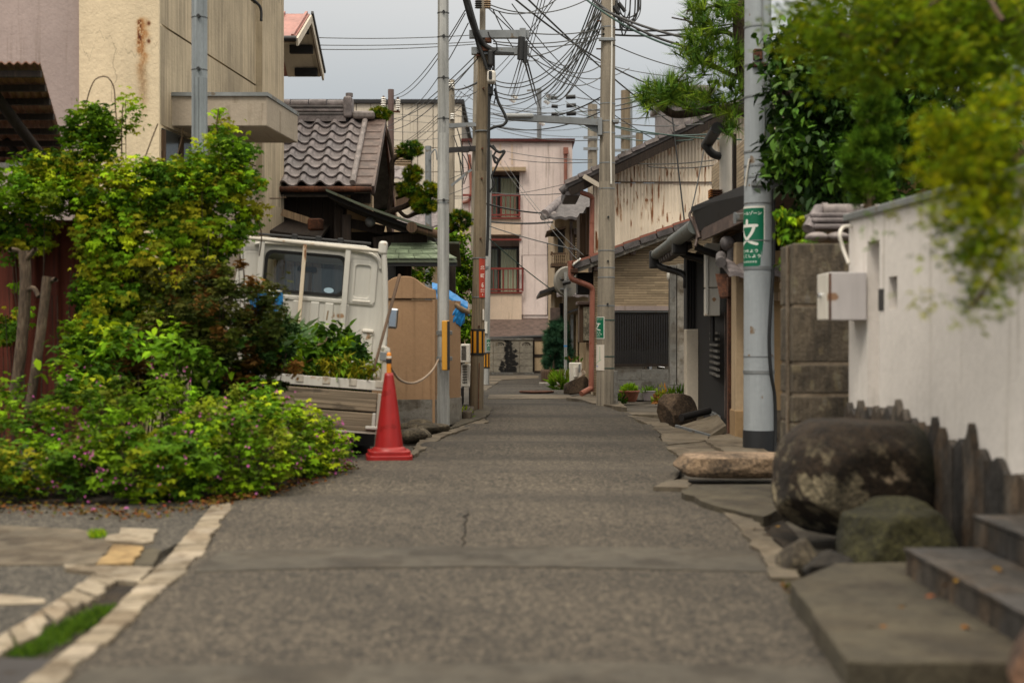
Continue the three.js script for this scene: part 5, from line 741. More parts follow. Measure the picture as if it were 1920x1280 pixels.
// ---------------------------------------------------------------- right: the houses close to the street
{ // dark-eaved house behind the near pole
  const b = thing('dark_eaved_house', 'house with black metal eave, grey gutters and tan entrance walls behind the near pole', 'house', V(2.8, 0, -16.5));
  const e0 = P(1296, 388, 16.2), e1 = P(1500, 303, 12.7), f0 = P(1311, 434, 16.1), f1 = P(1500, 343, 12.65);
  part('eave_fascia', sheet(1, 1, (a, t) => f0.clone().lerp(f1, a).lerp(e0.clone().lerp(e1, a), t), V(0.03, -0.0, 0), false), mt.charcoal, b);
  part('roof', sheet(1, 1, (a, t) => { const p = e0.clone().lerp(e1, a); return V(p.x + 2.6 * t, p.y + 0.9 * t, p.z); }, V(0, -0.06, 0), false), mt.black, b);
  part('verge_edge', beam(P(1445, 352, 12.64), P(1512, 318, 12.62), 0.05, 0.035), mt.galv, b);
  part('soffit', sheet(1, 1, (a, t) => { const p = f0.clone().lerp(f1, a); return V(p.x + 0.04 + 0.6 * t, p.y + 0.02, p.z); }, V(0, 0.03, 0), false), mt.verge, b);
  part('fascia_board', beam(P(1318, 440, 16.0), P(1420, 392, 13.7), 0.03, 0.13), mt.verge, b);
  part('eave_cables', [tube([P(1300, 392, 16.3), P(1293, 402, 16.3), P(1301, 418, 16.25), P(1308, 440, 16.2), P(1304, 462, 16.15)], 0.018), tube([P(1302, 398, 16.2), P(1306, 420, 16.2), P(1312, 446, 16.15)], 0.03, 20, 8)], mt.verge, b);
  // street wall: two storeys behind, entrance recess below
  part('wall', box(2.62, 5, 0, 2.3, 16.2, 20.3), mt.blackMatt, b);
  part('wall', box(3.25, 6, 0, 3.3, 14.9, 16.2), mt.ochreWall, b);
  part('entrance_wall', box(px(1400, 14.8) + 0.02, 3.6, 0, py(470, 14.8), 14.8, 14.95), mt.ochreWall, b);
  part('wall_base', box(px(1400, 14.8), 3.6, 0, 0.34, 14.74, 14.797), mt.stone, b);
  part('entrance_pier', rbox(px(1377, 15), px(1402, 15), 0.0, py(455, 15), 14.9, 15.2, 0.01), mt.beige, b); part('pier_base', rbox(px(1375, 15) , px(1403, 15), 0, 0.33, 14.86, 15.24, 0.01), mt.ochreWall, b);
  part('entrance_beam', [beam(P(1385, 520, 14.6), P(1492, 520, 14.6), 0.1, 0.09), beam(P(1410, 556, 14.7), P(1492, 556, 14.7), 0.1, 0.09), beam(P(1465, 535, 14.2), P(1492, 535, 14.2), 0.2, 0.06)], mt.paleWood, b);
  part('canopy_tiles', sheet(60, 6, (a, t) => { const x = lerp(px(1352, 15), px(1500, 15), a); return V(x, lerp(py(515, 14.6), py(486, 15.2), t) + 0.03 * Math.abs(Math.sin(x * 16)), -lerp(14.4, 15.2, t)); }, V(0, -0.05, 0)), mt.tile, b);
  part('ridge_roll', [bar(P(1352, 492, 14.5), P(1352, 480, 14.9), 0.055, 10), bar(P(1372, 462, 15.1), P(1372, 490, 15.1), 0.05, 10), (() => { const g = new THREE.SphereGeometry(0.08, 14, 10); const p = P(1364, 456, 15.1); g.translate(p.x, p.y, p.z); return g; })()], mt.tileDark, b);
  part('white_bracket', [rbox(px(1375, 14), px(1394, 14), py(415, 14), py(401, 14), 13.9, 14.02, 0.008), box(px(1374, 13.95), px(1378, 13.95), py(421, 14), py(400, 14), 13.86, 13.9)], mt.galv, b);
  part('rust_hood', sheet(1, 1, (a, t) => V(lerp(px(1344, 15.6), px(1372, 15.6), a), lerp(py(556, 15.4), py(513, 15.7), t), -lerp(15.4, 15.7, t)), V(0.005, -0.02, 0), false), mt.rust, b);
  part('rust_post', [box(px(1363, 15.5), px(1371, 15.5), 0, py(520, 15.5), 15.4, 15.5)], mt.rust, b); part('dark_post', box(px(1372, 15.4), px(1378, 15.4), 0, py(520, 15.4), 15.3, 15.4), mt.darkWood, b);
  part('upper_wall', box(2.95, 5.6, 2.4, 3.6, 17.2, 21), mt.siding, b);
  part('white_pipe', [bar(P(1361, 256, 17), P(1361, 372, 17), 0.075, 14)], mt.whitePlastic, b);
  part('louvre_panel', [box(px(1374, 17.1), px(1380, 17.1), py(380, 17), py(250, 17), 17.05, 17.15)], mt.darkWood, b);
  part('gutter', [tube([P(1325, 268, 17), P(1330, 282, 17), P(1340, 290, 17), P(1358, 294, 17)], 0.05, 20, 8), bar(P(1325, 272, 17.3), P(1345, 240, 16.2), 0.07, 10)], mt.black, b);
  const ac = part('rusty_vent', [box(px(1330, 17), px(1334, 17), py(372, 17), py(356, 17), 16.9, 17.1)], mt.orange, b);
  for (let k = 0; k < 4; k++) part('slat', box(px(1330, 17), px(1352, 17), py(372 - k * 4.2, 17), py(370 - k * 4.2, 17), 16.88, 17.1), mt.rust, ac);
}
{ // the row's lower tiled eave with thick gutters
  const b = thing('tiled_eave_house', 'dark slatted house front under grey-green gutters and tile eave', 'house', V(2.6, 0, -19.5));
  const g0 = P(1229, 478, 21), g1 = P(1304, 424, 16.3);
  part('gutter', [bar(g0, g0.clone().lerp(g1, 0.55), 0.075, 16), bar(g0.clone().lerp(g1, 0.5), g1, 0.09, 16)], M([0.17, 0.19, 0.18], { map: T.metal, roughness: 0.45 }), b);
  part('gutter_cap', [rbox(g0.x - 0.09, g0.x + 0.09, g0.y - 0.2, g0.y + 0.06, 20.9, 21.06, 0.02), (() => { const m = g0.clone().lerp(g1, 0.62); return rbox(m.x - 0.07, m.x + 0.12, m.y - 0.2, m.y - 0.03, -m.z - 0.1, -m.z + 0.12, 0.03); })()], mt.charcoal, b);
  part('eave_tiles', sheet(6, 70, (a, t) => { const p = g0.clone().lerp(g1, t); return V(p.x + 0.06 + 0.8 * a, p.y + 0.06 + 0.34 * a + 0.03 * Math.abs(Math.sin(t * 55)), p.z); }, V(0, -0.05, 0)), mt.tileDark, b);
  for (let k = 0; k < 9; k++) { const p = g0.clone().lerp(g1, 0.06 + k * 0.065); part('eave_tile', bar(V(p.x + 0.03, p.y - 0.09, p.z), V(p.x + 0.2, p.y - 0.06, p.z - 0.02), 0.05, 10), mt.tileLight, b); }
  part('downpipe', [tube([P(1229, 484, 21), P(1230, 492, 21), P(1237, 499, 20.9), P(1280, 513, 20.5), P(1287, 520, 20.4), P(1287, 540, 20.4)], 0.05, 40, 10), tube([P(1272, 456, 18.4), P(1273, 470, 18.3), P(1282, 476, 18.3), P(1318, 486, 18.2), P(1330, 488, 18.2)], 0.05, 24, 10), tube([P(1305, 462, 17), P(1316, 468, 17), P(1345, 478, 17)], 0.045, 20, 10)], mt.charcoal, b);
  const fr = part('slatted_front', box(px(1287, 20.3), px(1325, 20.3), py(618, 20.3), py(480, 20.3), 20.3, 20.6), mt.black, b);
  for (let k = 0; k < 7; k++) part('slat', box(px(1288 + k * 5.2, 20.25), px(1291 + k * 5.2, 20.25), py(616, 20.3), py(482, 20.3), 20.26, 20.298), mt.charcoal, fr);
  part('side_wall', box(px(1318, 20.3), px(1318, 20.3) + 0.1, 0, 2.2, 16.4, 20.25), mt.blackMatt, b);
}
{ const d = 20, b = thing('white_gate_post', 'weathered white rendered gate wall with metal latch under the slatted front', 'gate post', V(px(1310, d), 0, -d)); part('post', rbox(px(1287, d), px(1322, d), 0, py(617, d), d, d + 0.28, 0.015), mt.panel, b); part('latch', [bar(P(1312, 686, d - 0.03), P(1320, 686, d - 0.03), 0.02), bar(P(1316, 680, d - 0.03), P(1316, 692, d - 0.03), 0.012)], mt.galv, b); part('drain_pipe', bar(V(px(1327, 19.6), 0, -19.6), V(px(1327, 19.6), py(590, 19.6), -19.6), 0.035, 10), mt.charcoal, b); }
{ const d0 = 19.2, d1 = 17.4, b = thing('lattice_gate', 'grey metal gate with square grid beside the white gate post', 'gate', V(2.6, 0, -18.3)), x = 2.66, q = (t, y) => V(lerp(2.66, 2.53, t), y, -lerp(d0, d1, t)); part('gate_frame', [beam(q(0, 0.08), q(0, 1.4), 0.05, 0.05), beam(q(1, 0.08), q(1, 1.4), 0.05, 0.05), beam(q(0, 1.4), q(1, 1.4), 0.05, 0.05), beam(q(0, 0.1), q(1, 0.1), 0.05, 0.05)], mt.galv, b); for (let k = 1; k < 12; k++) part('upright', beam(q(k / 12, 0.1), q(k / 12, 1.4), 0.025, 0.025), mt.galv, b); for (let k = 0; k < 8; k++) part('crossbar', beam(q(0, 0.62 + k * 0.075), q(1, 0.62 + k * 0.075), 0.03, 0.03), mt.concreteGrey, b); part('back_panel', sheet(1, 1, (a, t) => { const p = q(a, 0.1 + t * 1.3); p.x += 0.08; return p; }, V(0.02, 0, 0), false), mt.verge, b); }
{ const d = 17.2, b = thing('meter_cabinet', 'tall off-white meter cabinet on the wall under the gutters', 'cabinet', V(px(1338, d), py(590, d), -d)); part('cabinet', rbox(px(1325, d), px(1351, d), py(592, d), py(540, d), d, d + 0.25, 0.012), mt.whitePlastic, b); part('cabinet', rbox(px(1325, d), px(1351, d), py(538.5, d), py(456, d), d - 0.01, d + 0.25, 0.012), mt.whitePlastic, b); part('hinge_strip', rbox(px(1323, d), px(1328, d), py(588, d), py(457, d), d - 0.025, d - 0.011, 0.004), mt.porcelain, b); part('pipe', bar(P(1336, 592, d + 0.1), P(1336, 640, d + 0.1), 0.03), mt.charcoal, b); }
{ const b = thing('ramp_slab', 'tilted grey doorstep slab with metal edge beside the roadside rock', 'step', V(px(1315, 17), 0, -16.9)); const q = [P(1268, 800, 17.2), P(1330, 818, 15.9), P(1362, 797, 15.9), P(1345, 776, 17.6)]; part('slab', sheet(1, 1, (a, t) => q[0].clone().lerp(q[1], a).lerp(q[3].clone().lerp(q[2], a), t), V(0, -0.07, 0), false), mt.pave, b); part('edge', beam(q[0], q[1], 0.03, 0.05), mt.galv, b); part('pipe', bar(P(1278, 783, 17.6), P(1330, 770, 18), 0.045, 12), mt.charcoal, b); }
{ // near pole
  const d = 13.45, x = px(1424, d), top = 6, b = thing('utility_pole', 'pale grey near utility pole with green school-zone sign and black cable', 'utility pole', V(x, 0, -d)); const r = (y) => lerp(0.146, 0.118, y / 6);
  part('pole_shaft', bar(V(x, 0, -d), V(x - 0.02, top, -d), 0.148, 40, 0.116), mt.poleNear, b);
  part('base_band', bar(V(x, 0.01, -d), V(x, py(806, d), -d), 0.154, 40, 0.153), M([0.02, 0.022, 0.025], { map: T.metal, roughness: 0.5 }), b);
  const band = (v, h, m, k = 1.03) => part('band', bar(V(x - 0.02 * py(v, d) / 6, py(v + h, d), -d), V(x - 0.02 * py(v, d) / 6, py(v - h, d), -d), r(py(v, d)) * (k + 0.025), 32), m, b);
  for (const v of [52, 124, 183, 286, 312, 333, 503, 697]) band(v, v === 697 || v === 503 ? 3 : 1.6, mt.galv, 1.025);
  for (const v of [382, 452, 668]) band(v, 0.9, mt.galv, 1.012);
  part('bracket', [rbox(px(1408, d), px(1424, d), py(118, d), py(98, d), d - 0.17, d - 0.1, 0.01), rbox(px(1406, d), px(1432, d), py(131, d), py(122, d), d - 0.16, d - 0.1, 0.008)], mt.rust, b);
  part('bracket', [rbox(px(1405, d), px(1428, d), py(352, d), py(342, d), d - 0.17, d - 0.1, 0.006)], mt.galv, b);
  const C = (l, rr, m) => part('cable', tube(l.map(([u, v]) => { const y = py(v, d), R = r(y) + 0.012, o = clamp(px(u, d) - x + 0.02 * y / 6, -R, R); return V(x - 0.02 * y / 6 + o, y, -d + Math.sqrt(R * R - o * o)); }), rr, 80, 8), m, b);
  C([[1424, -6], [1426, 100], [1428, 180], [1429, 280]], 0.008, mt.galv); C([[1428, 300], [1444, 318], [1447, 350], [1449, 420], [1447, 500], [1441, 580], [1438, 640], [1442, 700], [1450, 740], [1452, 800], [1450, 846]], 0.017, mt.cable); C([[1452, 850], [1455, 800]], 0.012, mt.galv);
  C([[1396, 350], [1399, 320], [1402, 300]], 0.01, mt.whitePlastic);
  school(b, x - 0.01, d, 0.134, py(505, d), py(388, d), -2.3, 0.3);
}
// the green school-zone sign wrapped round a pole: th0..th1 are angles from the side facing the camera
function schoolTexture() {
  const w = 512, h = 1024, cv = document.createElement('canvas'); cv.width = w; cv.height = h; const c = cv.getContext('2d');
  c.fillStyle = '#dcdcd4'; c.fillRect(0, 0, w, h); c.fillStyle = '#00694a'; c.fillRect(18, 34, w - 36, h - 68);
  c.strokeStyle = '#e4e4dc'; c.lineCap = 'round'; c.lineJoin = 'round';
  const st = (lw, ...ls) => { c.lineWidth = lw; for (const l of ls) { c.beginPath(); c.moveTo(l[0], l[1]); if (l.length === 6) c.quadraticCurveTo(l[2], l[3], l[4], l[5]); else for (let i = 2; i < l.length; i += 2) c.lineTo(l[i], l[i + 1]); c.stroke(); } };
  // 文
  st(50, [245, 235, 245, 290], [95, 320, 395, 320]); st(46, [360, 340, 330, 520, 100, 640], [130, 350, 180, 560, 400, 620]);
  // スクールゾーン, stroke by stroke
  const K = (x, y, s, ls) => { c.save(); c.translate(x, y); c.scale(s, s); for (const l of ls) st(0.15, l); c.restore(); };
  const su = [[0.1, 0.15, 0.8, 0.15], [0.8, 0.15, 0.55, 0.65, 0.08, 0.9], [0.5, 0.55, 0.9, 0.9]], ku = [[0.35, 0.05, 0.08, 0.5], [0.3, 0.22, 0.82, 0.22], [0.82, 0.22, 0.7, 0.7, 0.2, 0.95]], bar2 = [[0.08, 0.5, 0.92, 0.5]], ru = [[0.25, 0.12, 0.28, 0.6, 0.06, 0.9], [0.58, 0.1, 0.58, 0.88], [0.58, 0.88, 0.8, 0.8, 0.95, 0.55]], zo = [[0.1, 0.15, 0.28, 0.45], [0.75, 0.15, 0.72, 0.65, 0.25, 0.95], [0.8, 0.0, 0.86, 0.12], [0.94, -0.04, 1, 0.08]], nn = [[0.12, 0.18, 0.35, 0.36], [0.12, 0.9, 0.6, 0.85, 0.92, 0.3]];
  [su, ku, bar2, ru, zo, bar2, nn].forEach((k, i) => K(40 + i * 62, 90, 56, k));
  // こころのつうがくろ / あんぜんにしよう style lines of hiragana, then the small city line
  const so = [[0.2, 0.2, 0.8, 0.18], [0.2, 0.5, 0.1, 0.85, 0.85, 0.82]], no = [[0.5, 0.15, 0.45, 0.5, 0.3, 0.75], [0.3, 0.75, 0.0, 0.6, 0.4, 0.2], [0.4, 0.2, 1.0, 0.1, 0.6, 0.88]], tsu = [[0.08, 0.4, 0.9, 0.1, 0.9, 0.5], [0.9, 0.5, 0.85, 0.8, 0.4, 0.88]], u2 = [[0.35, 0.12, 0.65, 0.18], [0.2, 0.42, 0.95, 0.2, 0.8, 0.6], [0.8, 0.6, 0.7, 0.85, 0.4, 0.95]], yo = [[0.5, 0.1, 0.5, 0.8], [0.5, 0.4, 0.82, 0.36], [0.5, 0.8, 0.1, 0.95, 0.15, 0.75], [0.15, 0.75, 0.5, 0.6, 0.88, 0.88]], shi = [[0.3, 0.1, 0.3, 0.75], [0.3, 0.75, 0.4, 1.0, 0.88, 0.68]], ni = [[0.18, 0.15, 0.15, 0.88], [0.45, 0.3, 0.85, 0.28], [0.42, 0.7, 0.5, 0.88, 0.9, 0.8]];
  [so, tsu, no, yo, u2].forEach((k, i) => K(100 + i * 66, 700, 58, k)); [ni, shi, so, shi, yo, u2].forEach((k, i) => K(70 + i * 66, 785, 58, k));
  for (let i = 0; i < 8; i++) K(120 + i * 36, 890, 32, [[0.1, 0.2, 0.9, 0.2], [0.5, 0.05, 0.5, 0.95], [0.15, 0.55, 0.85, 0.55], [0.15, 0.9, 0.85, 0.9]]);
  const t = new THREE.CanvasTexture(cv); t.colorSpace = THREE.SRGBColorSpace; return t;
}
function wrapSheet(x, d, r, y0, y1, th0, th1, mat, parent, name) {
  const n = 24, pos = [], uv = [], idx = [], w = worldPos(parent); for (let i = 0; i <= n; i++) { const t = lerp(th0, th1, i / n); for (const [y, v] of [[y0, 0], [y1, 1]]) { pos.push(x + Math.sin(t) * r - w.x, y - w.y, -d + Math.cos(t) * r - w.z); uv.push(i / n, v); } if (i) { const a = (i - 1) * 2; idx.push(a, a + 2, a + 1, a + 1, a + 2, a + 3); } }
  const g = new THREE.BufferGeometry(); g.setAttribute('position', new THREE.Float32BufferAttribute(pos, 3)); g.setAttribute('uv', new THREE.Float32BufferAttribute(uv, 2)); g.setIndex(idx); g.computeVertexNormals();
  const m = new THREE.Mesh(g, mat); m.name = name; m.castShadow = m.receiveShadow = true; parent.add(m); return m;
}
function school(parent, x, d, r, y0, y1, th0, th1) { school.m = school.m || M([0.95, 0.95, 0.95], { map: schoolTexture(), roughness: 0.4, side: THREE.DoubleSide }); return wrapSheet(x, d, r + 0.004, y0, y1, th0, th1, school.m, parent, 'school_zone_sign'); }
{ // block pillar between the house and the white wall
  const d = 9.35, x0 = px(1487, d), x1 = px(1594, d), b = thing('stone_pillar', 'dark stained stone block pillar between tan entrance and white wall', 'pillar', V((x0 + x1) / 2, 0, -d)), Y = (v) => py(v, d);
  T.pillar = tex(512, [0.45, 1.8], (x, y) => { const m = 0.75 + (S(nA, x, y * 2) - 0.5) * 0.5 + (S(nC, x, y) - 0.5) * 0.3 + (S(nC, x * 2, y * 0.1) - 0.5) * 0.2; const k = smooth(0.62, 0.8, S(nB, x + 60, y * 2)) * 0.3; return [m + k, (m + k) * 0.96, (m + k * 0.8) * 0.9]; });
  const sm = M([0.125, 0.108, 0.085], { map: T.pillar, bumpMap: T.rockB, bumpScale: 0.012 });
  const rows = [[0, Y(795)], [Y(792), Y(743)], [Y(738), Y(684)], [Y(679), Y(575)], [Y(571), Y(456)]];
  part('mortar', box(x0 + 0.008, x1 - 0.008, 0, Y(458), d + 0.006, d + 0.42), mt.mortar, b);
  rows.forEach(([a, c], i) => part('stone_block', rbox(x0, x1, a, c, d, d + 0.44, 0.012, 2), sm, b));
  part('edge_post', box(x0 - 0.016, x0 - 0.003, 0, Y(460), d + 0.1, d + 0.16), mt.mortar, b);
}
{ // tile-coped wall behind the pillar
  const d = 10.4, b = thing('tile_coping', 'grey kawara tile coping on the wall behind the stone pillar', 'wall', V(px(1560, d), 0, -d)), Y = (v) => py(v, d);
  part('wall', box(px(1512, d), 3.3, 0, Y(452), d, d + 0.15), mt.ochreWall, b);
  for (const [v, w] of [[432, 0.34], [420, 0.28], [410, 0.22]]) part('coping_layer', rbox(px(1518 - (432 - v) * 0.2, d), 3.3, Y(v), Y(v - 9), d - w / 2, d + w / 2, 0.015), mt.tile, b);
  for (let k = 0; k < 3; k++) part('ridge_tile', bar(V(px(1536, d) + k * 0.26, Y(397), -d), V(px(1536, d) + 0.255 + k * 0.26, Y(396), -d), 0.055 + 0.0 * k, 14), mt.tileLight, b);
  part('ridge_tile', [bar(V(px(1536, d) + 0.02, Y(397), -d), V(px(1536, d) + 0.06, Y(397), -d), 0.066, 14)], mt.tileLight, b); part('end_tile', bar(V(px(1511, d), Y(432), -d + 0.1), V(px(1538, d), Y(392), -d), 0.05, 12), mt.tile, b);
  for (let k = 0; k < 4; k++) part('eave_tile', (() => { const g = new THREE.SphereGeometry(0.085, 14, 10); g.scale(1, 0.45, 1.4); g.translate(px(1522, d) + k * 0.15, Y(448), -d + 0.18); return g; })(), mt.tileLight, b);
}
// the white wall running towards the camera
const wx = (d) => 2.14 + (9 - d) * 0.07;
{
  const b = thing('white_wall', 'long white rendered garden wall with slate skirting on the right', 'wall', V(2.4, 0, -7));
  const q = (d0, d1, o0, o1) => [V(wx(d0) + o0, 0, -d0), V(wx(d1) + o0, 0, -d1), V(wx(d1) + o1, 0, -d1), V(wx(d0) + o1, 0, -d0)], top = 1.845;
  part('pilaster', floorExt(q(9.02, 8.66, -0.0, 0.3), 0, top), mt.white, b);
  part('recess', floorExt(q(8.66, 8.43, 0.075, 0.3), 0, top - 0.16), mt.white, b); part('lintel', floorExt(q(8.66, 8.43, 0.002, 0.3), top - 0.158, top), mt.white, b);
  part('wall_face', floorExt(q(8.43, 8.27, 0.0, 0.3), 0, top), mt.white, b);
  part('wall_face', floorExt(q(8.27, 8.12, 0.0, 0.3), 0, py(580, 8.2)), mt.white, b); part('wall_face', floorExt(q(8.27, 8.12, 0.0, 0.3), py(518, 8.2), top), mt.white, b); part('slot_back', floorExt(q(8.27, 8.12, 0.14, 0.3), py(580, 8.2) + 0.001, py(518, 8.2) - 0.001), mt.concrete, b);
  part('wall_face', floorExt(q(8.12, 3, 0.0, 0.3), 0, top), mt.white, b);
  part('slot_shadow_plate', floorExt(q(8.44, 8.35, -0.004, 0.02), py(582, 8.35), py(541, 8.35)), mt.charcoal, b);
  part('coping', floorExt(q(9.05, 3, -0.03, 0.34), top + 0.002, top + 0.035, { bevel: 0.005 }), mt.zinc, b);
  part('letter_flap', floorExt(q(8.22, 8.17, 0.1, 0.13), py(575, 8.2), py(548, 8.2)), mt.brownWood, b);
  const bell = (q) => Math.exp(-q * q / 0.0036);
  // slates standing against the foot of the wall
  const r = rng(91), sm = [mt.slateA, mt.slateB, mt.slateC], tops = pl([[5, 0.36], [6.4, 0.44], [6.66, 0.53], [6.9, 0.55], [7.03, 0.55], [7.2, 0.52], [7.35, 0.54], [7.6, 0.58], [8, 0.63], [8.6, 0.64], [9, 0.64]]);
  const peaks = { 4: 0.12, 8: 0.08, 11: 0.22, 14: 0.05, 16: 0.2, 17: 0.06, 19: 0.17 };
  const hb = (q) => tops(q) + (r() - 0.5) * 0.07; let d = 8.98, i = 0, yb = hb(d);
  while (d > 4.2) { const w = d > 6.95 ? 0.09 + r() * 0.07 : 0.14 + r() * 0.14, d1 = d - w, pk = r() * 0.04 + 0.17 * bell((d + d1) / 2 - 7.43) + 0.11 * bell((d + d1) / 2 - 7.03) + 0.12 * bell((d + d1) / 2 - 8.1) + 0.07 * bell((d + d1) / 2 - 8.75), y = tops((d + d1) / 2), L = r() < 0.5;
    const y1 = hb(d1); const prof = [[d, 0], [d1 + 0.004, 0], [d1 + 0.004, y1], [lerp(d, d1, 0.7), (yb + y1) / 2 + 0.012 + pk * 0.75], [lerp(d, d1, 0.55), (yb + y1) / 2 + 0.02 + pk], [lerp(d, d1, 0.42), (yb + y1) / 2 + 0.015 + pk * 0.6], [d, yb]]; yb = y1; void L; void y;
    part('slate', fixSlate(prof, 0.03 + r() * 0.012), sm[i % 3], b); d = d1; i++; }
}
function fixSlate(prof, t) { const pos = [], idx = [], n = prof.length; for (const s of [0, 1]) for (const [a, y] of prof) pos.push(wx(a) - 0.004 - (s ? t : 0), y, -a); for (let k = 1; k + 1 < n; k++) { idx.push(0, k, k + 1, n, n + k + 1, n + k); } for (let k = 0; k < n; k++) { const e = (k + 1) % n; idx.push(k, n + k, e, e, n + k, n + e); } let g = new THREE.BufferGeometry(); g.setAttribute('position', new THREE.Float32BufferAttribute(pos, 3)); g.setIndex(idx); g = g.toNonIndexed(); g.computeVertexNormals(); return g; }
{ const d = 8.62, b = thing('service_box', 'pale metal service box with rust streak fixed to the white wall', 'box', V(px(1575, d), py(600, d), -d)); const x0 = px(1557, d), x1 = wx(8.8) - 0.002; part('casing', rbox(x0, x1, py(600, d), py(510, d), d, d + 0.3, 0.006), M([0.56, 0.53, 0.53], { map: T.paint, roughness: 0.45 }), b); part('lid', rbox(x0 - 0.012, x0 - 0.001, py(600, d) + 0.004, py(510, d) - 0.004, d + 0.03, d + 0.31, 0.004), mt.whitePlastic, b); part('rust_seam', box(x0 - 0.003, x0 + 0.006, py(599, d), py(512, d), d - 0.003, d + 0.02), mt.rust, b); part('lock', bar(V(x0 - 0.03, py(552, d), -d - 0.2), V(x0 - 0.012, py(552, d), -d - 0.2), 0.018, 12), mt.chrome, b); part('cable', tube([P(1600, 424, 8.95), P(1583, 425, 8.95), P(1575, 440, 8.9), P(1580, 462, 8.9), P(1592, 494, 8.85)], 0.012), mt.whitePlastic, b); }
// boulder, stones and steps
{
  const c = V(1.87, 0.335, -7.75);
  const lich = (d, L) => { const n = noise3(L.x * 2.2, L.y * 2.2 + 3, L.z * 2.2 + 7), n2 = noise3(L.x * 6 + 1, L.y * 6, L.z * 6), n3 = noise3(L.x * 14 + 1, L.y * 14, L.z * 14 + 5); let k = 0.8 + n * 0.5; let c2 = [0.052 * k, 0.034 * k, 0.019 * k]; const li = smooth(0.51, 0.55, n2 * 0.42 + n * 0.18 + n3 * 0.44) * smooth(0.6, -0.1, L.y - 0.2) * smooth(0.6, 0.2, L.x); c2 = c2.map((v, i) => lerp(v, [0.46, 0.4, 0.27][i], li * 0.92)); const pk = Math.exp(-((L.x - 0.3) ** 2 + (L.y - 0.15) ** 2) * 14) * smooth(0.48, 0.58, n3 * 0.5 + n2 * 0.5); c2 = c2.map((v, i) => lerp(v, [0.62, 0.49, 0.35][i], pk)); const ms = smooth(0.3, 0.8, L.x) * smooth(0.35, 0.6, n + 0.1); return c2.map((v, i) => lerp(v, [0.028, 0.03, 0.012][i], ms)); };
  solo('boulder', 'large rounded dark boulder with pale lichen against the white wall', 'boulder', rock(c, V(0.455, 0.36, 0.44), { seed: 133, sharp: 46, rough: 0.17, cut: [[0.04, 1, 0.02, 0.88], [0.1, -0.12, 1, 0.86], [-0.7, 0.02, 0.7, 1.02], [-1, 0.08, 0, 0.93], [1, 0.03, 0.1, 0.98], [-0.45, -0.8, 0.35, 0.8], [0, -1, 0, 0.85], [0.25, -0.75, 0.6, 0.86], [-0.05, 0.72, 0.68, 1.12], [0.7, 0.1, 0.7, 1.1], [0, 0, -1, 0.9]], detail: 44, color: lich }), mt.rock);
  const moss = (d, L) => { const n = noise3(L.x * 3, L.y * 3, L.z * 3 + 2), k = 0.45 + n * 0.9; return [0.085 * k, 0.083 * k, 0.03 * k]; };
  solo('mossy_rock', 'mossy olive rock wedged under the right side of the boulder', 'rock', rock(V(1.89, 0.12, -7.0), V(0.29, 0.22, 0.3), { seed: 140, sharp: 46, rough: 0.34, cut: [[-0.35, 0.93, 0.1, 0.8], [0.2, 0.9, 0.35, 0.95], [-0.9, 0.2, 0.5, 0.85], [0.1, -0.05, 1, 0.85], [1, 0, 0.2, 0.98], [-1, 0, 0, 0.95], [0, -1, 0, 0.9], [0, 0, -1, 0.9], [0.6, 0.3, 0.75, 0.95]], detail: 30, color: moss }), mt.rock);
  solo('kerb_stone', 'small broken grey stone at the left foot of the boulder', 'stone', rock(V(1.34, 0.05, -6.75), V(0.14, 0.13, 0.14), { seed: 145, planes: 8, lo: 0.45, sharp: 40, rough: 0.14, detail: 18, color: (d, L) => { const n = noise3(L.x * 4, L.y * 4, L.z * 4); return n > 0.5 ? [0.2, 0.17, 0.12] : [0.09, 0.075, 0.055]; } }), mt.rock);
  solo('kerb_stone', 'dark rounded stone in the gutter under the boulder', 'stone', rock(V(1.46, 0.04, -6.55), V(0.12, 0.1, 0.1), { seed: 148, planes: 8, lo: 0.45, sharp: 40, rough: 0.14, detail: 16, color: () => [0.035, 0.03, 0.024] }), mt.rock);
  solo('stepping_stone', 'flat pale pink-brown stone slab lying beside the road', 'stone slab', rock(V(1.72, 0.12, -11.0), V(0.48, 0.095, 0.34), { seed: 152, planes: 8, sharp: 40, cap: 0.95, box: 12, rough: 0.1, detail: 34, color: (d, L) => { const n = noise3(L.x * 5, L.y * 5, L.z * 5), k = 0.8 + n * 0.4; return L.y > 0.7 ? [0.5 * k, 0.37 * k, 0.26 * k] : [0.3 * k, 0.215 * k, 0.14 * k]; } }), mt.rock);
  solo('pink_stone', 'pinkish rough stone cut off by the lower right corner', 'stone', rock(V(1.46, 0.18, -3.75), V(0.19, 0.22, 0.24), { seed: 157, planes: 10, lo: 0.5, sharp: 30, rough: 0.2, detail: 26, color: (d, L) => { const k = 0.75 + noise3(L.x * 3, L.y * 3, L.z * 3) * 0.5; return [0.3 * k, 0.165 * k, 0.1 * k]; } }), mt.rock);
}
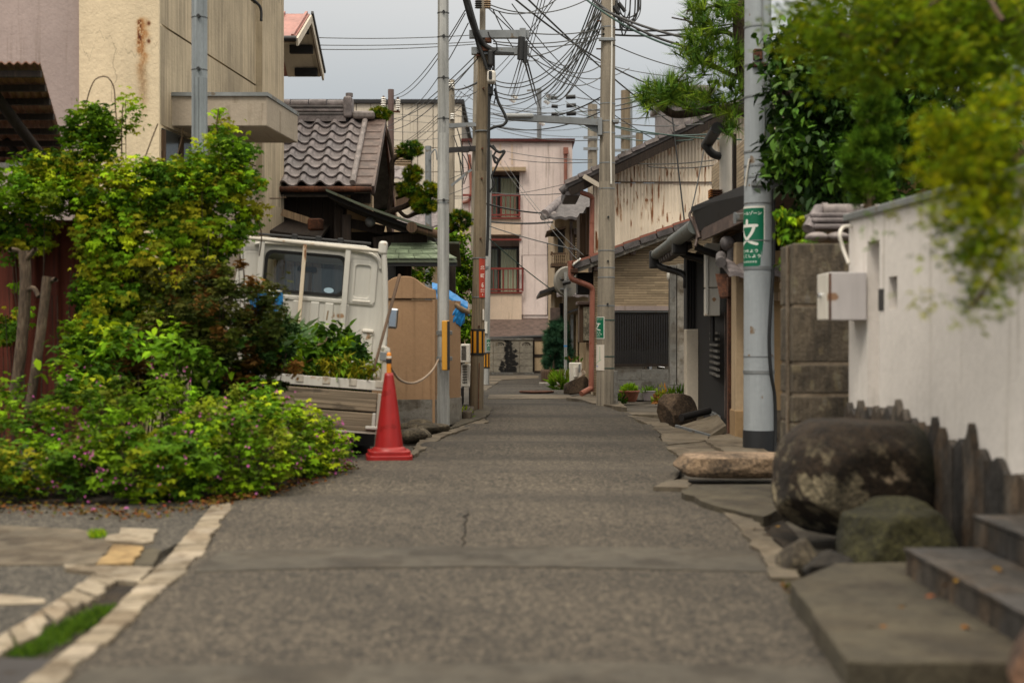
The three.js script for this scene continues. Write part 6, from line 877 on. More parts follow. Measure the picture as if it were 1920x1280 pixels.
{
  const b = thing('stone_steps', 'slate-faced stone steps rising to the white wall from a concrete slab', 'steps', V(1.6, 0, -5.2));
  const slab = [G(1482, 1094, 0.1), G(1568, 1058, 0.1), G(1712, 1056, 0.1), V(1.76, 0, -6.1), V(1.76, 0, -4.42), G(1660, 1246, 0.1), G(1590, 1242, 0.1)];
  part('slab', floorExt(rough(slab, 0.12, 0.007, 95), 0.0, 0.1, { bevel: 0.006 }), mt.paveDark, b);
  const r = rng(96), sm = [mt.slateA, mt.slateB, mt.slateC];
  const flight = (x, y0, y1, dF, dN, wTo) => { part('step_core', box(x + 0.012, wTo, 0, y1 - 0.022, dN, dF), mt.mortar, b); let d = dF; while (d > dN + 0.02) { const w = Math.min(0.09 + r() * 0.08, d - dN); part('riser_slate', rbox(x - r() * 0.006, x + 0.011, y0 + 0.002, y1 - 0.024, d - w + 0.004, d, 0.003, 1), sm[Math.floor(r() * 3)], b); d -= w; } d = dF; while (d > dN + 0.02) { const w = Math.min(0.22 + r() * 0.2, d - dN); part('tread_slate', rbox(x - 0.012, wTo, y1 - 0.02, y1 - r() * 0.003, d - w + 0.006, d, 0.004, 1), sm[Math.floor(r() * 2)], b); d -= w; } };
  flight(1.67, 0.1, 0.222, 6.02, 3.2, 2.0); flight(1.99, 0.222, 0.352, 6.1, 3.2, 2.5);
  part('end_slates', [0, 1, 2, 3].map((k) => rbox(1.7 + k * 0.075, 1.765 + k * 0.075, 0.101, 0.2, 6.025, 6.045, 0.003, 1)), mt.slateA, b);
}
{ // fallen leaves
  const r = rng(99), l = []; for (const [u, v, y] of [[1692, 1136, 0.1], [1640, 1178, 0.1], [1822, 1182, 0.1], [1612, 1248, 0.02], [1760, 1120, 0.22], [1436, 966, 0.03], [1450, 985, 0.0], [1790, 1100, 0.22], [1880, 1076, 0.22], [1420, 1000, 0.03]]) for (let k = 0; k < 2; k++) { const p = G(u + (r() - 0.5) * 20, v + (r() - 0.5) * 14, y); p.y += 0.008; l.push({ p, s: 0.035 + r() * 0.02, q: new THREE.Quaternion().setFromEuler(new THREE.Euler((r() - 0.5) * 0.7, r() * 6, (r() - 0.5) * 0.7)), c: cL(0.12 + r() * 0.1, 0.06 + r() * 0.05, 0.02) }); }
  for (let k = 0; k < 500; k++) { const t = r(), u = lerp(1484, 1600, t) - 4 - r() * 16, v = lerp(1100, 1244, t); const p = G(u, v, 0.01); p.y += r() * 0.03; const w = r() > 0.45; l.push({ p, s: 0.012 + r() * 0.018, q: new THREE.Quaternion().setFromEuler(new THREE.Euler((r() - 0.5) * 2, r() * 6, (r() - 0.5))), c: w ? cL(0.05, 0.05, 0.01) : cL(0.12, 0.06, 0.02) }); }
  const o = instances('fallen_leaves', leafGeo, mt.leafMatt, l, scene); o.userData.label = 'brown fallen leaves and moss along the steps and gutter'; o.userData.category = 'leaves';
}
// ---------------------------------------------------------------- plants on the left
const stemsOf = (c, n, r0, h, seed, m = mt.brownWood) => { const r = rng(seed), g = []; for (let i = 0; i < n; i++) { const a = r() * 6.28, q = r() * r0; g.push(bar(V(c.x + Math.cos(a) * q * 0.3, 0, c.z + Math.sin(a) * q * 0.3), V(c.x + Math.cos(a) * q, h * (0.5 + r() * 0.5), c.z + Math.sin(a) * q), 0.006, 5, 0.003)); } return g; };
function shrub(name, label, blobs, seed, o = {}) {
  const c0 = blobs[0][0], b = thing(name, label, o.cat || 'shrub', V(c0.x, 0, c0.z)), l = [], fl = [], r = rng(seed);
  blobs.forEach(([c, rad, n, opt], i) => scatter(l, c, rad, n, { seed: seed + i * 7, minY: 0.01, ...opt }));
  part('stems', blobs.map(([c, rad], i) => stemsOf(c, o.stems ?? 14, rad.x, c.y + rad.y * 0.6, seed + 50 + i)), mt.barkDark, b);
  instances('foliage', o.geo || leafTrio, o.mat || mt.leaf, l, b);
  if (o.flowers) { for (let i = 0; i < o.flowers; i++) { const [c, rad] = blobs[Math.floor(r() * blobs.length)], th = r() * 6.283, z = r() * 1.7 - 0.7, s = Math.sqrt(Math.max(0, 1 - z * z)), k = 0.9 + r() * 0.22, p = V(c.x + Math.cos(th) * s * rad.x * k, Math.max(0.03, c.y + z * rad.y * k), c.z + Math.sin(th) * s * rad.z * k), q = 2 + Math.floor(r() * 3); for (let j = 0; j < q; j++) { const t = 0.7 + r() * 0.6; fl.push({ p: V(p.x + (r() - 0.5) * 0.05, p.y + (r() - 0.5) * 0.05, p.z + (r() - 0.5) * 0.05), s: 0.014 + r() * 0.012, q: new THREE.Quaternion().setFromEuler(new THREE.Euler(r() * 6, r() * 6, r() * 6)), c: cL(0.42 * t, 0.1 * t, 0.28 * t) }); } } instances('flowers', petalGeo, mt.leafMatt, fl, b); }
  return b;
}
const front = { pal: [...green.fresh, [0.1, 0.19, 0.012], [0.2, 0.25, 0.02]], size: 0.046, clumps: 110, spread: 0.075, fill: 0.22, tilt: 0.75, droop: 0.25 };
shrub('flowering_shrub', 'bright green bush clover with pink flowers spilling onto the road beside the truck', [[V(-1.93, 0.33, -10.9), V(0.45, 0.4, 0.7), 3800, front], [V(-1.98, 0.3, -10.1), V(0.45, 0.36, 0.5), 2600, front], [V(-1.58, 0.22, -11.3), V(0.3, 0.26, 0.5), 1600, front]], 201, { flowers: 190, stems: 20 });
shrub('flowering_shrub', 'bright green flowering bush in front of the rusty fence, middle of the plant bed', [[V(-2.75, 0.42, -10.3), V(0.68, 0.5, 0.75), 4200, front], [V(-2.55, 0.22, -9.6), V(0.6, 0.26, 0.42), 2400, { ...front, size: 0.06, pal: [...green.mid, ...green.fresh] }]], 231, { flowers: 110, stems: 24 });
shrub('flowering_shrub', 'low green bush with few pink flowers at the left edge of the plant bed', [[V(-3.75, 0.35, -10.2), V(0.62, 0.42, 0.7), 3000, { ...front, pal: [...green.mid, ...green.fresh] }], [V(-3.5, 0.18, -9.5), V(0.5, 0.22, 0.35), 1500, { ...front, pal: [...green.mid, ...green.olive] }]], 261, { flowers: 50, stems: 24 });
shrub('leafy_shrub', 'broad-leaved green shrub between the two cut trunks and the rusty bush', [[V(-2.95, 0.85, -11.3), V(0.75, 0.38, 0.5), 2000, { pal: [...green.mid, ...green.fresh], size: 0.085, clumps: 60, spread: 0.11, fill: 0.25, tilt: 0.7, droop: 0.3 }]], 281, { geo: leafGeo });
shrub('rusty_bush', 'dark green bush with rust-brown tips in front of the truck', [[V(-2.34, 1.24, -11.7), V(0.48, 0.5, 0.5), 6500, { pal: green.rusty, size: 0.042, clumps: 110, spread: 0.07, fill: 0.3 }], [V(-2.2, 0.92, -11.9), V(0.42, 0.44, 0.45), 7000, { pal: [...green.dark, ...green.rusty], size: 0.042, clumps: 90, spread: 0.065, fill: 0.3 }], [V(-2.75, 1.0, -11.6), V(0.5, 0.45, 0.4), 4500, { pal: green.rusty, size: 0.042, clumps: 60, spread: 0.075, fill: 0.3 }]], 301, { geo: leafTrio, stems: 10 });
{ // the climbing vine over the fence and the pole
  const vb = (u, v, d, ru, rv, rz, n, o) => [P(u, v, d), V(ru / F * d, rv / F * d, rz), n * 1.5, { pal: [...green.fresh, ...green.fresh, ...green.mid, ...green.olive], size: 0.05, clumps: Math.round(n / 20), spread: 0.08, fill: 0.3, tilt: 0.85, droop: 0.45, ...o }];
  const hanging = { pal: [...green.mid, ...green.olive, ...green.fresh], tilt: 0.5, droop: 1.1 };
  const blobs = [vb(70, 365, 12.3, 130, 46, 0.35, 2000, { pal: [...green.fresh, [0.14, 0.23, 0.015]] }), vb(250, 360, 12.3, 170, 60, 0.35, 3000), vb(172, 255, 12.6, 52, 62, 0.28, 1300, { pal: [...green.mid, ...green.fresh] }), vb(240, 215, 12.7, 10, 60, 0.1, 90), vb(425, 305, 12.6, 58, 66, 0.3, 1700, { pal: [...green.mid, ...green.fresh] }), vb(412, 232, 12.7, 9, 34, 0.1, 80), vb(280, 450, 12.3, 120, 90, 0.35, 3000, hanging), vb(390, 410, 12.4, 80, 90, 0.3, 1700, hanging), vb(470, 380, 12.5, 26, 70, 0.2, 260, hanging), vb(210, 540, 12.3, 80, 70, 0.3, 1200, hanging), vb(30, 440, 12.4, 80, 50, 0.3, 700, hanging), vb(340, 530, 12.2, 90, 60, 0.3, 1300, { ...hanging, pal: [...green.olive, ...green.rusty] }), vb(10, 600, 12.5, 40, 80, 0.2, 300, hanging), vb(250, 600, 12.2, 110, 70, 0.35, 1700, hanging), vb(330, 620, 12.0, 80, 60, 0.35, 1200, { pal: [...green.olive, ...green.rusty] }), vb(190, 470, 12.35, 60, 100, 0.3, 1500, hanging), vb(110, 320, 12.4, 90, 34, 0.3, 1100, {}), vb(360, 345, 12.4, 110, 50, 0.3, 1500, {}), vb(180, 650, 11.9, 70, 60, 0.3, 900, { pal: [...green.mid, ...green.fresh] })];
  const o = shrub('climbing_vine', 'mass of yellow-green climbing vine over the rusty fence and trellis', blobs, 331, { cat: 'climbing plant', stems: 3 });
  const r = rng(340), tn = []; for (const l of [[[160, 200], [170, 165], [180, 148], [200, 144], [212, 160], [216, 200], [219, 235]], [[270, 300], [284, 262], [296, 232]], [[480, 400], [490, 440], [486, 480]], [[130, 300], [136, 250], [150, 205]], [[60, 330], [50, 300], [30, 290]], [[400, 290], [405, 240], [410, 205]], [[330, 300], [340, 262], [344, 240]], [[228, 300], [228, 240], [230, 200]], [[505, 372], [520, 372], [536, 370]], [[450, 480], [458, 520], [452, 560]], [[320, 520], [335, 440], [352, 370]]]) tn.push(tube(l.map(([u, v]) => P(u, v, 12.55 + r() * 0.1)), 0.006, 20, 5));
  part('tendril', tn, mt.brownWood, o);
}
{ // two cut-back trunks before the fence
  const T2 = (label, pts, r0, arms, seed) => { const b = thing('pruned_tree', label, 'tree', V(pts[0].x, 0, pts[0].z)); const g = tube(pts, r0, 30, 10), p = g.getAttribute('position'), q = rng(seed); for (let i = 0; i < p.count; i++) { const n = 1 + 0; p.setXYZ(i, p.getX(i) + (noise3(p.getY(i) * 3, p.getX(i) * 9, 1) - 0.5) * 0.03, p.getY(i), p.getZ(i) + (noise3(p.getY(i) * 3, 4, p.getX(i) * 9) - 0.5) * 0.03); } part('trunk', g, mt.bark, b); for (const a of arms) part('cut_branch', tube(a, 0.02, 10, 7), mt.bark, b); };
  T2('grey pruned tree trunk, taller of the pair before the rusty fence', [P(22, 760, 11.6), P(34, 690, 11.6), P(42, 600, 11.6), P(46, 520, 11.6), P(44, 470, 11.6)], 0.046, [[P(46, 490, 11.6), P(58, 476, 11.55), P(66, 466, 11.5)], [P(44, 480, 11.6), P(32, 470, 11.6), P(18, 468, 11.5)], [P(48, 545, 11.6), P(62, 540, 11.55), P(72, 556, 11.5)]], 1);
  T2('grey pruned tree trunk, shorter and leaning, beside the taller one', [P(54, 770, 11.5), P(66, 690, 11.5), P(76, 610, 11.5), P(84, 550, 11.5), P(88, 518, 11.5)], 0.038, [[P(84, 540, 11.5), P(96, 526, 11.5), P(104, 524, 11.45)]], 2);
}
{ // leaf litter round the bed
  const r = rng(351), l = []; const path = [[-40, 965], [120, 962], [240, 975], [380, 958], [470, 938], [560, 915], [640, 890], [655, 884]];
  for (let i = 0; i < 1500; i++) { const t = r() * (path.length - 1.001), k = Math.floor(t), f = t - k, u = lerp(path[k][0], path[k + 1][0], f) + (r() - 0.5) * 30, v = lerp(path[k][1], path[k + 1][1], f) + (r() + r() + r() - 2.2) * 13, p = G(u, v, 0.016); p.y += r() * 0.02; const w = r(); l.push({ p, s: 0.018 + r() * 0.025, q: new THREE.Quaternion().setFromEuler(new THREE.Euler((r() - 0.5) * 1.2, r() * 6, (r() - 0.5) * 1.2)), c: w > 0.985 ? cL(0.3, 0.1, 0.22) : cL(0.06 + r() * 0.09, 0.032 + r() * 0.05, 0.014) }); }
  const o = instances('leaf_litter', leafGeo, mt.leafMatt, l, scene); o.userData.label = 'brown leaf litter along the edge of the plant bed'; o.userData.category = 'leaves';
  struct('plant_bed', floorExt(rough([V(-7, 0, -9.7), V(-2.6, 0, -9.3), V(-1.9, 0, -9.9), V(-1.45, 0, -11.2), V(-1.4, 0, -11.8), V(-2.6, 0, -12.9), V(-7, 0, -13)], 0.2, 0.03, 7), -0.05, 0.03), mt.soil);
  for (const [i, u, v, n] of [[0, 62, 890, 'grey stone half hidden'], [1, 44, 935, 'small dark stone']]) { const p = G(u, v, 0); solo('bed_stone', n + ' under the bush at the left edge', 'stone', rock(V(p.x, 0.12, p.z), V(0.12, 0.15, 0.1), { seed: 360 + i, detail: 12, color: () => [0.12, 0.12, 0.1] }), mt.rock); }
}
// ---------------------------------------------------------------- the clipped pine (niwaki)
{
  const d = 23, b = thing('clipped_pine', 'clipped cloud pine with rounded pads behind the tan wall', 'pine tree', V(px(740, d), 0, -d - 0.4));
  const pads = [[769, 281, 24, 14], [774, 327, 16, 14], [766, 355, 21, 12], [802, 358, 19, 14], [798, 387, 24, 13], [786, 378, 14, 10], [862, 412, 21, 18], [712, 214, 18, 11]];
  pads.forEach(([u, v, ru, rv], i) => { const c = P(u, v, d), R = V(ru / F * d, rv / F * d, ru / F * d * 0.9), l = []; scatter(l, c, R, 1300, { pal: i % 2 ? [...green.olive, ...green.mid] : [...green.dark, ...green.mid, ...green.olive], size: 0.062, clumps: 130, spread: 0.014, fill: 0.15, out: 0.7, lift: 0.6, seed: 400 + i }); scatter(l, V(c.x, c.y - R.y * 0.35, c.z), V(R.x * 0.8, R.y * 0.5, R.z * 0.8), 300, { pal: [[0.05, 0.035, 0.015], ...green.dark], size: 0.05, clumps: 40, spread: 0.012, fill: 0.4, out: 0.4, seed: 420 + i }); instances('needle_pad', needleGeo, mt.leafMatt, l, b); });
  const br = (l, r) => part('branch', tube(l.map(([u, v, o = 0]) => P(u, v, d + 0.1 + o)), r, 30, 8), mt.barkDark, b);
  br([[735, 470], [728, 420], [722, 402], [745, 392], [765, 384], [775, 374], [790, 370]], 0.045); br([[745, 392], [762, 406], [780, 400], [796, 396]], 0.03); br([[728, 420], [735, 330], [737, 300], [752, 290], [765, 286]], 0.04); br([[738, 345], [758, 344], [768, 338], [776, 330]], 0.025); br([[742, 372], [758, 366], [766, 360]], 0.025); br([[790, 440], [820, 436], [842, 432], [858, 422]], 0.05); br([[737, 300], [726, 250], [715, 222]], 0.03);
}
{ const b = thing('garden_tree', 'leafy green garden tree behind the tan wall and blue tarpaulin', 'tree', V(-1.0, 0, -25)), l = [], d = 25; for (const [u, v, ru, rv, n] of [[868, 560, 30, 80, 1500], [850, 470, 40, 40, 1100], [872, 510, 26, 40, 900], [790, 505, 26, 28, 600], [878, 620, 14, 40, 500], [838, 440, 20, 26, 500], [700, 392, 30, 18, 300]]) scatter(l, P(u, v, d), V(ru / F * d, rv / F * d, 0.4), n, { pal: [...green.fresh, ...green.mid], size: 0.085, clumps: Math.round(n / 20), spread: 0.07, fill: 0.35, seed: 440 + u }); instances('crown', leafGeo, mt.leaf, l, b); part('trunk', bar(P(866, 700, d + 0.2), P(862, 480, d + 0.2), 0.06, 10, 0.03), mt.barkDark, b); }
{ const d = 33, x = px(1044, d), b = thing('potted_conifer', 'blue-green conifer in a round brown pot by the street mirror', 'conifer', V(x, 0, -d)), l = []; part('pot', (() => { const g = new THREE.LatheGeometry([[0, 0], [0.22, 0], [0.25, 0.06], [0.27, 0.3], [0.25, 0.36], [0.21, 0.36]].map((q) => new THREE.Vector2(...q)), 24); g.translate(px(1036, 31.5), 0, -31.5); return g; })(), mt.brownWood, b); part('trunk', bar(V(px(1036, 31.5), 0.2, -31.5), P(1046, 605, 31.9), 0.035, 8, 0.01), mt.barkDark, b); for (const [u, v, ru, rv, n] of [[1044, 668, 26, 34, 1500], [1044, 636, 22, 26, 1000], [1048, 612, 14, 16, 500]]) scatter(l, P(u, v, 31.8), V(ru / F * 31.8, rv / F * 31.8, 0.3), n, { pal: green.conifer, size: 0.13, clumps: Math.round(n / 18), spread: 0.05, fill: 0.4, out: 0.65, lift: 0.2, seed: 470 + v }); instances('needles', needleGeo, mt.leafMatt, l, b); }
// small plants and pots at the right
function potPlant(label, u, v, d, pot, h, pal, geo, n, seed, size, potMat) {
  const b = thing('potted_plant', label, 'potted plant', V(px(u, d), 0, -d)), c = V(px(u, d), 0.02, -d); if (pot) { part('pot', (() => { const g = new THREE.LatheGeometry(pot.map((q) => new THREE.Vector2(...q)), 28); g.translate(c.x, c.y, c.z); return g; })(), potMat, b); part('pot_soil', (() => { const g = new THREE.CylinderGeometry(pot[3][0] * 0.88, pot[3][0] * 0.88, 0.02, 20); g.translate(c.x, pot[3][1] * 0.9, c.z); return g; })(), mt.soil, b); }
  const l = [], y0 = pot ? pot[3][1] : 0, R = pot ? pot[3][0] : h * 0.5; scatter(l, V(c.x, y0 + h * 0.3, c.z), V(R, h * 0.5, R), n, { pal, size, clumps: 30, spread: 0.04, fill: 0.4, out: 0.5, lift: 1.2, seed, minY: y0 * 0.9 }); instances('leaves', geo, mt.leaf, l, b);
}
potPlant('bright green plant in a wide terracotta bowl beside the far utility pole', 1180, 753, 23.4, [[0, 0], [0.1, 0], [0.12, 0.02], [0.165, 0.16], [0.175, 0.17], [0.17, 0.19], [0.15, 0.19]], 0.16, [[0.2, 0.34, 0.012], [0.15, 0.28, 0.012]], leafNarrow, 700, 481, 0.06, mt.terracotta);
potPlant('small green plant in a grey square-sided pot next to the terracotta bowl', 1217, 748, 23.8, [[0, 0], [0.08, 0], [0.085, 0.01], [0.105, 0.15], [0.112, 0.155], [0.11, 0.17], [0.09, 0.17]], 0.1, [[0.13, 0.26, 0.012], [0.1, 0.2, 0.012]], leafNarrow, 300, 482, 0.045, mt.pot);
potPlant('yellow-leaved plant at the foot of the concrete gate post', 1246, 760, 22.8, null, 0.36, [[0.3, 0.26, 0.02], [0.3, 0.13, 0.04], [0.14, 0.2, 0.02]], leafGeo, 130, 483, 0.08);
potPlant('green shrub with broad pointed leaves behind the roadside rock', 1278, 762, 20.4, null, 0.42, [...green.mid, [0.16, 0.22, 0.02]], leafNarrow, 420, 484, 0.12);
potPlant('dark weeds at the foot of the low concrete wall', 1162, 762, 23.2, null, 0.18, [...green.dark, ...green.mid], leafGeo, 260, 485, 0.05);
potPlant('tall thin weeds growing against the low concrete wall', 1226, 735, 24.3, null, 0.4, [...green.mid], leafNarrow, 60, 486, 0.07);
potPlant('green strappy plant at the foot of the street mirror post', 1055, 733, 28.8, null, 0.42, [...green.mid, [0.12, 0.15, 0.02]], leafNarrow, 420, 487, 0.16);
potPlant('rust-tinted plant beside the white water heater', 1072, 700, 29.2, null, 0.9, [[0.14, 0.07, 0.02], ...green.mid], leafGeo, 260, 488, 0.06);
potPlant('green weed at the foot of the brown utility pole', 868, 786, 18.6, null, 0.22, green.fresh, leafNarrow, 160, 489, 0.06);
{ // ivy on a stake by the pillar
  const d = 10.6, b = thing('ivy_post', 'bright green ivy covering a thin post above the stone pillar', 'climbing plant', V(px(1485, d), 0, -d)), l = []; part('stake', bar(V(px(1486, d), 0, -d), P(1486, 400, d), 0.02, 8), mt.darkWood, b); for (const [u, v, ru, rv, n] of [[1486, 412, 22, 22, 300], [1474, 440, 10, 34, 160], [1500, 432, 10, 26, 140], [1470, 490, 6, 14, 40], [1462, 395, 18, 5, 60]]) scatter(l, P(u, v, d), V(ru / F * d, rv / F * d, 0.12), n, { pal: [...green.fresh, ...green.mid], size: 0.05, clumps: 16, spread: 0.03, droop: 0.9, seed: 500 + v }); scatter(l, P(1540, 458, 9.5), V(0.18, 0.015, 0.1), 60, { pal: green.fresh, size: 0.035, clumps: 6, spread: 0.03, seed: 511 }); instances('leaves', leafGeo, mt.leaf, l, b);
}
// ---------------------------------------------------------------- trees at the upper right
{ // pine branch
  const d = 16.2, b = thing('pine_tree', 'pine tree reaching over the rusted house roof behind the near pole', 'pine tree', V(px(1470, d), 0, -d)), l = [], r = rng(521);
  const tufts = (u, v, ru, rv, n) => { for (let i = 0; i < n * 0.75; i++) { const a = r() * 6.283, k = Math.sqrt(r()), p = P(u + Math.cos(a) * ru * k, v + Math.sin(a) * rv * k, d + (r() - 0.5) * 1.0), c = [[0.1, 0.19, 0.02], [0.17, 0.25, 0.02], [0.06, 0.13, 0.02], [0.13, 0.22, 0.025]][i % 4], t = 0.7 + r() * 0.6; l.push({ p, s: 0.17 + r() * 0.1, q: new THREE.Quaternion().setFromEuler(new THREE.Euler(0.5 - r() * 1.9, r() * 6.283, 0, 'YXZ')), c: cL(c[0] * t, c[1] * t, c[2] * t) }); } };
  [[1330, 22, 46, 26, 90], [1372, 20, 26, 24, 40], [1326, 62, 40, 20, 60], [1290, 92, 32, 20, 50], [1345, 105, 46, 24, 80], [1310, 130, 34, 14, 36], [1232, 178, 34, 24, 70], [1268, 170, 34, 18, 50], [1290, 190, 60, 18, 80], [1350, 180, 40, 26, 60], [1382, 130, 20, 50, 50], [1366, 232, 22, 26, 36], [1215, 190, 14, 22, 20]].forEach((a) => tufts(...a));
  instances('needles', needleGeo, mt.leafMatt, l, b);
  const br = (p, rr) => part('branch', tube(p.map(([u, v, o = 0]) => P(u, v, d + o)), rr, 40, 8), mt.barkDark, b);
  part('trunk', tube([V(px(1470, d), 0, -d), P(1470, 400, d), P(1440, 260, d), P(1400, 150, d), P(1390, 20, d), P(1400, -60, d)], 0.1, 40, 10), mt.barkDark, b);
  br([[1430, 235], [1380, 205], [1340, 205], [1300, 212], [1262, 214], [1240, 200]], 0.045); br([[1400, 150], [1370, 140], [1330, 120], [1300, 110]], 0.03); br([[1392, 80], [1360, 60], [1330, 62], [1318, 40]], 0.028); br([[1392, 40], [1370, 20], [1340, 10]], 0.025); br([[1340, 205], [1330, 180], [1345, 150]], 0.022); br([[1330, 120], [1340, 96], [1352, 90]], 0.018); br([[1300, 212], [1285, 196], [1276, 186]], 0.02); br([[1380, 205], [1372, 225], [1368, 240]], 0.018);
  for (let i = 0; i < 26; i++) { const u = 1290 + r() * 100, v = 10 + r() * 190; br([[u, v], [u + (r() - 0.6) * 34, v + (r() - 0.5) * 20], [u + (r() - 0.6) * 60, v - 10 + (r() - 0.5) * 34]], 0.009); }
}
function broadTree(name, label, base, blobs, opt, trunk, branches, bm = mt.barkDark) {
  const b = thing(name, label, 'tree', base), l = []; blobs.forEach(([u, v, d, ru, rv, rz, n], i) => scatter(l, P(u, v, d), V(ru / F * d, rv / F * d, rz), n * (opt.many || 1), { ...opt, clumps: Math.round(n * (opt.many || 1) / (opt.per || 22)), seed: (opt.seed || 1) + i * 3 }));
  part('trunk', tube(trunk, opt.tr || 0.09, 30, 10), bm, b); for (const q of branches) part('branch', tube(q, opt.br || 0.025, 20, 7), bm, b); instances('crown', opt.geo || leafGeo, opt.mat || mt.leaf, l, b); return b;
}
broadTree('evergreen_tree', 'dark glossy evergreen tree behind the near utility pole', V(px(1560, 12.6), 0, -12.6), [[1530, 190, 12.6, 90, 80, 0.6, 2000], [1500, 290, 12.4, 60, 70, 0.5, 1500], [1560, 320, 12.4, 80, 60, 0.6, 1500], [1600, 160, 12.8, 90, 110, 0.7, 2600], [1690, 250, 12.8, 90, 120, 0.6, 2000], [1480, 130, 12.8, 40, 60, 0.4, 600], [1540, 380, 12.2, 40, 24, 0.3, 300], [1760, 150, 13, 120, 160, 0.6, 2200], [1530, 80, 12.8, 80, 60, 0.5, 1000], [1640, 350, 12.6, 60, 50, 0.4, 700], [1840, 320, 13, 120, 160, 0.6, 1800], [1860, 40, 13.4, 140, 90, 0.6, 1800], [1680, 20, 13.4, 120, 70, 0.6, 1300]], { pal: [...green.dark, [0.07, 0.16, 0.015], [0.05, 0.12, 0.018], [0.085, 0.17, 0.016]], size: 0.1, spread: 0.14, fill: 0.4, seed: 541, droop: 0.5, per: 16, mat: M([1, 1, 1], { phys: true, roughness: 0.55, specularIntensity: 0.4, side: THREE.DoubleSide }) }, [V(px(1580, 12.9), 0, -12.9), P(1580, 380, 12.9), P(1570, 260, 12.9), P(1600, 120, 12.9), P(1620, 0, 12.9)], [[P(1572, 270, 12.8), P(1530, 200, 12.6), P(1490, 178, 12.4), P(1470, 174, 12.3)], [P(1570, 300, 12.8), P(1540, 190, 12.5), P(1500, 192, 12.3)], [P(1576, 330, 12.9), P(1530, 300, 12.7), P(1490, 260, 12.5)]]);
broadTree('juniper', 'bright green feathery juniper column behind the white wall', V(px(1630, 9.6), 0, -9.7), [[1638, 200, 9.6, 34, 50, 0.16, 1100], [1624, 300, 9.6, 44, 55, 0.2, 1500], [1632, 360, 9.6, 36, 26, 0.16, 600], [1612, 250, 9.6, 16, 40, 0.1, 300], [1655, 250, 9.6, 30, 50, 0.15, 600]], { pal: [[0.07, 0.15, 0.01], [0.1, 0.18, 0.012], [0.05, 0.11, 0.01]], size: 0.05, spread: 0.035, fill: 0.3, seed: 561, out: 0.5, lift: 0.9, geo: needleGeo, mat: mt.leafMatt, tr: 0.04 }, [V(px(1634, 9.75), 0, -9.75), P(1632, 300, 9.75), P(1640, 180, 9.75)], [[P(1634, 392, 9.62), P(1628, 250, 9.62), P(1626, 225, 9.62)]], mt.paleWood);
solo('pale_post', 'thick pale timber post rising among the trees behind the white wall', 'post', bar(V(px(1632, 9.95), 0, -9.95), P(1631, 236, 9.95), 0.025, 12), mt.paleWood);
{ // the maple over the wall: near, out of focus
  const blobs = [[1880, 0, 6.2, 90, 50, 0.4, 420], [1740, -14, 6.3, 100, 40, 0.4, 400], [1600, -6, 6.4, 80, 34, 0.35, 220], [1500, 20, 6.4, 60, 34, 0.3, 130], [1580, 60, 6.2, 90, 54, 0.35, 330], [1700, 50, 6, 110, 70, 0.4, 560], [1820, 60, 6, 120, 80, 0.4, 640], [1640, 120, 6, 70, 40, 0.3, 210], [1760, 120, 5.8, 90, 40, 0.3, 320], [1880, 130, 5.8, 60, 50, 0.3, 260], [1490, 90, 6.6, 40, 26, 0.2, 50], [1560, 140, 6.4, 60, 20, 0.2, 60]];
  broadTree('maple_tree', 'green maple branches hanging over the top right corner', V(3.2, 0, -6.2), blobs, { pal: [[0.17, 0.27, 0.01], [0.23, 0.33, 0.012], [0.11, 0.19, 0.01], [0.3, 0.34, 0.012]], mat: mt.leafThin, many: 1.9, size: 0.055, spread: 0.11, fill: 0.5, seed: 581, droop: 0.55, tilt: 0.55, geo: mapleGeo, per: 12, tr: 0.07, br: 0.01 }, [V(3.3, 0, -6.4), V(3.2, 1.6, -6.3), P(1900, 60, 6.2), P(1860, -120, 6.2)], [[P(1900, 60, 6.2), P(1800, 40, 6.1), P(1680, 60, 6), P(1590, 70, 6.2), P(1520, 30, 6.4)], [P(1880, -20, 6.2), P(1760, 0, 6), P(1650, 110, 6)], [P(1840, -40, 6), P(1862, 10, 5.6), P(1880, 40, 5.5)]], mt.brownWood);
  const low = [[1880, 190, 4.9, 60, 40, 0.25, 260], [1800, 240, 4.9, 70, 30, 0.25, 260], [1860, 270, 4.8, 80, 50, 0.3, 420], [1810, 320, 4.8, 70, 40, 0.25, 300], [1880, 360, 4.8, 70, 60, 0.3, 420], [1810, 390, 4.7, 60, 34, 0.2, 170], [1870, 440, 4.7, 60, 40, 0.25, 220], [1810, 470, 4.7, 50, 30, 0.2, 110], [1880, 500, 4.6, 50, 30, 0.2, 110], [1846, 550, 4.6, 40, 26, 0.15, 56], [1756, 230, 5, 40, 14, 0.12, 50], [1734, 300, 5, 30, 16, 0.12, 30], [1740, 350, 5, 26, 18, 0.12, 24], [1760, 410, 4.9, 24, 18, 0.12, 22], [1736, 566, 4.8, 24, 8, 0.08, 14], [1820, 585, 4.6, 24, 14, 0.1, 16], [1690, 395, 5.2, 16, 8, 0.06, 6], [1640, 435, 5.4, 12, 7, 0.05, 7]];
  broadTree('maple_tree', 'yellow-green maple spray hanging low in front of the white wall', V(2.7, 0, -4.7), low, { pal: green.maple, mat: mt.leafThin, many: 1.9, size: 0.044, spread: 0.07, fill: 0.6, seed: 621, droop: 0.75, tilt: 0.6, geo: mapleGeo, per: 10, tr: 0.03, br: 0.006 }, [V(2.6, 0, -4.8), V(2.5, 1.5, -4.7), V(2.2, 2.1, -4.7), P(1990, 120, 4.7)], [[P(1990, 130, 4.7), P(1900, 200, 4.8), P(1800, 230, 4.9), P(1740, 235, 5)], [P(1980, 220, 4.7), P(1900, 300, 4.7), P(1830, 340, 4.8)], [P(1970, 300, 4.7), P(1900, 420, 4.7), P(1860, 520, 4.6), P(1820, 580, 4.6)]], mt.brownWood);
}
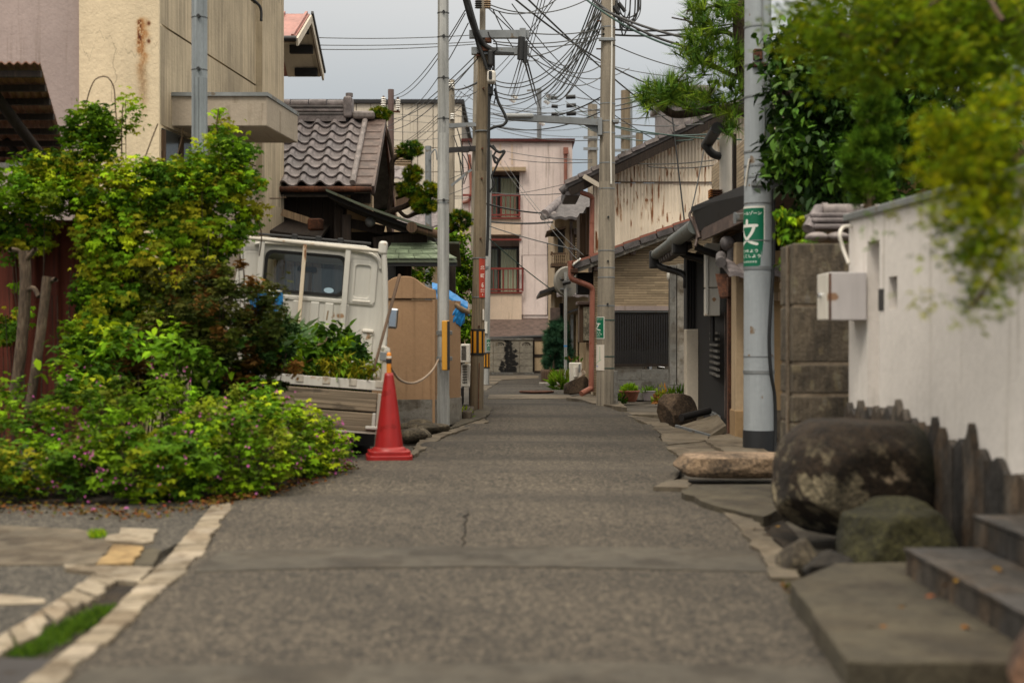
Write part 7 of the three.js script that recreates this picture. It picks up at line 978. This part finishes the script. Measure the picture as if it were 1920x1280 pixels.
// plants and stubs along the left verge beyond the tan wall
{ for (const [i, u, v0, v1, d] of [[0, 872, 645, 680, 23], [1, 874, 683, 725, 23.2]]) { const b = thing('air_conditioner_unit', ['upper white air conditioner outdoor unit beside the brown utility pole', 'lower white air conditioner outdoor unit beside the brown utility pole'][i], 'air conditioner', V(px(u, d), py(v1, d), -d)); part('casing', rbox(px(u - 9, d), px(u + 8, d), py(v1, d), py(v0, d), d, d + 0.6, 0.015), mt.whitePlastic, b); for (let k = 0; k < 7; k++) part('grille_bar', box(px(u - 7, d), px(u + 2, d), py(v0 + 5 + k * (v1 - v0 - 8) / 7, d), py(v0 + 3.6 + k * (v1 - v0 - 8) / 7, d), d - 0.014, d - 0.001), mt.charcoal, b); } 
  solo('rack', 'dark metal stand under the stacked air conditioner units', 'rack', [box(px(864, 23), px(868, 23), 0, py(727, 23), 23, 23.5), box(px(879, 23), px(882, 23), 0, py(727, 23), 23, 23.5)], mt.charcoal);
  solo('planter_box', 'dark stone planter edge between the brown pole and tan wall', 'planter', rbox(px(866, 18.3), px(884, 18.3), 0, 0.14, 18.3, 19.6, 0.02), mt.stone); }
for (const [i, u, v, l] of [[0, 1092, 725, 'terracotta flowerpot lying behind the brown garden rock'], [1, 1101, 727, 'small dark pot beside the terracotta downpipe']]) { const p = G(u, v + 4, 0.05); solo('flower_pot', l, 'flowerpot', [(() => { const g = new THREE.LatheGeometry([[0, 0], [0.08, 0], [0.11, 0.15], [0.12, 0.17], [0.1, 0.17], [0.09, 0.12], [0, 0.12]].map((q) => new THREE.Vector2(...q)), 20); g.translate(p.x, p.y, p.z); return g; })()], i ? mt.charcoal : mt.terracotta); }
solo('white_sack', 'small white sack at the foot of the potted conifer', 'sack', rock(V(px(1024, 31.6), 0.13, -31.6), V(0.07, 0.17, 0.08), { seed: 700, detail: 10, color: () => [0.55, 0.5, 0.42] }), mt.rock);
solo('concrete_step', 'pale concrete step in front of the potted conifer', 'step', rbox(px(1012, 30.5), px(1062, 30.5), 0, 0.09, 30.5, 31.2, 0.01), mt.concrete);
// ---------------------------------------------------------------- far utility poles
const hazard = (() => { const cv = document.createElement('canvas'); cv.width = 256; cv.height = 128; const c = cv.getContext('2d'); c.fillStyle = '#141210'; c.fillRect(0, 0, 256, 128); c.fillStyle = '#c98a1e'; for (let k = 0; k < 8; k++) c.fillRect(k * 32 + 8, 10, 17, 108); const t = new THREE.CanvasTexture(cv); t.colorSpace = THREE.SRGBColorSpace; return M([0.95, 0.95, 0.95], { map: t, roughness: 0.5, side: THREE.DoubleSide }); })();
function plate(draw, w, h) { const cv = document.createElement('canvas'); cv.width = w; cv.height = h; draw(cv.getContext('2d'), w, h); const t = new THREE.CanvasTexture(cv); t.colorSpace = THREE.SRGBColorSpace; return M([0.95, 0.95, 0.95], { map: t, roughness: 0.45, side: THREE.DoubleSide }); }
const bandAt = (x, d, y, r, h, m, parent, n = 'band') => part(n, bar(V(x, y - h, -d), V(x, y + h, -d), r, 28), m, parent);
const Arm = (u0, v0, u1, v1, d, w, m, parent, n = 'crossarm') => part(n, beam(P(u0, v0, d), P(u1, v1, d), w, w), m, parent);
{ // brown concrete pole on the left
  const d = 20.7, x = px(893, d), b = thing('utility_pole', 'brown concrete utility pole with red address plate and striped band left of the street', 'utility pole', V(x, 0, -d)), xt = px(906, d), at = (v) => { const y = py(v, d); return lerp(x, xt, y / 5.25); };
  part('pole_shaft', bar(V(x, 0, -d), V(xt, 5.25, -d), 0.102, 32, 0.076), mt.poleBrown, b);
  part('pole_shaft', bar(V(px(904, d), py(142, d), -d - 0.06), V(px(906, d), 7.2, -d - 0.06), 0.045, 20, 0.04), mt.poleGrey, b);
  wrapSheet(at(641), d, 0.104, py(665, d), py(617, d), -Math.PI, Math.PI, hazard, b, 'striped_band'); for (const v of [619, 664]) bandAt(at(v), d, py(v, d), 0.106, 0.012, mt.cable, b);
  const red = plate((c, w, h) => { c.fillStyle = '#b04432'; c.fillRect(0, 0, w, h); c.strokeStyle = '#e8dcd0'; c.fillStyle = '#e8dcd0'; c.lineWidth = 7; c.lineCap = 'round'; const L = (...p) => { c.beginPath(); c.moveTo(p[0], p[1]); for (let i = 2; i < p.length; i += 2) c.lineTo(p[i], p[i + 1]); c.stroke(); };
    L(52, 96, 52, 146); L(30, 112, 50, 112); L(28, 140, 52, 132); L(74, 96, 74, 140, 98, 140, 98, 132); L(96, 106, 74, 116);          // 北
    L(30, 206, 62, 206, 62, 240, 30, 240, 30, 206); L(46, 206, 46, 240); L(30, 223, 62, 223); L(68, 204, 100, 204); L(85, 204, 85, 246, 76, 242); // 町
    c.font = 'bold 84px sans-serif'; c.textAlign = 'center'; c.fillText('6', 64, 372); c.lineWidth = 4; for (let k = 0; k < 6; k++) { L(28 + k * 13, 398, 36 + k * 13, 398); L(32 + k * 13, 392, 32 + k * 13, 406); L(28 + k * 13, 424, 36 + k * 13, 424); L(32 + k * 13, 418, 32 + k * 13, 432); } c.font = 'bold 34px sans-serif'; c.fillText('6', 64, 476); }, 128, 500);
  wrapSheet(at(520), d, 0.1, py(558, d), py(484, d), 0.05, 1.15, red, b, 'address_plate');
  part('small_plate', rbox(px(905, d), px(908, d), py(600, d), py(580, d), d - 0.1, d - 0.02, 0.004), mt.whitePlastic, b);
  for (const v of [246, 484, 557]) bandAt(at(v), d, py(v, d), 0.1, 0.008, mt.galv, b);
  part('step_bolt', [168, 280, 336, 448, 612].map((v) => bar(V(at(v), py(v, d), -d), V(at(v) + 0.02, py(v, d), -d + 0.13), 0.014, 8)), mt.rust, b);
  const rr = bar(V(at(780) + 0.03, 0.04, -d + 0.09), V(at(690) + 0.03, py(680, d), -d + 0.085), 0.012, 6); part('earth_wire', rr, mt.rust, b);
  Arm(880, 65, 992, 65, d - 0.05, 0.11, mt.galv, b); Arm(884, 96, 992, 97, d - 0.05, 0.1, mt.galv, b); part('arm_post', beam(P(980, 54, d - 0.12), P(980, 110, d - 0.12), 0.09, 0.09, V(1, 0, 0)), mt.galv, b);
  Arm(928, 99, 964, 101, d - 0.15, 0.035, mt.cable, b, 'bar'); part('hanging_clamps', [bar(P(978, 70, d - 0.2), P(976, 112, d - 0.2), 0.05, 8), bar(P(985, 78, d - 0.2), P(984, 118, d - 0.2), 0.035, 8)], mt.cable, b);
  part('splice_box', rbox(px(914, d), px(930, d), py(162, d), py(139, d), d - 0.32, d - 0.12, 0.04, 3), mt.whitePlastic, b); part('box_window', rbox(px(917, d), px(923, d), py(156, d), py(141, d), d - 0.335, d - 0.318, 0.012), mt.black, b);
  part('junction', [rbox(px(915, d), px(925, d), py(128, d), py(98, d), d - 0.2, d - 0.06, 0.03), rbox(px(916, d), px(925, d), py(182, d), py(166, d), d - 0.2, d - 0.08, 0.02), bar(P(908, 92, d - 0.1), P(930, 96, d - 0.1), 0.04, 8)], mt.cable, b);
  part('rust_clamp', [rbox(px(896, d), px(916, d), py(99, d), py(90, d), d - 0.14, d + 0.1, 0.01), rbox(px(893, d), px(902, d), py(108, d), py(100, d), d - 0.1, d + 0.1, 0.01), rbox(px(910, d), px(922, d), py(82, d), py(74, d), d - 0.12, d, 0.01)], mt.rust, b);
  for (const [u, v] of [[897, 2], [914, 2]]) part('insulator', [0, 1, 2, 3].map((k) => { const g = new THREE.CylinderGeometry(0.04, 0.055, 0.02, 14); const p = P(u, v + k * 4, d - 0.1); g.translate(p.x, p.y, p.z); return g; }), u < 900 ? mt.cable : mt.paleWood, b);
  // the thick bundle of cables and its drops
  const B = (l, r, m = mt.cable) => part('cable', tube(l.map(([u, v, o = 0]) => P(u, v, d - 0.14 - o)), r, 60, 7), m, b);
  B([[872, -10, 0.3], [884, 30, 0.2], [894, 62, 0.1], [908, 84], [920, 92], [926, 98]], 0.036); B([[870, -10, 0.3], [882, 34, 0.2], [892, 62], [900, 90], [908, 112], [914, 130]], 0.028); B([[876, -10, 0.2], [890, 40, 0.1], [900, 70], [914, 88]], 0.025); B([[866, -10, 0.3], [878, 34], [890, 70], [898, 100]], 0.01); B([[926, 98], [926, 130], [922, 170], [918, 190]], 0.015); B([[920, 96], [918, 140], [917, 200], [916, 300], [915, 420], [913, 480]], 0.022);
  B([[928, 166], [934, 190], [946, 214], [950, 226], [944, 234], [928, 238], [918, 242]], 0.022); B([[918, 110], [928, 150], [930, 175], [926, 196]], 0.009); B([[915, 60], [918, 68], [930, 80], [932, 94]], 0.01);
  B([[924, 272], [930, 282], [926, 292], [934, 300], [928, 318], [922, 330], [926, 345], [918, 360]], 0.014); B([[918, 272], [936, 285], [946, 283], [940, 294], [930, 305], [924, 290]], 0.02);
}
{ // grey pole behind it, with its own band and sign
  const d = 31.5, x = px(910, d), b = thing('utility_pole', 'grey steel utility pole directly behind the brown concrete pole', 'utility pole', V(x, 0, -d)); part('pole_shaft', bar(V(x, 0, -d), V(px(917, d), 5.2, -d), 0.085, 24, 0.07), mt.steel, b); wrapSheet(x + 0.01, d, 0.09, py(690, d), py(661, d), -Math.PI, Math.PI, hazard, b, 'striped_band'); school(b, x + 0.02, d, 0.086, py(658, d), py(635, d), 0.1, 1.3); bandAt(px(911, d), d, py(502, d), 0.095, 0.03, mt.galv, b); part('notice', [rbox(px(908, d), px(914, d), py(625, d), py(603, d), d - 0.12, d - 0.09, 0.004)], mt.porcelain, b);
  const d2 = 38, b2 = thing('utility_pole', 'pale grey tall pole seen left of the brown concrete pole', 'utility pole', V(px(888, d2), 0, -d2)); part('pole_shaft', bar(V(px(888, d2), 0, -d2), V(px(896, d2), 8.6, -d2), 0.14, 20, 0.11), mt.poleGrey, b2); Arm(842, 236, 900, 233, d2 - 0.2, 0.11, mt.galv, b2); Arm(838, 282, 898, 278, d2 - 0.2, 0.13, mt.charcoal, b2); Arm(846, 348, 884, 318, d2 - 0.15, 0.06, mt.galv, b2, 'brace'); part('arm_box', box(px(866, d2), px(880, d2), py(288, d2), py(278, d2), d2 - 0.4, d2 - 0.2), mt.charcoal, b2);
}
{ // far right concrete pole
  const d = 22.1, x = px(1135, d), xt = px(1141, d), b = thing('utility_pole', 'tall grey concrete utility pole right of the street with lamp arm and green sign', 'utility pole', V(x, 0, -d)), at = (v) => lerp(x, xt, py(v, d) / 6.4);
  part('pole_shaft', bar(V(x, 0, -d), V(xt, 6.6, -d), 0.142, 36, 0.106), mt.poleGrey, b); part('base_block', rbox(px(1148, d), px(1158, d), 0, py(695, d), d - 0.06, d + 0.1, 0.01), mt.concreteGrey, b);
  for (const v of [52, 76, 195, 228, 250, 306, 354, 470, 502, 520, 573, 600, 668, 690]) bandAt(at(v), d, py(v, d), lerp(0.142, 0.108, py(v, d) / 6.4) + 0.004, 0.008, v > 590 ? mt.cableGreen : mt.galv, b);
  part('bolt', [408, 490, 570].map((v) => bar(V(at(v) + 0.01, py(v, d), -d), V(at(v) + 0.015, py(v, d), -d + 0.16), 0.016, 8)), mt.cable, b); part('step_bolt', [40, 92].map((v) => bar(P(1118, v, d), P(1136, v, d), 0.012, 6)), mt.rust, b);
  part('conduit', tube([P(1147, -20, d - 0.12), P(1147, 100, d - 0.125), P(1145, 250, d - 0.13), P(1146, 345, d - 0.135)], 0.014, 20, 8), mt.porcelain, b);
  Arm(950, 219, 1126, 230, d - 0.1, 0.1, mt.galv, b, 'lamp_arm'); part('gusset', sheet(1, 1, (a, t) => P(lerp(1086, 1124, a), lerp(229, lerp(229, 252, a), t), d - 0.08), V(0, 0, -0.03), false), mt.galv, b); part('lamp_head', rbox(px(944, d), px(1000, d), py(224, d), py(216, d), d - 0.2, d - 0.02, 0.03), M([0.42, 0.44, 0.44], { roughness: 0.4 }), b); part('bracket', rbox(px(1120, d), px(1128, d), py(256, d), py(224, d), d - 0.16, d - 0.02, 0.006), mt.galv, b); part('clamp', [rbox(px(1148, d), px(1160, d), py(232, d), py(226, d), d - 0.12, d + 0.05, 0.01), rbox(px(1122, d), px(1150, d), py(80, d), py(74, d), d - 0.15, d - 0.08, 0.008)], mt.galv, b);
  school(b, at(614), d, 0.141, py(635, d), py(594, d), -2.7, -0.22); wrapSheet(at(670), d, 0.146, py(694, d), py(646, d), -1.9, -0.2, plate((c, w, h) => { c.fillStyle = '#d8d0c4'; c.fillRect(0, 0, w, h); c.fillStyle = '#5a5048'; for (let k = 0; k < 9; k++) { c.fillRect(40, 40 + k * 22, 12, 14); c.fillRect(66, 60 + k * 18, 9, 11); } c.fillStyle = '#5a9a70'; for (let k = 0; k < 12; k++) c.fillRect(170, 40 + k * 24, 13, 15); c.strokeStyle = '#7ab08a'; c.lineWidth = 10; c.beginPath(); c.moveTo(40, 400); c.lineTo(200, 300); c.stroke(); c.fillStyle = '#8a8fc0'; c.fillRect(50, 420, 90, 20); }, 256, 512), b, 'paper_notice');
  // coils of wire at the top
  const r = rng(801), cl = []; for (let k = 0; k < 8; k++) { const u0 = 1152 + r() * 12, u1 = 1170 + r() * 30, v1 = 30 + r() * 40; cl.push(tube([P(u0, -10 + r() * 20, d), P(u0 + 4, v1 * 0.6, d - 0.1), P((u0 + u1) / 2, v1, d - 0.1), P(u1, v1 * 0.6, d - 0.05), P(u1 + 4, -12, d)], 0.008 + r() * 0.006, 24, 5)); } part('wire_coil', cl, mt.cable, b);
  part('splice', [bar(P(1160, 6, d - 0.1), P(1172, 22, d - 0.1), 0.03, 8), bar(P(1150, 12, d - 0.1), P(1160, 26, d - 0.1), 0.025, 8)], mt.cable, b);
}
// further poles seen over the roofs
function farPole(label, u, v0, d, r, m, arms = [], extra) { const b = thing('utility_pole', label, 'utility pole', V(px(u, d), 0, -d)); part('pole_shaft', bar(V(px(u, d), 0, -d), V(px(u, d), py(v0, d), -d), r * 1.05, 18, r), m, b); for (const a of arms) Arm(...a, d - r, 0.09, mt.galv, b); if (extra) extra(b, d); return b; }
farPole('grey pole with double crossarms left over the rusted roof', 1111, 196, 50, 0.17, mt.poleGrey, [[1094, 258, 1122, 258], [1094, 279, 1122, 279]]);
farPole('brown concrete pole over the rusted roof, tallest of the group', 1173, 170, 52, 0.17, mt.poleBrown, [[1152, 256, 1193, 256], [1150, 282, 1180, 282]]);
farPole('thin grey pole just right of the tallest pole over the rusted roof', 1182, 186, 56, 0.08, mt.galv);
farPole('short brown pole lowest over the rusted roof', 1199, 250, 50, 0.13, mt.poleBrown);
farPole('red-brown steel pole rising behind the tiled gable roof', 733, 168, 40, 0.085, M([0.13, 0.085, 0.075], { roughness: 0.6 }), [], (b, d) => { for (const [u, v, m] of [[719, 184, mt.porcelain], [746, 188, mt.porcelain]]) part('insulator', [0, 1, 2, 3, 4].map((k) => { const g = new THREE.CylinderGeometry(0.06, 0.075, 0.03, 12); const p = P(u, v + k * 4.2, d - 0.1); g.translate(p.x, p.y, p.z); return g; }), m, b); part('insulator_pin', [bar(P(719, 180, d - 0.1), P(719, 206, d - 0.1), 0.03), bar(P(746, 182, d - 0.1), P(746, 208, d - 0.1), 0.03), beam(P(716, 208, d - 0.1), P(750, 210, d - 0.1), 0.05, 0.05)], mt.rust, b); });
farPole('short grey steel pole with bent lamp pipe behind the clipped pine', 803, 274, 40, 0.09, mt.galv, [], (b, d) => part('bent_pipe', tube([P(806, 300, d - 0.1), P(808, 288, d - 0.1), P(816, 280, d - 0.1), P(820, 300, d - 0.1)], 0.025), mt.galv, b));
farPole('grey pole with insulators hidden behind the slim light grey pole', 846, 150, 41, 0.1, mt.poleGrey, [[836, 160, 852, 158]], (b, d) => part('insulator', [[842, 152], [849, 156], [848, 214]].flatMap(([u, v]) => [0, 1, 2].map((k) => { const g = new THREE.CylinderGeometry(0.05, 0.065, 0.03, 10); const p = P(u, v + k * 4, d - 0.12); g.translate(p.x, p.y, p.z); return g; })), mt.porcelain, b));
{ // pole-top hardware where the wires gather over the street end
  const d = 46, b = thing('utility_pole', 'grey pole with wire clamps and black insulators over the street end', 'utility pole', V(px(1011, d), 0, -d - 1)); part('pole_shaft', bar(V(px(1011, 47), 0, -47), V(px(1011, 47), py(166, 47), -47), 0.075, 12), mt.galv, b); Arm(988, 170, 1012, 168, d, 0.05, mt.galv, b);
  for (const [u, v] of [[1069, 182], [1070, 198], [1070, 213]]) part('black_insulator', [bar(P(u - 8, v + 0.5, d), P(u + 10, v - 0.5, d), 0.07, 12), bar(P(u - 36, v + 1, d), P(u - 24, v + 2, d), 0.06, 10)], mt.cable, b);
  part('insulator', [[1026, 180], [1022, 190], [962, 180], [958, 187], [1013, 230]].flatMap(([u, v]) => [0, 1, 2].map((k) => { const g = new THREE.CylinderGeometry(0.06, 0.06, 0.04, 10); g.rotateZ(0.6); const p = P(u + k * 3, v + k * 2, d); g.translate(p.x, p.y, p.z); return g; })), mt.porcelain, b); }
// roof aerial on the rusted house and rooftop box
solo('rooftop_hut', 'small brown tiled rooftop structure behind the pine', 'house', [box(px(1255, 40), px(1330, 40), 3, py(178, 40), 40, 44), rbox(px(1246, 40), px(1340, 40), py(178, 40), py(162, 40), 39.7, 44.3, 0.08)], mt.tileLight);
solo('solar_heater', 'small metal fittings on the ridge of the rusted house roof', 'roof fitting', [box(px(1100, 28), px(1128, 28), py(335, 28), py(320, 28), 28, 28.6), bar(P(1104, 336, 28), P(1110, 312, 28), 0.02), bar(P(1122, 330, 28), P(1126, 306, 28), 0.02)], mt.galv);
// ---------------------------------------------------------------- overhead wires
const ORD = ['first', 'second', 'third', 'fourth', 'fifth', 'sixth', 'seventh', 'eighth', 'ninth', 'tenth', 'eleventh', 'twelfth', 'thirteenth', 'fourteenth', 'fifteenth', 'sixteenth'];
function wire(label, group, l, side) {                              // l: [u0, v0, d0, u1, v1, d1, sag, radius, material]; numbered from the top, or from the left
  const key = (w) => side ? w[0] + w[3] : w[1] + w[4] + w[6] * F / ((w[2] + w[5]) / 2) * 2; l = l.slice().sort((a, c) => key(a) - key(c));
  l.forEach(([u0, v0, d0, u1, v1, d1, sag, r = 0.009, m = mt.wire], i) => { const a = P(u0, v0, d0), c = P(u1, v1, d1), pts = []; for (let k = 0; k <= 14; k++) { const t = k / 14, p = a.clone().lerp(c, t); p.y -= sag * 4 * t * (1 - t); pts.push(p); } solo('overhead_wire', label + ', ' + ORD[i] + (side ? ' from left' : ' from top'), 'wire', tube(pts, r, 40, 5), m, a, group); });
}
wire('thin dark wire crossing the sky left of the slim grey pole', 'wires from the pink-roofed house', [[598, 71, 30, 890, 66, 30, 0.04], [600, 85, 30, 890, 79, 30, 0.03], [602, 93, 30, 892, 83, 30, 0.04]]);
wire('thin dark wire running between the two tall poles near their tops', 'wires between the two tall poles', [[990, 62, 21, 1130, 54, 22, 0.05], [925, 78, 21, 1130, 64, 22, 0.08], [925, 82, 21, 1130, 70, 22, 0.1], [1130, 54, 22, 1420, 36, 24, 0.1, 0.016, mt.cable], [1130, 64, 22, 1420, 38, 24, 0.12, 0.016, mt.cable], [990, 75, 21, 1130, 120, 24, 0.3], [985, 92, 21, 1132, 140, 26, 0.35], [985, 100, 21, 1180, 128, 30, 0.3]]);
wire('dark wire fanning down from right pole top to black insulators', 'fan of wires by the right pole', [...Array.from({ length: 9 }, (_, i) => [1118 + i * 4, -14, 22.3, 1020 + (i % 3) * 4, 176 + (i % 4) * 3, 46, 0.35 + 0.05 * i, 0.013, i % 3 ? mt.wire : mt.cableGreen])], true);
wire('long dark wire sloping down to the right across the sky', 'wires sloping right', [[905, 5, 21, 1330, 300, 34, 0.4], [960, -6, 22, 1260, 172, 30, 0.2, 0.016], [985, -6, 22, 1290, 250, 36, 0.15, 0.016], [1106, -5, 20, 1310, 92, 18, 0.12, 0.018, mt.cable], [1112, 8, 20, 1330, 78, 17, 0.08, 0.018, mt.cable], [1090, -8, 20, 1290, 96, 18, 0.1, 0.015, mt.cableGreen], [1150, 84, 22, 1300, 132, 26, 0.05], [1100, 110, 30, 1320, 146, 28, 0.1], [925, 20, 21, 1010, 110, 30, 0.3], [935, 22, 21, 1080, 120, 34, 0.3], [960, 8, 21, 1135, 170, 40, 0.3]]);
wire('dark wire rising from the lower left to the brown pole top', 'wires rising to the brown pole', [[738, 180, 40, 872, 20, 21, 0.25], [742, 184, 40, 872, 26, 21, 0.28], [760, 205, 44, 878, 44, 21, 0.3], [640, 235, 60, 900, 96, 21, 0.7], [700, 212, 50, 902, 104, 21, 0.5], [690, 230, 50, 895, 110, 21, 0.6], [740, 275, 45, 860, 170, 41, 0.2], [746, 280, 45, 866, 172, 41, 0.25], [660, 330, 60, 900, 150, 40, 0.3], [690, 340, 60, 900, 160, 40, 0.3], [850, 168, 41, 900, 152, 24, 0.05, 0.02, mt.cable], [846, 178, 41, 906, 165, 24, 0.1]]);
wire('thin wire crossing level over the street between the poles', 'level wires over the street', [[850, 196, 41, 1130, 186, 46, 0.4], [850, 205, 41, 1130, 214, 46, 0.3], [700, 208, 55, 1060, 196, 46, 0.3], [720, 220, 55, 1060, 212, 46, 0.3], [850, 214, 41, 1110, 236, 48, 0.3], [925, 214, 30, 1130, 180, 26, 0.25, 0.014, mt.cable], [925, 236, 30, 1130, 208, 26, 0.2, 0.012, mt.cable], [860, 170, 41, 1020, 214, 46, 0.3], [870, 160, 41, 1022, 200, 46, 0.3], [705, 240, 55, 890, 232, 38, 0.2], [700, 256, 55, 890, 246, 38, 0.2], [920, 196, 40, 1280, 160, 30, 0.4, 0.014], [1078, 182, 46, 1300, 152, 26, 0.2, 0.016, mt.cable], [1080, 198, 46, 1290, 160, 26, 0.3, 0.016, mt.cable], [1080, 213, 46, 1330, 200, 26, 0.2, 0.014]]);
wire('curved wire hanging between the brown pole and the right pole', 'hanging wires between the poles', [[925, 150, 22, 1124, 10, 22, 0.45], [925, 158, 22, 1124, 18, 22, 0.45], [925, 170, 22, 1124, 24, 22, 0.5], [925, 178, 22, 1124, 30, 22, 0.5], [910, 190, 30, 1124, 50, 22, 0.5], [905, 205, 38, 1122, 60, 22, 0.6], [915, 8, 21, 1125, -14, 22, 0.22], [916, 14, 21, 1060, -14, 22, 0.2], [990, 106, 21, 1120, 30, 22, 0.15]]);
wire('steep wire dropping from the crossarm of the brown pole', 'steep wires', [[1040, -8, 25, 920, 140, 38, 0.1], [1046, -8, 25, 924, 150, 38, 0.1], [1012, -8, 25, 958, 182, 46, 0.1], [1018, -8, 25, 962, 184, 46, 0.1], [1024, -8, 25, 968, 184, 46, 0.1], [982, 108, 20.5, 1006, 196, 46, 0.02, 0.016, mt.cable], [988, 112, 20.5, 1014, 206, 46, 0.02, 0.014, mt.cable], [974, 112, 20.5, 952, 180, 46, 0.02], [978, 112, 20.5, 962, 178, 46, 0.02]], true);
wire('green-tinted wire sagging to the right behind the grey concrete pole', 'green wires', [[1078, 200, 46, 1330, 252, 22, 0.3, 0.014, mt.cableGreen], [1040, 205, 46, 1300, 262, 24, 0.35, 0.012, mt.cableGreen], [1150, 236, 23, 1390, 262, 20, 0.05, 0.012, mt.cableGreen], [1060, 190, 46, 1320, 232, 24, 0.3, 0.012]]);
wire('thin wire passing in front of the pink house', 'wires before the pink house', [[912, 382, 31, 1045, 400, 34, 0.06, 0.02, mt.cable], [845, 402, 38, 1040, 416, 34, 0.12, 0.024, mt.cable], [918, 424, 31, 1124, 476, 26, 0.05, 0.012], [918, 448, 31, 1062, 562, 33, 0.05, 0.012, mt.cableGreen], [950, 284, 40, 1110, 300, 27, 0.05], [955, 298, 40, 1110, 304, 27, 0.05], [930, 296, 38, 1085, 490, 25, 0.05, 0.006], [946, 302, 38, 1094, 478, 25, 0.16, 0.006], [915, 360, 31, 1060, 362, 27, 0.05], [928, 238, 38, 1110, 256, 48, 0.1], [932, 242, 38, 1130, 262, 27, 0.12], [700, 380, 50, 880, 320, 38, 0.1], [720, 395, 50, 880, 350, 38, 0.1], [846, 372, 41, 1060, 345, 40, 0.1]]);
wire('dark wire hanging down against the rusted wall', 'wires on the rusted wall', [[1258, 196, 25.5, 1284, 420, 25, 0.0, 0.014, mt.cable], [1215, 312, 25.6, 1350, 308, 25.6, 0.05, 0.01], [1180, 306, 25.6, 1340, 300, 25.6, 0.04, 0.01], [1320, 280, 25, 1296, 395, 24.5, 0.05, 0.012]], true);
{ const r = rng(811); for (let k = 0; k < 10; k++) { const u = 850 + r() * 36, v = 230 + r() * 60, pts = [P(u, v, 39), P(u + 8 + r() * 10, v + 20 + r() * 20, 39), P(u + 2 + r() * 14, v + 50 + r() * 50, 39)]; solo('overhead_wire', 'loose tangled wire hanging behind the slim light grey pole', 'tangled wire', tube(pts, 0.014, 20, 5), mt.cable, pts[0], 'tangled wires'); } }
renderer.render(scene, camera);
